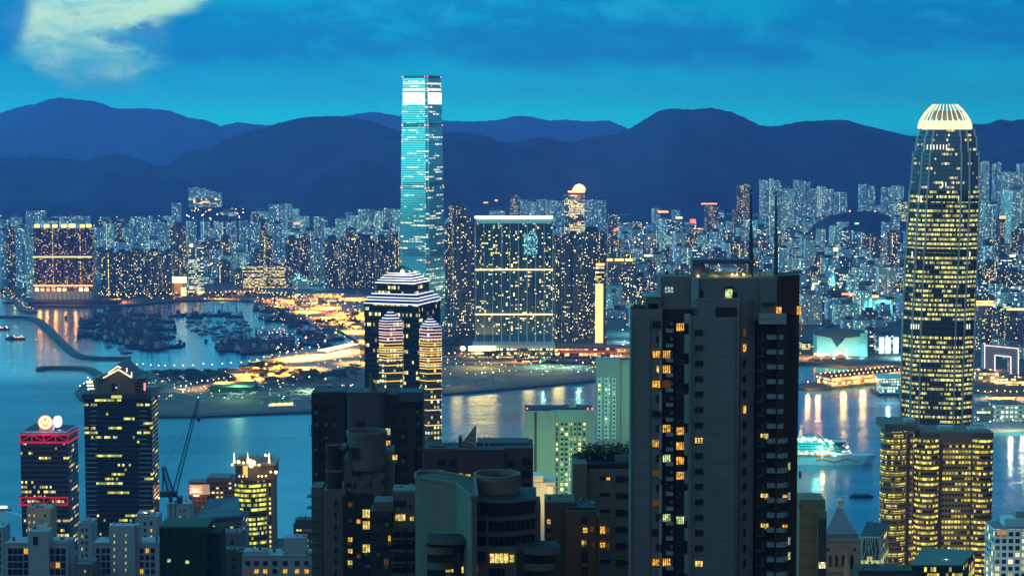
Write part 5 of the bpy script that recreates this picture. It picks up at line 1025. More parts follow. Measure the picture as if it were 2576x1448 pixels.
# red framed hotel tower with the lit emblem
rh = E('red_framed_tower', None, 'dark glass tower with red truss bands and a glowing round emblem', 'office tower'); D = 1450
red = mat('red_steel', (.62, .02, .03), .5, spec=.5); redb = mat('red_band_floodlit_glow', (.6, .02, .03), .5, emit=(1, .03, .07), es=.38)  # floodlight on the red bands put in as a faint glow of their own
mr = fac('red_tower_glass', (.05, .05, .055), (.02, .022, .028), YEL, (1, .8, .3), 1.5, 3.6, .84, .5, .03, .26, 6, 0, 1.1, .1, .5, .3)
def skew(x0, xc, x1, y0, y1, D, grow=0, dd=14):
    a, m_, c_ = P(x0, y0, D), P(xc, y0, D), P(x1, y0, D + 30); return [(a.x - grow, D - grow), (m_.x + grow * .3, D - grow), (c_.x + grow, D + 30), (c_.x - (m_.x - a.x), D + 38)]
def sk(nm, x0, xc, x1, y0, y1, D, m, par, grow=0, zb=None, m2=None, dd=14, u0=0):
    b = MB(); b.prism(skew(x0, xc, x1, y0, y1, D, grow, dd), P(0, y1, D).z if zb is None else zb, P(0, y0, D).z, 0, 1, u0=u0); return b.build(nm, [m, m2 or ROOF], par)
sk('shaft', 51, 171, 196, 1112, 1448, D, mr, rh, zb=5)
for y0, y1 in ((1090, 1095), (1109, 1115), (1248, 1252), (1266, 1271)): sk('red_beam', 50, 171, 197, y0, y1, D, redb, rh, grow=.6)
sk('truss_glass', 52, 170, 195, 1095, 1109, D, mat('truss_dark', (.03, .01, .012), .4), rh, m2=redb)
for yy0, yy1 in ((1109, 1094), (1266, 1251)):
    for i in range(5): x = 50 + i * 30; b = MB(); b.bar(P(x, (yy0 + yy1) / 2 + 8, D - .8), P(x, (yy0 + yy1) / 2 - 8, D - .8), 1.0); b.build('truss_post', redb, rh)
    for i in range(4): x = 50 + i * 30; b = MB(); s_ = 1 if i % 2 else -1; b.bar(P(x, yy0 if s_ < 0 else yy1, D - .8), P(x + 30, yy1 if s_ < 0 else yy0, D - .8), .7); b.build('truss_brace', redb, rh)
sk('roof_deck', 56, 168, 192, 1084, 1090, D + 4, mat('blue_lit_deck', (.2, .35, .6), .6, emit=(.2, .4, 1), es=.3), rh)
pbox('emblem_housing', 98, 132, 1056, 1088, D + 6, 8, mat('housing_peach', (.7, .5, .45), .7), rh)
def disc(nm, px, py, r, D, m, par, dep=1.5, n=28, r0=0):
    c_ = P(px, py, D); b = MB()
    if not r0: b.poly([(c_.x + r * math.cos(2 * math.pi * i / n), D, c_.z + r * math.sin(2 * math.pi * i / n)) for i in range(n)])
    for i in range(n):
        a, q = 2 * math.pi * i / n, 2 * math.pi * (i + 1) / n; p0 = (c_.x + r * math.cos(a), c_.z + r * math.sin(a)); p1 = (c_.x + r * math.cos(q), c_.z + r * math.sin(q))
        b.poly([(p0[0], D, p0[1]), (p0[0], D + dep, p0[1]), (p1[0], D + dep, p1[1]), (p1[0], D, p1[1])])
        if r0: k = r0 / r; s0 = (c_.x + r0 * math.cos(a), c_.z + r0 * math.sin(a)); s1 = (c_.x + r0 * math.cos(q), c_.z + r0 * math.sin(q)); b.poly([(p0[0], D, p0[1]), (p1[0], D, p1[1]), (s1[0], D, s1[1]), (s0[0], D, s0[1])])
    return b.build(nm, m, par)
em = disc('emblem_disc', 113.5, 1062, 5.3, D + 2, glow('emblem_orange', (1, .45, .10), 1.1), rh); disc('emblem_ring', 113.5, 1062, 4.6, D + 1.6, glow('emblem_white', (1, .92, .65), 1.6), em, r0=3.5, dep=.3)
b = MB(); c_ = P(113.5, 1062, D + 1.4)
for a, q in (((-2.6, -2.2), (-1.5, 2.2)), ((-1.5, 2.2), (0, -1.4)), ((0, -1.4), (1.5, 2.2)), ((1.5, 2.2), (2.6, -2.2))): b.bar((c_.x + a[0], c_.y, c_.z + a[1]), (c_.x + q[0], c_.y, c_.z + q[1]), .75)
b.build('emblem_letter', MATS['emblem_white'], em)
c_ = P(143, 1060, D + 4); b = MB(); pts = [(c_.x + 2.6 * math.cos(i * math.pi / 8), c_.z + 4.3 * math.sin(i * math.pi / 8)) for i in range(16)]; b.poly([(x, c_.y, z) for x, z in pts]); b.poly([(x + .8, c_.y + 2, z) for x, z in reversed(pts)]); b.build('side_emblem', glow('pearl_glow', (.9, .9, 1), 2.6), rh); b = MB(); b.bar((c_.x, c_.y + 1, c_.z - 4), (c_.x, c_.y + 1, c_.z - 9), .6); b.build('emblem_post', DARK, rh)
b = MB(); b.bar(P(131, 1088, D + 9), P(131, 1046, D + 9), .5); b.build('antenna', DARK, rh)
for i, x in enumerate((64, 72, 80, 88, 148, 156, 164)): b = MB(); q = P(x, 1083, D + 7); b.box(q.x - 1, q.x + 1, q.y, q.y + 1.5, q.z - 2, q.z); b.build('roof_unit', mat('lit_roof_unit', (.3, .6, .7), .6, emit=(.5, .8, 1), es=.6), rh)
lamp('emblem_light', P(113, 1075, D - 4), (1, .35, .3), 3500, 1); lamp('roof_light', P(150, 1080, D + 10), (.35, .5, 1), 2500, 1)

# dark tower with the gabled head
bt2 = E('gabled_tower', None, 'dark banded tower with a gabled head outlined in warm neon', 'office tower'); D = 1350
mk = fac('black_tower_glass', (.012, .014, .02), (.012, .016, .022), YEL, (.8, 1, .25), 1.5, 3.2, .9, .5, .015, .15, 6, 0, 1.0, .08, .5)
sk('shaft', 211, 381, 397, 1002, 1448, D, mk, bt2, zb=5, dd=20); sk('ledge', 209, 380, 398, 990, 1003, D, DARK, bt2, grow=.8, dd=20)
for x0, x1 in ((213, 238), (355, 379)):
    pass
st_ = mat('spandrel_stripe', (.30, .33, .37), .6)
for k in range(36):
    y = 1020 + k * 11.85
    for x0, x1 in ((212, 243), (350, 381)):
        if y < 1440 and (k > 8 or True): pbox('spandrel_stripe', x0 + (14 if k < 9 and x0 < 300 else 0), x1 - (12 if k < 9 and x0 > 300 else 0), y, y + 1.8, D - .25, .2, st_, bt2)
tan_ = mat('gable_stone', (0.1360, 0.1156, 0.0884), .7)
prof('gable_head', [(246, 990), (246, 955), (298, 922), (338, 955), (338, 990)], D + 2, 26, tan_, bt2); prof('gable_roof', [(240, 956), (298, 914), (300, 914), (345, 956), (340, 960), (298, 923), (246, 962)], D - 1, 32, mat('gable_roof_tile', (.10, .10, .10), .6), bt2)
for x0, x1 in ((232, 247), (338, 362)):
    for j in range(5): pbox('side_louvre', x0 + j * 1.5 if x0 < 300 else x0, x1 if x0 < 300 else x1 - j * 2, 950 + j * 8, 953 + j * 8, D + 4, 18, tan_, bt2)
gw_ = glow('warm_white_neon', (1, .74, .38), 4)
for a, c_, w in (((260, 950), (298, 929), .75), ((298, 929), (331, 949), .75), ((272, 938), (296, 921), .9), ((296, 921), (304, 925), .75), ((319, 925), (319, 935), .6), ((331, 935), (331, 948), .6)): b = MB(); b.bar(P(*a, D - 1.4), P(*c_, D - 1.4), w); b.build('neon_tube', gw_, bt2)
b = MB(); b.bar(P(364, 963, D - .6), P(364, 981, D - .6), 1.3); b.build('red_neon', GR_, bt2)
lg = pbox('emblem_plate', 281, 294, 964, 984, D + 1.6, .3, mat('emblem_black', (.01, .01, .012), .4), bt2); pbox('emblem_square', 290, 294.5, 972, 976.5, D + 1.3, .2, glow('emblem_dot', (.75, .85, 1), .7), lg)
c_ = P(292, 974, D + 1.5); b = MB(); pr_ = None
for j in range(9): a = -math.pi / 2 + math.pi * j / 8; q = (c_.x + 2.8 * math.cos(a), c_.y, c_.z + 2.8 * math.sin(a)); (b.bar(pr_, q, .35) if pr_ else None); pr_ = q
b.build('emblem_arc', mat('emblem_grey', (.3, .32, .36), .5), lg)
pbox('lit_sign', 280, 306, 994, 1001, D - 1.2, .6, glow('sign_yellow', (1, .85, .15), .8), bt2)
for i in range(9): x = 219 + (i % 3) * 5 + i * .7; y = 960 + (i // 3) * 9; b = MB(); ball(b, P(x, y, D + 24), .8, n=6, k=3); b.build('terrace_lamp', glow('terrace_lamp_glow', (1, .85, .35), 4), bt2)

# gold banded tower with the lit crown and three masts
gt = E('banded_tower', None, 'rounded tower with brilliant yellow floor bands and a lamp-lit crown with masts', 'office tower'); D = 1400
mbt = fac('yellow_band_glass', (.06, .07, .05), (.03, .035, .02), (.85, .9, .06), (1, .9, .2), 1.5, 3.42, .95, .55, .05, .98, 30, 0, 1.0, .1, .7)
def arcp(x0, x1, D, bulge=5, n=10, dep=26):
    a, c_ = P(x0, 1200, D), P(x1, 1200, D); return [(a.x + (c_.x - a.x) * j / n, D - bulge * math.sin(math.pi * j / n)) for j in range(n + 1)] + [(c_.x, D + dep), (a.x, D + dep)]
b = MB(); b.prism(arcp(590, 668, D, 5), 5, P(0, 1206, D).z, 0, 1); b.build('curved_front', [mbt, ROOF], gt)
pbox('side_pier', 666, 689, 1195, 1448, D + 2, 24, mat('tan_concrete', (0.1496, 0.1360, 0.0952), .7), gt, zb=5); pbox('side_window_strip', 676, 683, 1210, 1448, D + 1.6, .4, fac('side_strip', (.1, .1, .08), (.02, .02, .02), (.9, .95, .3), YEL, 2.2, 3.42, .9, .55, .5, .3, 2, 0, 1.4, .2, .5), gt, zb=5)
b = MB(); b.prism(arcp(592, 690, D + 1, 4), P(0, 1206, D).z, P(0, 1166, D).z, 0, 1); b.build('crown_drum', [mat('crown_stone', (.10, .09, .07), .6), ROOF], gt); b = MB(); b.prism(arcp(584, 694, D - 2, 4), P(0, 1168, D).z, P(0, 1163, D).z, 0, 0); b.build('crown_ledge', mat('ledge_stone', (.25, .24, .2), .6), gt)
pbox('sloped_screen', 600, 682, 1146, 1163, D + 6, 8, mat('screen_grey', (.14, .18, .2), .5), gt); pbox('lit_niche', 611, 623, 1170, 1194, D - 4.4, .8, glow('niche_glow', (1, .62, .14), .9), gt)
for x, y0 in ((589, 1118), (623, 1104), (677, 1118)): b = MB(); b.bar(P(x, 1162, D), P(x, y0, D), .5, w2=.12); b.build('mast', mat('mast_pale', (.6, .6, .55), .5), gt); b = MB(); q = P(x, 1146, D - 1); b.prism(xf(ell(8), q.x, q.y, 0, 1.5, 1.5), q.z - 5, q.z + 2.5, 0, sc=.1); b.build('mast_lamp', glow('mast_lamp_glow', (1, .78, .42), 4), gt)
for x, y, r_ in ((584, 1168, .9), (600, 1161, 1.3), (612, 1163, .9), (629, 1160, 1.9), (637, 1163, 1.9), (632, 1170, 1.8), (652, 1169, .9), (694, 1187, 1.2), (681, 1186, .8), (668, 1144, 1.0), (676, 1146, .9), (602, 1197, .6), (611, 1197, .6), (620, 1197, .6), (650, 1197, .7), (659, 1197, .7), (669, 1196, .7)): b = MB(); ball(b, P(x, y, D - 6.5), r_, n=7, k=4); b.build('crown_lamp', glow('crown_lamp_glow', (1, .66, .25), 4), gt)
lamp('crown_glow_lamp', P(632, 1172, D - 11), (1, .6, .2), 3500, 1); lamp('crown_glow_lamp', P(690, 1190, D - 8), (1, .6, .2), 1500, 1)
# brown block with the lit screen
bb = E('brown_block', None, 'brown block with a round red roof edge and a lit orange screen', 'block'); D = 1480
bm_ = fac('brown_block_front', (.16, .09, .06), (.02, .02, .02), YEL, WHT, 3.2, 3.5, .6, .4, .12, .05, 4, 0, 1.8, .2, .3)
pbox('wing', 520, 592, 1206, 1448, D + 4, 24, bm_, bb, zb=5); pbox('front', 474, 526, 1218, 1448, D, 20, bm_, bb, zb=5); b = MB(); q = P(508, 1208, D + 12); b.prism(xf(ell(20), q.x, q.y, 0, 20, 16), q.z - 4, q.z, 0, 0); b.build('round_roof', mat('round_red_roof', (.25, .04, .04), .6), bb); pbox('parapet', 520, 578, 1201, 1206, D + 6, 20, mat('parapet_brown', (.18, .12, .10), .7), bb)
sc_ = pbox('screen', 476, 509, 1219, 1243, D - .7, .5, glow('screen_orange', (1, .34, .14), 1.1), bb); pbox('screen_side', 509, 527, 1218, 1243, D - .6, .4, glow('screen_tan', (.75, .48, .28), .55), bb)
c_ = P(492, 1236, D - 1); b = MB()
for i in range(5):
    a = math.pi * (i + .5) / 5; b.bar((c_.x, c_.y, c_.z), (c_.x + 4.2 * math.cos(a), c_.y, c_.z + (2.2 + 2.0 * math.sin(a))), 1.0, w2=.3)
b.bar((c_.x - 4.2, c_.y, c_.z - .1), (c_.x + 4.2, c_.y, c_.z - .1), 1.0); b.build('screen_emblem', glow('emblem_cream', (1, .9, .7), 1.6), sc_)
pbox('lit_sign', 486, 501, 1244, 1248, D - .8, .4, glow('sign_cream', (1, .75, .4), 1.5), bb); lamp('screen_spill', P(492, 1250, D - 8), (1, .4, .15), 1800, 1)
gs2 = E('slanted_glass_block', None, 'dark stepped glass block with a slanted roof, left of the yellow-banded tower', 'block'); D = 1230
b = MB(); q = [P(x, y, D) for x, y in ((487, 1303), (515, 1268), (590, 1262), (609, 1275))]; dk = fac('dark_stepped_glass', (.09, .10, .11), (.015, .02, .02), YEL, WHT, 2, 3.3, .9, .55, .03, .02, 4, 0, 1.2)
b.prism([(q[0].x, D), (q[3].x, D - 6), (q[3].x, D + 30), (q[0].x, D + 30)], 5, q[3].z - 8, 0, 1); b.build('lower_body', [dk, ROOF], gs2); b = MB()
b.poly([(q[0].x, D, q[0].z), (q[3].x, D - 5, q[3].z - 4), (q[2].x, D + 18, q[2].z), (q[1].x, D + 20, q[1].z)]); b.poly([(q[0].x, D, q[3].z - 9), (q[3].x, D - 5, q[3].z - 9), (q[3].x, D - 5, q[3].z - 4), (q[0].x, D, q[0].z)]); b.poly([(q[1].x, D + 20, q[1].z), (q[2].x, D + 18, q[2].z), (q[2].x, D + 18.1, q[3].z - 12), (q[1].x, D + 20.1, q[3].z - 12)]); b.build('slanted_roof', mat('slanted_glass', (0.0680, 0.0952, 0.1020), .2, .4), gs2)
for y in (1285, 1300, 1315, 1330): b = MB(); b.bar(P(495, y + 6, D - .8), P(609, y - 3, D - 6.8), .8); b.build('sunshade', mat('shade_grey', (.12, .14, .15), .6), gs2)

# luffing tower crane
cr = E('tower_crane', None, 'tall luffing crane with a blue lattice jib over the harbour', 'crane'); D = 1000; cs = mat('crane_steel', (.035, .045, .08), .6)
def lattice(nm, a, c_, w0, w1, n, m, par=cr, t_=.32):
    a, c_ = Vector(a), Vector(c_); d_ = (c_ - a).normalized(); u = d_.cross(Vector((0, 1, 0))).normalized(); v_ = Vector((0, 1, 0)); b = MB(); pr = None
    for i in range(n + 1):
        f = i / n; p = a + (c_ - a) * f; w = (w0 + (w1 - w0) * f) / 2; cur = [p + u * w - v_ * w, p - u * w - v_ * w, p - u * w + v_ * w, p + u * w + v_ * w]
        if pr:
            for k in range(4): b.bar(pr[k], cur[k], t_, n=3); b.bar(pr[k], cur[(k + 1) % 4], t_ * .6, n=3)
        pr = cur
    return b.build(nm, m, par)
lattice('mast', P(435, 1330, D), P(435, 1258, D), 2.6, 2.6, 10, cs); lattice('jib', P(436, 1248, D), P(499, 1004, D), 2.2, 1.1, 34, mat('crane_blue', (.015, .03, .09), .6)); lattice('back_frame', P(433, 1250, D), P(411, 1174, D), 3.0, 1.6, 12, cs, t_=.5); lattice('back_strut', P(409, 1232, D), P(411, 1176, D), .8, .5, 8, cs)
pbox('machinery_deck', 402, 444, 1236, 1250, D - 1, 4, cs, cr); pbox('counterweight', 444, 457, 1249, 1266, D - .5, 4, cs, cr); pbox('operator_cab', 424, 433, 1248, 1262, D - 2.6, 1.4, mat('cab_blue', (.05, .06, .10), .4), cr)
b = MB(); b.bar(P(411, 1174, D), P(490, 1040, D), .14, n=3); b.bar(P(412, 1174, D), P(425, 1150, D), .12, n=3); b.build('pendant_line', cs, cr); b = MB(); b.bar(P(499, 1006, D), P(500, 1102, D), .13, n=3); q = P(500, 1054, D); b.box(q.x - .8, q.x + .8, q.y - .4, q.y + .4, q.z - 1, q.z + 1); b.build('hook_line', cs, cr)

# right: tiled blocks, cupola tower, lattice block, white grid block
bg_ = E('beige_block', None, 'olive-beige slab block tucked right of the big grey tower', 'block'); D = 640; be = mat('olive_concrete', (0.1632, 0.1360, 0.0748), .8, nz=.15, nscale=.3)
pbox('slab', 2012, 2074, 1256, 1448, D, 12, be, bg_, zb=60); pbox('side_wing', 2058, 2078, 1287, 1448, D - 2.5, 3, be, bg_, zb=60); pbox('grid_window', 2059.5, 2077, 1304, 1448, D - 2.9, .3, fac('dark_grid_window', (.10, .11, .11), (.008, .01, .012), WARM, WARM, .55, .55, .82, .82, 0), bg_, zb=60)
for j in range(5): pbox('joint_line', 2013, 2057, 1290 + j * 34, 1290.5 + j * 34, D - .12, .1, DARK, bg_)
pbox('window', 2060, 2076, 1413, 1428, D - 3.3, .3, fac('lit_grid_window', (.2, .12, .05), (.1, .06, .02), (1, .7, .3), (1, .8, .4), .8, .8, .85, .8, 1, 0, 3, 0, 1.6, .3, .3), bg_)
for x_, p_ in ((2045, 420),): lamp('amber_wash_lamp', P(x_, 1400, D - 14), (1, .62, .12), p_, .5)
pt = E('cupola_tower', None, 'stone tower with a blue-grey pyramid roof and a small cupola', 'tower'); D = 900; cst = mat('cream_stone', (0.2856, 0.2108, 0.1360), .8, nz=.12, nscale=.5)
a, c_ = P(2076, 1360, D), P(2163, 1360, D); w_ = c_.x - a.x; b = MB(); b.box(a.x, c_.x, D, D + w_, 40, a.z); b.build('body', cst, pt); b = MB(); b.prism(rect((a.x + c_.x) / 2, D + w_ / 2, w_ * .93, w_ * .93), a.z, P(0, 1343, D).z, 0, 0); b.build('attic_louvres', mat('attic_grey', (.16, .19, .22), .7), pt)
b = MB(); cx_, cy2 = P(2104 + 10, 1300, D).x, D + w_ * .5; b.prism(rect((a.x + c_.x) / 2 - .6, cy2, w_ * .95, w_ * .95), P(0, 1343, D).z, P(0, 1274, D + 6).z, 0, 0, sc=.08); b.build('pyramid_roof', mat('slate_roof', (0.1632, 0.2244, 0.2856), .6), pt)
tx = P(2114, 1274, D + 8); b = MB(); b.prism(rect(tx.x, cy2, 2.6, 2.6), tx.z - .5, tx.z + 2.6, 0, 0); b.prism(rect(tx.x, cy2, 3.8, 3.8), tx.z + 2.6, tx.z + 3.3, 0, 0); ball(b, (tx.x, cy2, tx.z + 3.3), 1.2, half=True); b.build('cupola', mat('cupola_cream', (.6, .58, .46), .7), pt); b = MB(); b.bar((tx.x, cy2, tx.z + 4), (tx.x, cy2, tx.z + 11), .22, w2=.08); b.build('mast', DARK, pt)
for x in (2085, 2101, 2118, 2140): pbox('arched_window', x, x + 7, 1396, 1430, D - .2, .2, mat('dark_opening', (.008, .008, .008), .4), pt)
for x in (2083, 2150): 
    q = P(x, 1381, D - .15); b = MB(); b.poly([(q.x - .9, q.y, q.z), (q.x, q.y, q.z - .9), (q.x + .9, q.y, q.z), (q.x, q.y, q.z + .9)]); b.build('diamond_window', MATS['dark_opening'], pt)
pbox('balustrade', 2074, 2165, 1354, 1360, D - .8, 1, cst, pt); pbox('balustrade', 2074, 2122, 1426, 1438, D - 1.6, 1, cst, pt)
b = MB(); q = P(2129, 1440, D - 3); b.prism(rect(q.x, q.y, 2.6, 2.6), 40, q.z + 3, 0, 0); b.prism(rect(q.x, q.y, 2.2, 2.2), q.z + 3, q.z + 12, 0, 0, sc=.15); b.build('obelisk', cst, pt); lamp('stone_wash_lamp', P(2120, 1450, D - 14), (1, .62, .3), 500, .6)
la = E('lattice_block', None, 'small block wrapped in a white branching lattice with one lit floor', 'block'); D = 1000
sk('core', 2166, 2214, 2234, 1352, 1448, D, fac('lattice_glass', (.06, .10, .10), (.03, .06, .06), YEL, WHT, 3, 4, .9, .6, .06, .05, 4, 0, 1), la, zb=20, dd=10); sk('lit_floor', 2166, 2214, 2234, 1408, 1419, D, glow('lit_floor_glow', (.85, .95, .25), .6), la, grow=.15, dd=10)
wl_ = mat('lattice_white', (.50, .62, .58), .7); b = MB(); rl = random.Random(3)
for i in range(9):
    x = 2167 + i * 5.6; y = 1352
    while y < 1448: y2 = y + rl.uniform(8, 16); x2 = x + rl.choice([0, 0, 3, -3]); b.bar(P(x, y, D - .4), P(min(max(x2, 2166), 2214), y2, D - .4), .42, n=3); x, y = min(max(x2, 2166), 2214), y2
for i in range(5): b.bar(P(2215 + i * 4.7, 1352 - 0, D + i * 2.4), P(2215 + i * 4.7, 1448, D + i * 2.4), .42, n=3)
b.build('lattice', wl_, la); sk('roof_rim', 2165, 2214, 2235, 1348, 1352, D, wl_, la, grow=.3, dd=10)
wg = E('white_grid_block', None, 'white block with a regular grid of square windows at the right edge', 'office block'); D = 1180
mw = fac('white_grid_front', (.62, .72, .72), (.02, .03, .03), (1, .85, .4), WHT, 4.0, 4.2, .66, .62, .45, 0, 3, 0, 1.3, .2, .6)
b = MB(); a, c_ = P(2502, 1330, D), P(2600, 1330, D); b.box(a.x, c_.x, D, D + 24, 5, a.z, 0, 1)
o = MB(); o.prism([(a.x, D), (c_.x, D), (c_.x, D + 24), (a.x, D + 24)], 5, a.z, 0, 1, u0=0); o.build('body', [mw, ROOFP], wg); pbox('roof_house', 2528, 2590, 1304, 1332, D + 8, 12, mat('roof_teal', (.35, .6, .62), .7), wg); pbox('roof_tank', 2556, 2590, 1286, 1304, D + 10, 8, mat('tank_grey', (.2, .25, .27), .6), wg)
for x in (2508, 2514): pbox('window', x + 0, x + 9, 1333, 1345, D - .2, .15, glow('amber_room_flat', (1, .38, .12), .5), wg) if x == 2508 else pbox('window', x + 6, x + 18, 1333, 1345, D - .2, .15, MATS['amber_room_flat'], wg)
lamp('white_wash_lamp', P(2550, 1440, D - 26), (.8, 1, .9), 5000, 1)
fr = E('flat_roof_block', None, 'flat dark roof with green-lit air plant in front of the gold towers', 'block'); D = 880
sk('body', 2293, 2420, 2452, 1424, 1448, D, fac('flat_block_front', (.03, .04, .035), (.015, .02, .015), (.85, .95, .2), YEL, 1.4, 3.6, .8, .8, .1, .5, 4, 0, .8), fr, zb=40, dd=20); sk('roof_rim', 2292, 2420, 2453, 1420, 1425, D, mat('rim_dark', (.03, .04, .04), .5), fr, grow=.3, m2=mat('roof_green_grey', (.10, .16, .14), .8), dd=20)
for i, x in enumerate((2356, 2370, 2384, 2398, 2412, 2340)): pbox('air_plant', x, x + 10, 1409 + (i % 2) * 3, 1418, D + 10 + (i % 3) * 5, 4, mat('plant_green_lit', (.25, .45, .38), .6), fr)
lamp('roof_work_lamp', P(2380, 1405, D + 12), (.6, 1, .7), 450, .5)
# ---------------------------------------------------------------- foreground
def room(name, c1, c2, s):
    m = bpy.data.materials.new(name); m.use_nodes = True; t = m.node_tree; b = t.nodes['Principled BSDF']; b.inputs['Base Color'].default_value = (.05, .03, .01, 1)
    tc_ = node(t, 'ShaderNodeTexCoord'); mp_2 = node(t, 'ShaderNodeMapping'); lk(t, tc_.outputs['Object'], mp_2.inputs[0]); mp_2.inputs['Scale'].default_value = (3.2, .3, 1.1)
    n = noise(t, mp_2.outputs[0], 1.0, 4, .6); mp_3 = node(t, 'ShaderNodeMapping'); lk(t, tc_.outputs['Object'], mp_3.inputs[0]); mp_3.inputs['Scale'].default_value = (1.1, 1, 2.6); n2 = noise(t, mp_3.outputs[0], 1.3, 3, .6)
    f = mt(t, 'MULTIPLY', sstep(t, .28, .62, n), mt(t, 'ADD', mt(t, 'MULTIPLY', sstep(t, .35, .6, n2), .8), .3))
    lk(t, mixc(t, n2, c1, c2), b.inputs['Emission Color']); lk(t, mt(t, 'ADD', mt(t, 'MULTIPLY', f, s * 1.5), s * .12), b.inputs['Emission Strength']); m.cycles.emission_sampling = 'NONE'; MATS[name] = m; return m
RM = {'a': room('amber_room', (1, .33, .015), (1, .58, .08), 1.1), 'y': room('yellow_room', (1, .62, .06), (1, .82, .30), 1.0), 'g': room('green_room', (.55, .9, .25), (.9, 1, .45), .8), 'd': mat('dim_room', (.03, .02, .01), .3, emit=(1, .35, .03), es=.10), 'n': mat('night_pane', (.008, .010, .012), .12, spec=.6), 'c': room('cool_room', (.4, .7, .7), (.8, .9, .8), .6)}
frm = mat('window_frame', (.05, .05, .055), .6); sill = mat('pale_sill', (0.2040, 0.2312, 0.2516), .8)
def win(par, x, y, w, h, D, k='n', mull=2, hb=0, fr=frm, nm='window'):
    a, c_ = P(x, y, D), P(x + w, y + h, D); b = MB(); b.box(a.x, c_.x, D - .06, D + .02, c_.z, a.z, 0); t_ = .055
    for i in range(mull + 2): xx = a.x + (c_.x - a.x) * i / (mull + 1); b.box(xx - t_, xx + t_, D - .13, D - .061, c_.z, a.z, 1)
    for zq in [c_.z, a.z] + [c_.z + (a.z - c_.z) * (j + 1) / (hb + 1) for j in range(hb)]: b.box(a.x - t_, c_.x + t_, D - .15, D - .131, zq - t_, zq + t_, 1)
    if par.get('units') and rac.random() < .42 and w > 6:
        xx = rac.uniform(a.x, c_.x - .8); u = MB(); u.box(xx, xx + .8, D - .45, D - .02, c_.z - .75, c_.z - .15, 0); u.build('air_conditioner', acm, par)
    return b.build(nm, [RM[k], fr], par)
rac = random.Random(12); acm = mat('unit_casing', (.13, .135, .13), .7)
def floor_lines(par, x0, x1, y0, y1, step, D):
    y = y0
    while y < y1: pbox('floor_joint', x0, x1, y, y + .7, D - .03, .025, mat('floor_joint_grey', (.035, .04, .04), .9), par); y += step
gw1 = mat('blue_grey_render', (0.1122, 0.1156, 0.1258), .85, nz=.22, nscale=.25); gw2 = mat('pale_panel', (0.1768, 0.2176, 0.2448), .8, nz=.12, nscale=.3); gw3 = mat('olive_grey_wall', (0.0476, 0.0510, 0.0408), .85, nz=.15, nscale=.2)
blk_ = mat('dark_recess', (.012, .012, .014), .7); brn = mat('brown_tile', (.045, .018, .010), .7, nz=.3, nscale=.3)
# the big grey apartment tower
ft = E('grey_apartment_tower', None, 'big blue-grey apartment tower in the foreground with two roof masts', 'apartment tower'); D = 375
ZB = 150
pbox('left_wing', 1588, 1662, 778, 1448, D + 3, 5, gw1, ft, zb=ZB); pbox('window_stack', 1662, 1738, 778, 1448, D + 4.2, 10, blk_, ft, zb=ZB); pbox('main_wall', 1737, 1855, 799, 1448, D, 16, gw1, ft, zb=ZB)
pbox('slit', 1855, 1866, 800, 1448, D + 3, 10, blk_, ft, zb=ZB)
b = MB(); q = [P(x, 800, D).x for x in (1866, 1909)]; b.prism([(q[0], D + 1.6), (q[1], D + 5), (q[1], D + 14), (q[0], D + 14)], ZB, P(0, 760, D).z, 0, 0); b.build('side_wall', gw1, ft)
pbox('balcony_stack', 1905, 1990, 790, 1448, D + 4.5, 8, blk_, ft, zb=ZB); b = MB(); q = [P(x, 800, D).x for x in (1960, 2023)]; b.prism([(q[0], D + 2.8), (q[1], D + 6.5), (q[1], D + 14), (q[0], D + 14)], ZB, P(0, 698, D).z, 0, 0); b.build('brown_wall', brn, ft)
pbox('upper_block', 1662, 1742, 695, 790, D + 5, 9, gw1, ft); pbox('penthouse', 1742, 1958, 700, 806, D + 4.4, 9, gw1, ft); pbox('penthouse_terrace', 1756, 1862, 752, 800, D + 1.6, 3, gw1, ft); pbox('right_head', 1914, 1962, 699, 790, D + 3.2, 9, gw1, ft)
pbox('corner_pier', 1741, 1757, 699, 775, D + 3.6, 2, gw2, ft)
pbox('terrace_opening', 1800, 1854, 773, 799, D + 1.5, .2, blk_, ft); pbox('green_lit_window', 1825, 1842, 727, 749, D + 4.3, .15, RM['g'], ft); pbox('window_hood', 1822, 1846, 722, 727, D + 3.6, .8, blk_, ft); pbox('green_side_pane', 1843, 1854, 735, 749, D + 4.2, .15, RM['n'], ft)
win(ft, 1672, 721, 22, 16, D + 4.95, 'c', 2, 1); win(ft, 1762, 728, 6, 22, D + 1.5 + 2.8, 'n', 0)
pbox('roof_terrace_box', 1625, 1662, 747, 780, D + 4, 8, gw1, ft); pbox('box_window', 1631, 1656, 763, 778, D + 3.9, .12, RM['n'], ft); pbox('box_roof', 1624, 1664, 744, 748, D + 3.6, 9, gw2, ft)
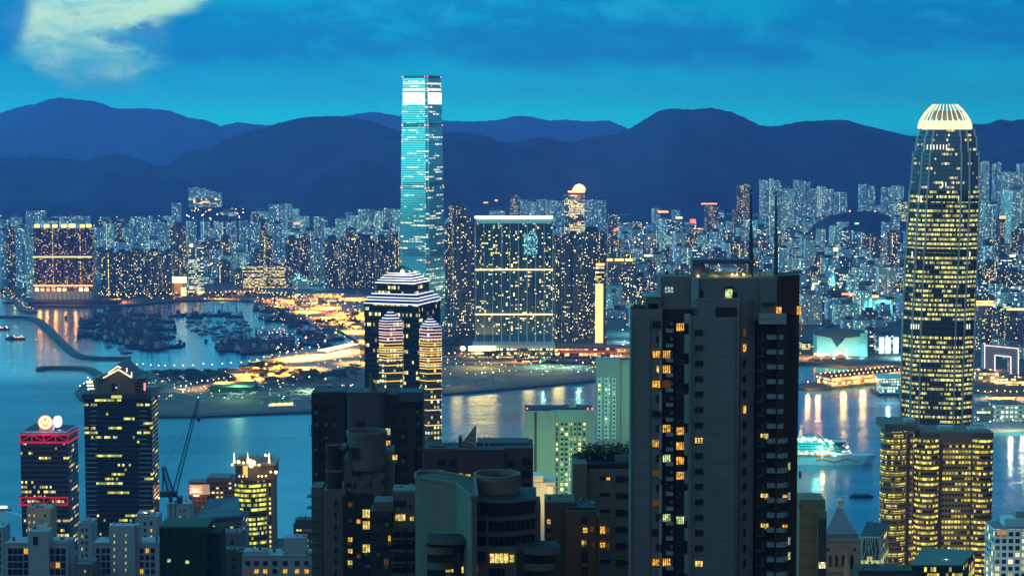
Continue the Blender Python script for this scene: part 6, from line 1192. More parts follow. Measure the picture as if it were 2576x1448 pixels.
# floors
F0, FP_ = 836.5, 38.65
for i in range(16):
    y = F0 + i * FP_
    win(ft, 1748, y - 7.5, 20, 15, D - .02, 'y' if i in (7,) else ('y' if i == 15 else 'n'), 2)
    pbox('joint_line', 1738, 1854, y + 21, y + 21.5, D - .03, .03, mat('joint_grey', (0.0408, 0.0510, 0.0612), .9), ft)
    pbox('joint_line', 1588, 1640, y + 16, y + 16.5, D + 2.97, .03, MATS['joint_grey'], ft)
    pbox('side_window', 1870, 1877, y - 9, y + 9, D + 1.7, .25, RM[{1: 'a', 0: 'd', 5: 'a'}.get(i, 'n')], ft)
    kk = {1: 'n', 3: 'a', 7: 'a', 5: 'y', 2: 'n', 9: 'd', 11: 'n', 13: 'd', 15: 'a'}.get(i, 'n')
for i in range(17):
    y = 816 + i * 37.3
    kk = {2: 'a', 4: 'a', 3: 'y', 8: 'a', 10: 'd', 12: 'd', 16: 'a'}.get(i, 'n'); wide = i % 2 == 0
    win(ft, 1641 if wide else 1651, y - 9, 20 if wide else 7, 18, D + 2.9, kk, 2 if wide else 0)
    ka = {2: 'a', 3: 'a', 4: 'd', 7: 'a', 9: 'g', 13: 'g', 16: 'a'}.get(i, 'n'); kb = {0: 'a', 7: 'a', 8: 'a', 9: 'a', 10: 'a', 13: 'g'}.get(i, 'n')
    win(ft, 1667, y - 10, 20, 20, D + 4.1, ka, 3); win(ft, 1701, y - 4, 20, 20, D + 4.1, kb, 3)
    pbox('balcony_ledge', 1676, 1694, y + 12, y + 20, D + 2.6, 1.6, gw2, ft)
    pbox('air_conditioner', 1686, 1693, y - 5, y + 3, D + 3.3, .8, mat('aircon_grey', (0.1088, 0.1156, 0.1224), .7), ft)
    pbox('spandrel_panel', 1667, 1688, y + 11, y + 21, D + 4.0, .15, mat('spandrel_dark', (0.0340, 0.0340, 0.0306), .7), ft); pbox('spandrel_panel', 1700, 1722, y + 17, y + 27, D + 4.0, .15, MATS['spandrel_dark'], ft)
for y0, y1 in ((790, 820), (842, 895), (917, 970), (993, 1070), (1090, 1150), (1187, 1222), (1236, 1315), (1330, 1365), (1395, 1448)): pbox('white_fin', 1723, 1737, y0, y1 - 6, D + 1.2, 1.2, gw2, ft)
for y0, y1 in ((832, 880), (905, 955), (985, 1035), (1070, 1130), (1150, 1205), (1220, 1290), (1305, 1368), (1390, 1448)): pbox('pale_strip', 1658, 1665, y0, y1, D + 2.6, .8, gw2, ft)
pbox('balcony_wall', 1910, 1978, 789, 815, D + 1.6, 1.2, gw2, ft); pbox('balcony_hood', 1918, 1950, 762, 768, D + 2.6, .6, blk_, ft); pbox('joint_line', 1910, 1978, 802, 802.6, D + 1.55, .05, MATS['joint_grey'], ft)
for i in range(17):
    y = 847 + i * 37.6
    b = MB(); a, c_, e = P(1935, y, D), P(1976, y, D), P(1978 if i < 7 else 1990, y, D); z1 = a.z; z0 = P(0, y + 11, D).z; b.prism([(a.x, D + 3.2), (c_.x, D + 3.0), (e.x, D + 4.2), (e.x, D + 6), (a.x, D + 6)], z0, z1, 0, 0, bot=True); b.build('balcony_ledge', gw2, ft)
    pbox('side_balcony', 1904, 1926, y + 11, y + 13, D + 3.6, 1.5, mat('grey_ledge', (0.0680, 0.0680, 0.0680), .8), ft); pbox('air_conditioner', 1914, 1924, y - 10, y + 10, D + 4.0, .6, MATS['spandrel_dark'], ft)
    k = {7: 'a', 10: 'a', 12: 'a'}.get(i)
    if i in (7, 11, 13): win(ft, 1913, y - 21, 20, 15, D + 4.3, 'y', 2)
    if i in (11, 13): win(ft, 1968, y - 18, 13, 18, D + 2.9 + 1.2, 'a', 1)
    if 9 <= i <= 16: win(ft, 1982, y - 24, 6, 20, D + 3.6, 'gncnncgn'[i - 9], 1)
for x, y, w, h, k in ((1952, 771, 14, 18, 'a'), (2004, 769, 12, 23, 'a'), (2014, 811, 4, 21, 'a'), (2011, 1265, 4, 12, 'd'), (2010, 1185, 5, 16, 'd')): win(ft, x, y, w, h, D + 2.7 + max(0, (x - 1962) * .057), k, 1)
for y in (720, 900, 1100): pass
# pipes and stains of use
for x, dd in ((1741, -.12), (1851, -.12), (1592, 2.88), (1636, 2.88)): b = MB(); b.bar(P(x, 800, D + dd), P(x, 1448, D + dd), .14, n=5); b.build('drain_pipe', mat('pipe_grey', (0.0680, 0.0748, 0.0782), .7), ft)
for i in range(15): pbox('weather_stain', 1746 + (i % 3) * 4, 1749 + (i % 3) * 4, F0 + i * FP_ + 8.5, F0 + i * FP_ + 17 + (i * 7) % 9, D - .012, .01, mat('rain_stain', (0.0680, 0.0714, 0.0748), .9), ft)
# roof structures
rb_ = mat('roof_beam', (0.0612, 0.0680, 0.1088), .6)
b = MB(); a, c_ = P(1742, 653, D + 7), P(1899, 664, D + 7); b.box(a.x, c_.x, D + 7, D + 12, c_.z, a.z); b.build('helideck_slab', rb_, ft); pbox('stair_house', 1742, 1774, 666, 700, D + 8, 4, rb_, ft)
for a, c_ in (((1776, 697), (1785, 666)), ((1892, 666), (1893, 699))): b = MB(); b.bar(P(*a, D + 8), P(*c_, D + 8), .35); b.build('roof_strut', rb_, ft)
dk_ = mat('roof_deck_cream', (.45, .40, .26), .8); pbox('roof_deck', 1775, 1965, 690, 697, D + 8, 5, dk_, ft); pbox('deck_rim', 1780, 1960, 684, 690, D + 10, .5, dk_, ft)
for x in (1803, 1853, 1842, 1870, 1756): b = MB(); ball(b, P(x, 690 if x != 1756 else 694, D + 7.8), .2, n=7, k=4); b.build('deck_lamp', glow('warm_deck_lamp', (1, .68, .2), 6), ft); lamp('deck_lamp_light', P(x, 689, D + 7.2), (1, .66, .2), 28, .3)
for x, y0, w in ((1889, 476, 1.0), (1952, 480, .85)):
    b = MB(); b.bar(P(x, 690, D + 9), P(x, (y0 + 690) / 2, D + 9), w, w2=w * .75, n=8); b.bar(P(x, (y0 + 690) / 2, D + 9), P(x, y0 + 12, D + 9), w * .55, w2=w * .35, n=6); ball(b, P(x, y0 + 4, D + 9), .3, n=6, k=3); b.build('mast', mat('mast_grey', (.035, .035, .04), .6), ft)
for i in range(15): pbox('planter_shrub', 0, 1, 0, 1, 10, 1, lf) if 0 else None
b = MB(); rs = random.Random(4); a = P(1590, 777, D + 5); c_ = P(1624, 777, D + 5)
for _ in range(420):
    p = Vector((rs.uniform(a.x, c_.x), D + rs.uniform(4, 8), a.z + abs(rs.gauss(0, .7)) * (1 + .5 * math.sin(rs.random() * 9)))); u = Vector((rs.gauss(0, 1), rs.gauss(0, 1), rs.gauss(0, 1))).normalized() * .16; w_ = u.cross(Vector((rs.gauss(0, 1), 1, rs.gauss(0, 1)))).normalized() * .1; b.poly([p - u, p + w_, p + u, p - w_])
o = b.build('roof_hedge', lf); pl = pbox('planter', 1589, 1625, 775, 778.5, D + 3.6, 5, blk_, o); tag(o, 'ragged roof hedge in a planter on the left wing of the big grey tower', 'hedge')

# centre cluster
def cl(nm, label, cat='apartment tower'):
    o = E(nm, None, label, cat); o['units'] = 1; return o
def drum(nm, px, py0, py1, r, D, m, par, n=28, sq=1.0, rim=None, yoff=0):
    c_ = P(px, py0, D); z1 = P(px, py1, D).z; R_ = r / FP * D; b = MB(); pts = xf(ell(n), c_.x, D + R_ + yoff, 0, 2 * R_, 2 * R_ * sq); b.prism(pts, z1, c_.z, 0, 1); o = b.build(nm, [m, blk_], par)
    if rim: b = MB(); b.prism(ringpts(pts, 1.05, c_.x, D + R_ + yoff), c_.z, c_.z + rim, 0, 0, cap=False); b.prism(ringpts(pts, .95, c_.x, D + R_ + yoff)[::-1], c_.z, c_.z + rim, 0, 0, cap=False); n_ = len(pts); o1 = ringpts(pts, 1.05, c_.x, D + R_ + yoff); o2 = ringpts(pts, .95, c_.x, D + R_ + yoff); [b.poly([(*o1[i], c_.z + rim), (*o1[(i + 1) % n_], c_.z + rim), (*o2[(i + 1) % n_], c_.z + rim), (*o2[i], c_.z + rim)]) for i in range(n_)]; b.build('rim', m, o)
    return o
pur = mat('mauve_wall', (0.0578, 0.0510, 0.0714), .8, nz=.15, nscale=.3); maroon = mat('maroon_wall', (0.0680, 0.0374, 0.0442), .8, nz=.2, nscale=.3); teal_ = mat('grey_green_wall', (.085, .083, .068), .85, nz=.3, nscale=.35); tel2 = mat('sea_green_wall', (.120, .110, .090), .85, nz=.22, nscale=.3)
m1 = cl('mauve_tower', 'mauve-black apartment tower with a rounded shaft and a sail-shaped roof emblem, right of the scaffolding'); D = 560
b = MB(); a, c_ = P(871, 990, D), P(966, 990, D); b.prism([(a.x, D + 1.5), (a.x + .5, D + .4), (a.x + 1.5, D), (c_.x - 1.5, D), (c_.x - .5, D + .4), (c_.x, D + 1.5), (c_.x, D + 12), (a.x, D + 12)], 120, a.z, 0, 0); b.build('rounded_shaft', pur, m1)
pbox('body', 966, 1064, 992, 1448, D + 2.5, 14, mat('dark_mauve', (.030, .018, .016), .8), m1, zb=120); pbox('left_body', 783, 871, 987, 1448, D + 2, 14, MATS['dark_mauve'], m1, zb=120); pbox('upper_left', 803, 868, 984, 1010, D + 3, 8, pur, m1); pbox('upper_right', 1003, 1062, 986, 1010, D + 1.6, 9, pur, m1); pbox('bay', 1005, 1043, 1120, 1448, D + .6, 3, MATS['dark_mauve'], m1, zb=120)
pbox('parapet', 869, 968, 986.5, 990, D - .2, 10, pur, m1); pbox('shaft_window', 898, 920, 1060, 1088, D - .1, .2, blk_, m1); pbox('left_pier', 784, 804, 1068, 1448, D + .8, 3, mat('scaffold_net', (0.0102, 0.0238, 0.0136), .9), m1, zb=120)
for j in range(12):
    y = 1014 + j * 31
    for x, w in ((970, 12), (986, 14), (1010, 14), (1046, 14)): win(m1, x, y, w, 17, D + (.5 if x == 1010 and y > 1120 else 2.4), {(970, 1076): 'g', (970, 1107): 'a', (986, 1107): 'n', (1010, 1231): 'a'}.get((x, y), 'n'), 1)
    for x in (790, 812, 836): win(m1, x, y + 3, 12, 16, D + (.7 if x == 790 else 1.9), 'n', 1)
sail = [(950, 989), (924, 989), (930, 966), (927, 941), (951, 973)]
def emblem(pts, D, par, dp=.8):
    q = [P(x, y, D) for x, y in pts]; b = MB(); b.poly([(p.x, D, p.z) for p in q]); b.poly([(p.x, D + dp, p.z) for p in reversed(q)])
    for i in range(len(q)): u, w = q[i], q[(i + 1) % len(q)]; b.poly([(u.x, D, u.z), (u.x, D + dp, u.z), (w.x, D + dp, w.z), (w.x, D, w.z)])
    return b.build('sail_emblem', mat('sail_bronze', (.20, .18, .14), .6), par)
s_ = emblem([(928, 989), (929, 936), (936, 956), (950, 970), (950, 989)], D + 3, m1)
for i in range(4): b = MB(); b.bar(P(930 + i * 5, 948 + i * 8, D + 2.9), P(938 + i * 3, 986, D + 2.9), .18, n=3); b.build('emblem_rib', blk_, s_)
for x in (779, 783, 787): b = MB(); b.bar(P(x, 1098, D), P(x, 1066, D), .14, n=3); b.bar(P(775, 1070 + (x - 779) * 3, D), P(792, 1070 + (x - 779) * 3, D), .14, n=3); b.build('scaffold_pole', rig, m1)
# pale tower with the big water drum
m2_ = cl('drum_tower', 'grey-green apartment tower topped by a large round water drum'); D = 490
drum('water_drum', 919, 1104, 1185, 50, D, teal_, m2_, rim=1.4); pbox('drum_opening', 883, 902, 1126, 1155, D - .3, .4, blk_, m2_)
b = MB(); q = P(920, 1100, D + 5); b.box(q.x - 2, q.x + 2, q.y, q.y + 1, q.z - .2, q.z + .2); b.build('drum_hatch', sill, m2_)
pbox('body', 865, 968, 1152, 1448, D + 1.5, 12, teal_, m2_, zb=140); pbox('right_body', 966, 989, 1135, 1448, D + 3, 10, teal_, m2_, zb=140); pbox('left_body', 812, 870, 1232, 1448, D - 1, 12, teal_, m2_, zb=140); pbox('dark_stack', 862, 935, 1245, 1448, D - 1.2, 3, mat('dark_green_recess', (0.0122, 0.0150, 0.0122), .8), m2_, zb=140)
drum('corner_turret', 838, 1130, 1232, 20, D, MATS['dark_green_recess'], m2_, rim=1.0); pbox('turret_band', 818, 860, 1183, 1189, D - .4, 3, teal_, m2_); pbox('turret_top', 817, 870, 1122, 1131, D + .5, 5, teal_, m2_)
for x, y, w, h in ((885, 1175, 24, 22), (926, 1172, 9, 20), (960, 1168, 7, 20), (870, 1213, 14, 12), (890, 1215, 7, 12), (919, 1214, 4, 12), (928, 1211, 7, 13), (960, 1205, 7, 14), (960, 1240, 8, 12), (973, 1160, 6, 10), (973, 1198, 4, 12)): win(m2_, x, y, w, h, D + (2.9 if x == 973 else 1.4), 'n', 1)
for j in range(7):
    y = 1254 + j * 29.2; pbox('balcony_slab', 772 if j < 9 else 780, 812, y - 6, y - 3.5, D + .5, 3, mat('slab_grey', (0.0680, 0.0816, 0.0816), .8), m2_); win(m2_, 842, y + 3, 5, 16, D - 1.1, 'n', 0)
    win(m2_, 875, y + 8, 12, 12, D - 1.3, {0: 'd', 3: 'a', 4: 'a', 5: 'y'}.get(j, 'n'), 1); win(m2_, 912, y + 26, 26, 21, D - 1.35, {0: 'y', 1: 'y', 3: 'y'}.get(j, 'n'), 3); win(m2_, 897, y + 50, 10, 12, D - 1.35, {0: 'a', 3: 'd'}.get(j, 'n'), 1); win(m2_, 946, y + 32, 12, 14, D + 1.3, {2: 'a', }.get(j, 'n'), 1)
win(m2_, 987, 1143, 13, 13, D + 2.5, 'y', 1)
pbox('left_ledge_wing', 783, 812, 1225, 1448, D + 1, 8, teal_, m2_, zb=140)
# stepped dark block between
m3 = cl('stepped_block', 'dark stepped apartment block with bay windows between the drum tower and the curved terrace block', 'apartment block'); D = 420
pbox('top_box', 988, 1048, 1240, 1320, D + 2, 8, teal_, m3, zb=150); pbox('top_roof', 987, 1048, 1233, 1240, D + 2.5, 7, mat('roof_slab_green', (0.1020, 0.1292, 0.1224), .8), m3); pbox('body', 982, 1074, 1330, 1448, D, 10, mat('dark_mauve2', (0.0272, 0.0258, 0.0245), .8), m3, zb=150); pbox('curved_terrace', 940, 990, 1262, 1285, D + 1.5, 7, teal_, m3); pbox('left_body', 930, 986, 1285, 1448, D + 1.2, 8, MATS['dark_mauve2'], m3, zb=150)
win(m3, 990, 1258, 32, 16, D + 1.9, 'n', 3); win(m3, 1031, 1267, 4, 14, D + 1.9, 'n', 0); win(m3, 994, 1292, 26, 17, D + 1.9, 'y', 3); win(m3, 1031, 1298, 5, 11, D + 1.9, 'y', 0); win(m3, 1037, 1298, 4, 11, D + 1.9, 'y', 0); win(m3, 976, 1345, 7, 16, D - .1, 'a', 1)
for j in range(4):
    for x in (985, 1003, 1026): b = MB(); a, c_ = P(x, 1334 + j * 30, D), P(x + 15, 1352 + j * 30, D); b.prism([(a.x, D), (a.x + .3, D - .9), (c_.x - .3, D - .9), (c_.x, D)], c_.z, a.z, 0, 1, bot=True); b.build('bay_window', [RM['n'], teal_], m3); pbox('bay_sill', x - 1, x + 16, 1352 + j * 30, 1357 + j * 30, D - 1.0, 1, teal_, m3)
    win(m3, 946, 1300 + j * 36, 12, 16, D + 1.1, 'n', 1); win(m3, 966, 1296 + j * 36, 12, 16, D + 1.1, {3: 'd', 2: 'n'}.get(j, 'n'), 1)
# maroon cluster with second sail
m4 = cl('maroon_tower', 'maroon apartment tower with a sail-shaped roof emblem and twin roof horns'); D = 480
pbox('left_body', 1067, 1152, 1128, 1448, D + 4, 10, maroon, m4, zb=140); pbox('middle_body', 1151, 1268, 1133, 1448, D, 14, maroon, m4, zb=140); pbox('right_body', 1267, 1341, 1126, 1448, D + 1, 14, maroon, m4, zb=140); pbox('back_step', 1200, 1330, 1113, 1128, D + 6, 8, pur, m4); pbox('roof_box', 1153, 1162, 1100, 1133, D + 4, 4, pur, m4); pbox('upper_left', 1085, 1120, 1122, 1130, D + 6, 5, blk_, m4)
s_ = emblem([(1159, 1118), (1194, 1071), (1198, 1071), (1198, 1122), (1188, 1122)], D + 3.5, m4)
for i in range(3): b = MB(); b.bar(P(1164 + i * 8, 1112 - i * 11, D + 3.4), P(1192, 1120 - i * 12, D + 3.4), .16, n=3); b.build('emblem_rib', blk_, s_)
for x in (1218, 1231): b = MB(); b.bar(P(x, 1124, D + 5), P(x + 1, 1090, D + 5), .5, w2=.15, n=5); b.build('roof_horn', sill, m4)
for x in (1255, 1320): b = MB(); b.bar(P(x, 1116, D + 5), P(x, 1106, D + 5), .12); b.build('roof_pole', sill, m4)
b = MB(); b.bar(P(1267, 1128, D + 8), P(1287, 1110, D + 8), .4); b.bar(P(1287, 1110, D + 8), P(1307, 1125, D + 8), .4); b.build('roof_frame', pur, m4)
pbox('parapet', 1150, 1270, 1130, 1133, D - .2, 12, pur, m4); b = MB(); b.bar(P(1228, 1140, D - .2), P(1228, 1162, D - .2), .15); b.build('drain_pipe', blk_, m4)
for j in range(6):
    y = 1155 + j * 31
    for x, w, dd in ((1100, 20, 3.9), (1130, 14, 3.9), (1276, 14, .9), (1313, 22, .9)): win(m4, x, y - (4 if x > 1300 else 0), w, 20 if x > 1260 else 17, D + dd, {(1130, 1186): 'd'}.get((x, y), 'n'), 1)
for x, w, k in ((1154, 11, 'a'), (1170, 14, 'a'), (1229, 5, 'a'), (1134, 9, 'd')): win(m4, x, 1189 + (x - 1154) * .15, w, 11, D - .1 if x > 1150 else D + 3.8, k, 1)
win(m4, 1018, 1226, 18, 8, D + 3.8, 'a', 1) if 0 else None
# curved terrace block with round rooftop drum
m5 = cl('curved_block', 'pale curved apartment block with a sweeping roof terrace and a wide rooftop drum'); D = 385
def arcb(nm, x0, x1, y0, y1, D, m, par, bulge=2.0, dep=9, n=14, top=None, zb=None):
    b = MB(); b.prism(arcp(x0, x1, D, bulge, n, dep), P(0, y1, D).z if zb is None else zb, P(0, y0, D).z, 0, 1, u0=0); return b.build(nm, [m, top or blk_], par)
drum('rooftop_drum', 1250, 1213, 1262, 58, D, tel2, m5, rim=1.1)
for x, y, r_ in ((1235, 1206, 1), (1255, 1209, 1.2), (1270, 1205, .8), (1290, 1207, .9)): b = MB(); q = P(x, y, D + 4); b.box(q.x - r_ * .6, q.x + r_ * .6, q.y, q.y + 1, q.z - .8, q.z + r_ * .5); b.build('drum_plant', rig, m5)
for x in (1262, 1266, 1289): b = MB(); b.bar(P(x, 1210, D + 4), P(x, 1186, D + 4), .14, n=3); b.bar(P(x - 2, 1190, D + 4), P(x + 2, 1190, D + 4), .12, n=3); b.build('antenna', sill, m5)
ts = [(1045, 1197), (1052, 1190), (1080, 1187), (1120, 1192), (1160, 1200), (1192, 1208), (1196, 1240), (1190, 1252), (1170, 1240), (1150, 1222), (1100, 1212), (1048, 1203)]
# terrace slab as a sweep on the roof level
zt = P(1100, 1200, D + 4).z; tp_ = [G(x, y, zt) for x, y in [(1044, 1203), (1046, 1193), (1065, 1188), (1100, 1189), (1150, 1197), (1194, 1207), (1200, 1252), (1186, 1254), (1170, 1240), (1148, 1220), (1100, 1212), (1060, 1206)]]
tp2 = [(p.x, p.y) for p in tp_][::-1]; cxx = sum(p[0] for p in tp2) / len(tp2); cyx = sum(p[1] for p in tp2) / len(tp2)
b = MB(); b.prism(tp2, 150, zt, 0, 1); b.build('terrace_wing', [tel2, mat('terrace_deck', (0.0612, 0.0748, 0.0680), .9)], m5)
for j in range(5): pbox('wall_joint', 1047, 1111, 1222 + j * 27, 1222.5 + j * 27, D + 2.96, .03, MATS['joint_grey'], m5)
b = MB(); b.bar(P(1060, 1208, D + 2.9), P(1060, 1345, D + 2.9), .13, n=4); b.bar(P(1096, 1214, D + 2.9), P(1096, 1345, D + 2.9), .13, n=4); b.build('drain_pipe', MATS['pipe_grey'], m5)
b = MB(); n_ = len(tp2)
for i in range(n_): b.bar((*tp2[i], zt + .3), (*tp2[(i + 1) % n_], zt + .3), .7)
b.build('terrace_rim', tel2, m5)
for a, c_ in (((1085, 1196), (1135, 1206)), ((1135, 1206), (1180, 1207)), ((1150, 1218), (1190, 1218))): b = MB(); p0, p1 = G(*a, zt), G(*c_, zt); b.bar((p0.x, p0.y, zt + .4), (p1.x, p1.y, zt + .4), .3); b.build('terrace_divider', tel2, m5)
pbox('front_wall', 1046, 1112, 1203, 1345, D + 3, 10, tel2, m5); arcb('left_bay', 1102, 1166, 1242, 1360, D - 1.2, MATS['dark_green_recess'], m5, 1.2, 8); arcb('bay_cap', 1101, 1167, 1238, 1249, D - 1.5, tel2, m5, 1.3, 8)
gl2 = fac('curved_glass_band', (.06, .08, .07), (.010, .014, .013), YEL, WHT, 1.1, 3.1, .88, .8, 0); cpt = mat('colonnade_grey', (0.1020, 0.1224, 0.1292), .8)
arcb('upper_colonnade', 1152, 1348, 1254, 1290, D - 2.2, blk_, m5, 3.2, 12)
for i in range(7): pbox('colonnade_pier', 1153 + i * 12.5, 1158 + i * 12.5, 1256, 1290, D - 3.4 - 1.6 * math.sin(math.pi * (i + .3) / 15), .8, cpt, m5)
arcb('colonnade_beam', 1150, 1350, 1252, 1257, D - 2.9, cpt, m5, 3.2, 12); 
for j, (y0, y1) in enumerate(((1290, 1302), (1328, 1341), (1368, 1381), (1408, 1420))): arcb('floor_band', 1149, 1352, y0, y1, D - 3.1, teal_, m5, 3.3, 13)
arcb('glass_body', 1152, 1346, 1290, 1448, D - 2.0, gl2, m5, 3.0, 12, zb=150); pbox('band_pier', 1222, 1229, 1292, 1448, D - 5.9, 3.5, teal_, m5, zb=150); pbox('right_pier', 1345, 1360, 1272, 1448, D - 2.5, 10, teal_, m5, zb=150)

# wide lower block
m6 = cl('balcony_block', 'wide low block of curved balconies at the bottom centre', 'apartment block'); D = 371
arcb('terrace', 1072, 1190, 1352, 1366, D + 1, teal_, m6, 1.5, 4); pbox('left_body', 1074, 1160, 1366, 1448, D + 2, 9, MATS['dark_mauve2'], m6, zb=150); arcb('left_balcony', 1068, 1140, 1373, 1392, D + 1.5, teal_, m6, 1.2, 6); arcb('left_balcony', 1072, 1140, 1412, 1430, D + 1.5, teal_, m6, 1.2, 6)
pbox('middle_body', 1140, 1300, 1383, 1448, D + 3, 4, teal_, m6, zb=150)
for x, w, y, h, k in ((1145, 26, 1387, 20, 'n'), (1182, 40, 1387, 22, 'n'), (1121, 20, 1424, 14, 'y'), (1145, 32, 1423, 17, 'y'), (1188, 22, 1424, 13, 'd'), (1204, 6, 1425, 10, 'a'), (1230, 40, 1428, 20, 'n')): win(m6, x, y, w, h, D + (2.9 if x > 1139 else 1.9), k, 3)
for x0, x1, y0, y1, k, mu in ((1232, 1279, 1390, 1415, 'y', 3), (1282, 1294, 1393, 1413, 'y', 2)): win(m6, x0, y0, x1 - x0, y1 - y0, D + 2.9, k, mu)
b = MB(); b.bar(P(1074, 1360, D - .5), P(1095, 1343, D + 6), .15, n=4); b.bar(P(1095, 1343, D + 6), P(1105, 1345, D + 6), .15, n=4); b.build('terrace_rail', sill, m6)
arcb('right_balcony', 1318, 1410, 1374, 1392, D + 2, teal_, m6, 1.4, 3); arcb('right_balcony', 1318, 1396, 1414, 1432, D + 2, teal_, m6, 1.4, 8); pbox('right_body', 1300, 1404, 1383, 1448, D + 4, 9, gw3, m6, zb=150)
for j in range(2): win(m6, 1328, 1393 + j * 39, 32, 18, D + 3.2, 'n', 2)
# right-hand blocks
m7 = cl('sea_green_block', 'sea-green panelled apartment block with rooftop pines left of the big grey tower', 'apartment block'); D = 430
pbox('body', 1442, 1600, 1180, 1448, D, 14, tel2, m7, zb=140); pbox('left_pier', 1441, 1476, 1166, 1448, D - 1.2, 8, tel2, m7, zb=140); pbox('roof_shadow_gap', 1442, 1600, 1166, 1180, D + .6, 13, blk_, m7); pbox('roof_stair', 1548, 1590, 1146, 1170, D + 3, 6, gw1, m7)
for j in range(7):
    y = 1197 + j * 42; pbox('dark_slot', 1508, 1535, y, y + 8, D - .2, .25, blk_, m7); pbox('dark_slot', 1549, 1572, y, y + 16, D - .2, .25, blk_, m7); pbox('dark_slot', 1572, 1600, y + 4, y + 12, D - .18, .22, blk_, m7); pbox('joint_line', 1441, 1475, y + 22, y + 22.5, D - 1.25, .04, MATS['joint_grey'], m7)
for x, y, w, h, k in ((1525, 1199, 10, 8, 'a'), (1509, 1322, 14, 20, 'a'), (1525, 1324, 9, 14, 'd'), (1509, 1363, 14, 13, 'a'), (1525, 1364, 9, 14, 'd')): win(m7, x, y, w, h, D - .3, k, 1)
m8 = cl('tan_block', 'tan-grey apartment block with a stair tower, below the sea-green block', 'apartment block'); D = 405
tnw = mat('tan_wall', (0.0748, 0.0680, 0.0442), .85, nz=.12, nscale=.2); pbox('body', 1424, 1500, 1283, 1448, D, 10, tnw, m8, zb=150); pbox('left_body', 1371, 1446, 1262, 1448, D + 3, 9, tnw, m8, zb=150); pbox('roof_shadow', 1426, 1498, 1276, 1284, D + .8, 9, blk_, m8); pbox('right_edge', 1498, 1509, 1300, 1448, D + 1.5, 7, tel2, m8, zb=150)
for x, y, w, h, k in ((1376, 1304, 9, 13, 'a'), (1376, 1325, 10, 14, 'n'), (1462, 1299, 16, 16, 'n'), (1466, 1325, 12, 14, 'a'), (1484, 1322, 10, 16, 'd'), (1462, 1355, 16, 60, 'n'), (1490, 1363, 6, 12, 'd'), (1376, 1350, 9, 20, 'n'), (1376, 1390, 9, 20, 'n'), (1462, 1425, 16, 20, 'n')): win(m8, x, y, w, h, D - .1 if x > 1440 else D + 2.9, k, 1, 1)
for x, y, p_, c_ in ((1405, 1330, 140, 0), (1475, 1410, 160, 0), (1540, 1300, 60, 1)): lamp('wall_wash_lamp', P(x, y, D - 9), ((1, .62, .18), (.6, 1, .7))[c_], p_, .4)
for i in range(6):
    q = P(1470 + i * 19, 1166, D + 32); o = put_tree(0, 0, f'flat-topped pine on the roof of the sea-green block, {ordinal(i + 1)} from left', 'roof pines on the sea-green block', .36, z=q.z - .3, at=q)
floor_lines(m1, 1006, 1063, 1030, 1200, 31, 560 + 2.5); floor_lines(m1, 872, 965, 1015, 1060, 31, 560); floor_lines(m2_, 866, 967, 1165, 1245, 20, 491.5); floor_lines(m2_, 813, 861, 1250, 1448, 29, 489); floor_lines(m4, 1152, 1266, 1150, 1190, 31, 480); floor_lines(m4, 1268, 1340, 1146, 1330, 31, 481); floor_lines(m7, 1477, 1586, 1218, 1448, 42, 430); floor_lines(m8, 1425, 1499, 1318, 1448, 40, 405); floor_lines(m8, 1372, 1423, 1298, 1448, 40, 408)
for t_ in (m1, m2_, m3, m4, m5, m6, m7, m8): del t_['units']
# lower left blocks
rcl = random.Random(77); tnk = mat('tank_steel', (.20, .23, .25), .6); ventm = mat('vent_dark', (.05, .055, .06), .6)
def clutter(par, x0, x1, y, D, dep, n, s=1.0):
    for i in range(n):
        x = rcl.uniform(x0, x1); q = P(x, y, D); yy = D + rcl.uniform(1.5, dep); w = rcl.uniform(.5, 1.6) * s; h = rcl.uniform(.5, 1.5) * s; b = MB(); k = rcl.randrange(4)
        if k == 0: b.prism(xf(ell(10), q.x, yy, 0, w, w), q.z, q.z + h * 1.1, 0); nm, m = 'roof_tank', tnk
        elif k == 1: b.bar((q.x, yy, q.z), (q.x, yy, q.z + h * 2.4), .10 * s, n=4); b.bar((q.x - .4 * s, yy, q.z + h * 2), (q.x + .4 * s, yy, q.z + h * 2), .07 * s, n=4); nm, m = 'roof_antenna', rig
        elif k == 2: b.box(q.x - w * .6, q.x + w * .6, yy, yy + w, q.z, q.z + h * .7); nm, m = 'roof_unit', tnk
        else: b.box(q.x - w * .3, q.x + w * .3, yy, yy + w * .5, q.z, q.z + h); b.box(q.x - w * .4, q.x + w * .4, yy - .1, yy + w * .6, q.z + h, q.z + h + .12, 0); nm, m = 'roof_vent', ventm
        b.build(nm, m, par)
for par, x0, x1, y, D_, dep, n in ((ft, 1762, 1955, 698, 375, 8, 9), (ft, 1666, 1738, 695, 381, 6, 6), (m1, 972, 1060, 992, 563, 9, 8), (m1, 806, 866, 984, 564, 6, 5), (m1, 875, 962, 988, 561, 8, 6), (m2_, 940, 986, 1135, 494, 6, 3), (m3, 990, 1046, 1233, 424, 5, 5), (m4, 1155, 1262, 1131, 482, 9, 9), (m4, 1272, 1336, 1124, 483, 9, 5), (m4, 1072, 1146, 1128, 485, 8, 6), (m5, 1170, 1185, 1253, 386, 3, 2), (m7, 1480, 1585, 1166, 434, 9, 8), (m8, 1430, 1496, 1276, 407, 7, 5), (m8, 1374, 1420, 1262, 409, 6, 4)):
    clutter(par, x0, x1, y, D_, dep, n, .55)
wht = mat('off_white_render', (0.2584, 0.2992, 0.3332), .85, nz=.12, nscale=.25); D = 850
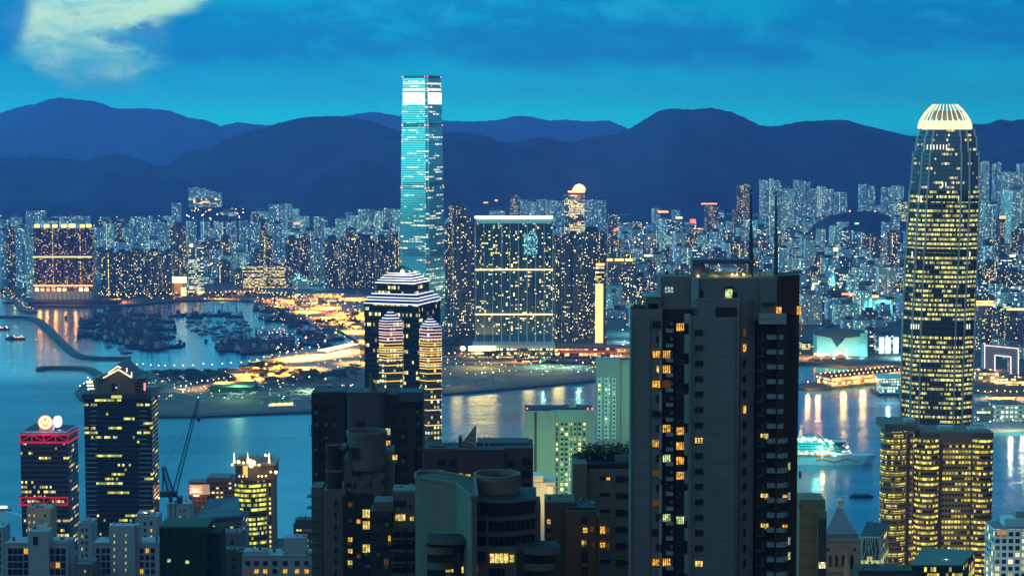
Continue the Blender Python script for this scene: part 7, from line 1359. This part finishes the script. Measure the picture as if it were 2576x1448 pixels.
def low(nm, label, x0, x1, y0, D, m, cols, rows_, fs=17.6, y1=None, lits={}, dark=None, boxes=(), ww=8, wh=11, cat='apartment block', step=None):
    t_ = E(nm, None, label, cat); pbox('body', x0, x1, y0, 1448, D, 14, m, t_, zb=60); pbox('parapet', x0 - .6, x1 + .6, y0 - 2, y0, D - .3, 1, m, t_)
    for i, (a, c_, yy, off) in enumerate(boxes): pbox('roof_house', a, c_, yy, y0, D + off, 7, m, t_); clutter(t_, a + 1, c_ - 1, yy, D + off, 5, 3, .9)
    clutter(t_, x0 + 3, x1 - 3, y0, D, 11, max(3, int((x1 - x0) / 14)), 1.1)
    for j in range(rows_):
        for i, x in enumerate(cols): k = lits.get((i, j), 'n'); win(t_, x, y0 + 12 + j * fs, ww, wh, D - .05, k, 1)
    return t_
low('white_block', 'off-white block with a tall stair shaft and dark window grids at the lower left corner', 12, 172, 1366, 850, wht, (20, 33, 46, 60, 126, 140, 154), 5, 17.5, lits={(4, 2): 'd', (5, 2): 'a', (4, 4): 'y', (5, 4): 'a', (3, 0): 'a'}, boxes=((71, 124, 1334, -.8), (124, 168, 1360, 2)), ww=11, wh=14)
pbox('stair_shaft', 70, 124, 1336, 1448, 847.5, 4, wht, bpy.data.objects['white_block'], zb=60); pbox('shaft_opening', 83, 95, 1349, 1370, 847.3, .2, blk_, bpy.data.objects['white_block'])
drm = E('rooftop_dish', None, 'large white satellite dish on the lower left roof', 'satellite dish'); b = MB(); c_ = P(106, 1316, 852)
for i in range(14): a0, a1 = 2 * math.pi * i / 14, 2 * math.pi * (i + 1) / 14; b.poly([(c_.x, c_.y + .7, c_.z), (c_.x + 2.7 * math.cos(a0), c_.y - .4, c_.z + 1.8 * math.sin(a0)), (c_.x + 2.7 * math.cos(a1), c_.y - .4, c_.z + 1.8 * math.sin(a1))])
b.build('dish', mat('dish_grey', (.4, .47, .52), .6), drm); b = MB(); b.bar((c_.x, c_.y + .6, c_.z), (c_.x, c_.y + 1, c_.z - 3.4), .4); b.build('stand', rig, drm)
low('beige_lit_block', 'beige block with a lit top loggia behind the satellite dish', 67, 130, 1280, 1000, mat('warm_cream', (0.2856, 0.2584, 0.1904), .8), (72, 84, 112), 4, 17, lits={(0, 0): 'y', (1, 0): 'y', (0, 1): 'y', (1, 1): 'y', (0, 2): 'y', (1, 2): 'd'}, boxes=((68, 90, 1273, 0),), ww=4, wh=7); lamp('loggia_lamp', P(100, 1290, 990), (1, .7, .3), 700, .5)
low('slim_block', 'slim pale block between the lower left blocks and the gabled tower', 195, 232, 1316, 950, wht, (205, 216), 6, 16, lits={(0, 1): 'y', (0, 3): 'y'}, boxes=((205, 222, 1308, 1),), ww=4, wh=8)
low('large_white_block', 'large off-white block with columns of lit stair windows under the gabled tower', 233, 401, 1366, 860, wht, (242, 256, 268, 352, 366, 380), 5, 17.4, lits={(3, 3): 'a', (4, 0): 'a', (5, 2): 'n', (3, 4): 'y', (2, 4): 'a'}, boxes=((274, 349, 1322, -1),), ww=9, wh=12)
w4 = bpy.data.objects['large_white_block']; pbox('stair_shaft', 276, 340, 1322, 1448, 857, 5, wht, w4, zb=60)
for j in range(6):
    win(w4, 286, 1342 + j * 17.4, 3.2, 7, 856.9, 'g', 0); win(w4, 315, 1342 + j * 17.4, 3.2, 7, 856.9, 'g', 0)
low('step_block', 'pale stepped block with lamp-lit roof at the foot of the gabled tower', 340, 397, 1300, 960, wht, (348, 362, 378), 5, 17, lits={(2, 1): 'y', (2, 2): 'y', (0, 3): 'y'}, boxes=((344, 372, 1290, 1),), ww=5, wh=8)
lamp('roof_yard_lamp', P(365, 1288, 962), (1, .75, .35), 500, .4)
low('pale_slab', 'narrow pale slab beside the crane mast', 420, 481, 1268, 1060, mat('pale_blue_render', (0.2584, 0.3264, 0.3536), .8), (452, 462), 5, 16, lits={(0, 1): 'y', (0, 3): 'y', (1, 4): 'a'}, ww=2.6, wh=7)
nb = E('netted_block', None, 'building under construction wrapped in dark green netting', 'building site'); gnet = mat('site_netting', (0.0054, 0.0238, 0.0054), .95, nz=.6, nscale=.35); pbox('netted_body', 401, 520, 1330, 1448, 700, 16, gnet, nb, zb=80); pbox('netted_wing', 520, 556, 1340, 1448, 703, 12, gnet, nb, zb=80); pbox('roof_edge', 400, 521, 1323, 1330, 700.5, 15, mat('faded_net', (0.0340, 0.0680, 0.0408), .9), nb)
for x, y in ((420, 1404), (466, 1408)): win(nb, x, y, 10, 9, 699.9, 'g', 1)
for i in range(7): b = MB(); b.bar(P(402 + i * 19, 1448, 699.6), P(402 + i * 19, 1326, 699.6), .18, n=3); b.build('scaffold_pole', rig, nb)
low('small_grey_block', 'small grey block in front of the green-netted site', 476, 550, 1411, 800, gw1, (486, 505, 528), 2, 17, lits={(2, 1): 'd'}, boxes=((490, 540, 1404, 1),))
low('roof_shed_block', 'grey rooftop volume right of the netted site', 549, 609, 1345, 900, gw1, (560, 580), 4, 17, boxes=((552, 604, 1338, 1), ))
low('white_row_block', 'off-white row block with amber windows left of the drum tower', 609, 784, 1398, 760, wht, (618, 640, 662, 686, 712, 742, 766), 3, 20, lits={(1, 1): 'a', (0, 1): 'd', (4, 1): 'a', (5, 1): 'a', (6, 1): 'a', (2, 1): 'a', (4, 2): 'd', (5, 2): 'y'}, boxes=((612, 668, 1386, 1), (714, 770, 1352, 3)), ww=11, wh=11)
low('terraced_dark_block', 'dark terraced block with yellow floors beside the drum tower', 738, 784, 1318, 960, mat('charcoal_wall', (.05, .055, .06), .8), (745, 762), 6, 13, lits={(0, 0): 'y', (1, 0): 'd', (1, 2): 'y', (1, 3): 'y', (1, 4): 'y', (1, 5): 'y'}, boxes=((744, 784, 1306, 2),), ww=14, wh=5)
low('edge_block', 'sliver of a pale block at the left edge', -40, 9, 1328, 900, wht, (-20, -6), 6, 17)
low('back_filler_block', 'dark grey block seen in the gap under the red framed tower', 124, 200, 1398, 1000, gw1, (135, 150, 178, 190), 3, 17, lits={(3, 1): 'y', (2, 0): 'y'}, ww=6, wh=8)
low('corner_grey_block', 'low dark block between the two white lower left blocks', 186, 232, 1420, 840, gw1, (212, 222), 2, 15, lits={(0, 0): 'y', (0, 1): 'y'}, ww=4, wh=7)
low('dark_roof_block', 'dark low roof at the bottom behind the small grey block', 550, 612, 1390, 860, gw3, (560, 585), 3, 17, boxes=((556, 590, 1382, 1),))
low('slope_block', 'dark block between the curved balconies and the tan block', 1404, 1430, 1330, 600, gw3, (1410,), 5, 20)
low('bottom_right_block', 'dark low block at the foot of the lattice block', 2160, 2296, 1436, 800, gw3, (2180, 2230, 2270), 1, 20)

# ---------------------------------------------------------------- bright signs standing out in the low city
for x, y, w, h, D_, k, lb in ((2096, 622, 12, 10, 5200, 'p', 'round peach-pink glowing sign above the low city'), (2044, 712, 26, 16, 4200, 'w', 'big blank white-lit sign on a roof beside the grey tower'), (2098, 737, 64, 4, 4080, 'o', 'long red-orange neon strip on a hotel roof'), (2052, 744, 24, 4, 4120, 'w', 'white roof lights just right of the grey tower'),
    (1764, 511, 40, 3, 6800, 'o', 'thin orange sign strip under the highest mountain'), (1736, 551, 14, 10, 6300, 'r', 'small orange-red lit sign block in the hazy middle city'), (2514, 543, 16, 7, 5000, 'o', 'orange roof sign right of the crowned skyscraper'), (2176, 615, 0, 0, 0, '', ''),
    (1216, 508, 12, 3, 7000, 'o', 'amber-lit terrace left end on the dark hill'), (1245, 502, 7, 4, 7000, 'o', 'peaked amber light on the dark hill skyline'), (1545, 575, 12, 5, 6000, 'r', 'small red sign above the dark neon-capped block'), (1620, 640, 18, 5, 5200, 'w', 'white sign bar in the city left of the grey tower'), (2150, 560, 10, 4, 6000, 'g', 'small green sign under the wooded hill'),
    (1655, 530, 26, 5, 6700, 'o', 'orange street glow bar at the foot of the mountains'), (1700, 545, 16, 5, 6500, 'w', 'white-lit terrace at the foot of the mountains'), (2238, 700, 8, 14, 4500, 'w', 'tall white sign beside the teal block'), (2540, 640, 14, 6, 4800, 'w', 'white roof sign near the right edge'), (2490, 700, 10, 5, 4300, 'r', 'red sign above the dark towers at the right edge'),
    (505, 507, 18, 3, 6650, 'o', 'string of orange lamps left of the hill estate'), (740, 560, 14, 4, 5600, 'o', 'orange sign in the estates left of the teal skyscraper'), (884, 599, 10, 4, 4690, 'o', 'orange roof sign on the dark towers left of the teal skyscraper'), (2190, 742, 20, 6, 4080, 'o', 'amber roof terrace lights left of the crowned skyscraper')):
    if not w: continue
    a = P(x, y, D_); c_ = P(x + w, y + h, D_); b = MB(); b.box(a.x, c_.x, D_ - 2, D_, c_.z, a.z); o = b.build('rooftop_sign', {'p': glow('sign_peach', (1, .5, .35), 2.6), 'w': glow('sign_white', (1, .86, .55), 2.4), 'o': glow('sign_amber', (1, .42, .12), 2.6), 'r': glow('sign_red', (1, .2, .1), 2.2), 'g': glow('sign_green', (.4, 1, .5), 2)}[k])
    b = MB(); xm = (a.x + c_.x) / 2; b.bar((xm, D_ - 1, c_.z), (xm, D_ - 1, 3), 1.2); b.build('support', DARK, o); tag(o, lb, 'sign', 'bright signs in the far city')
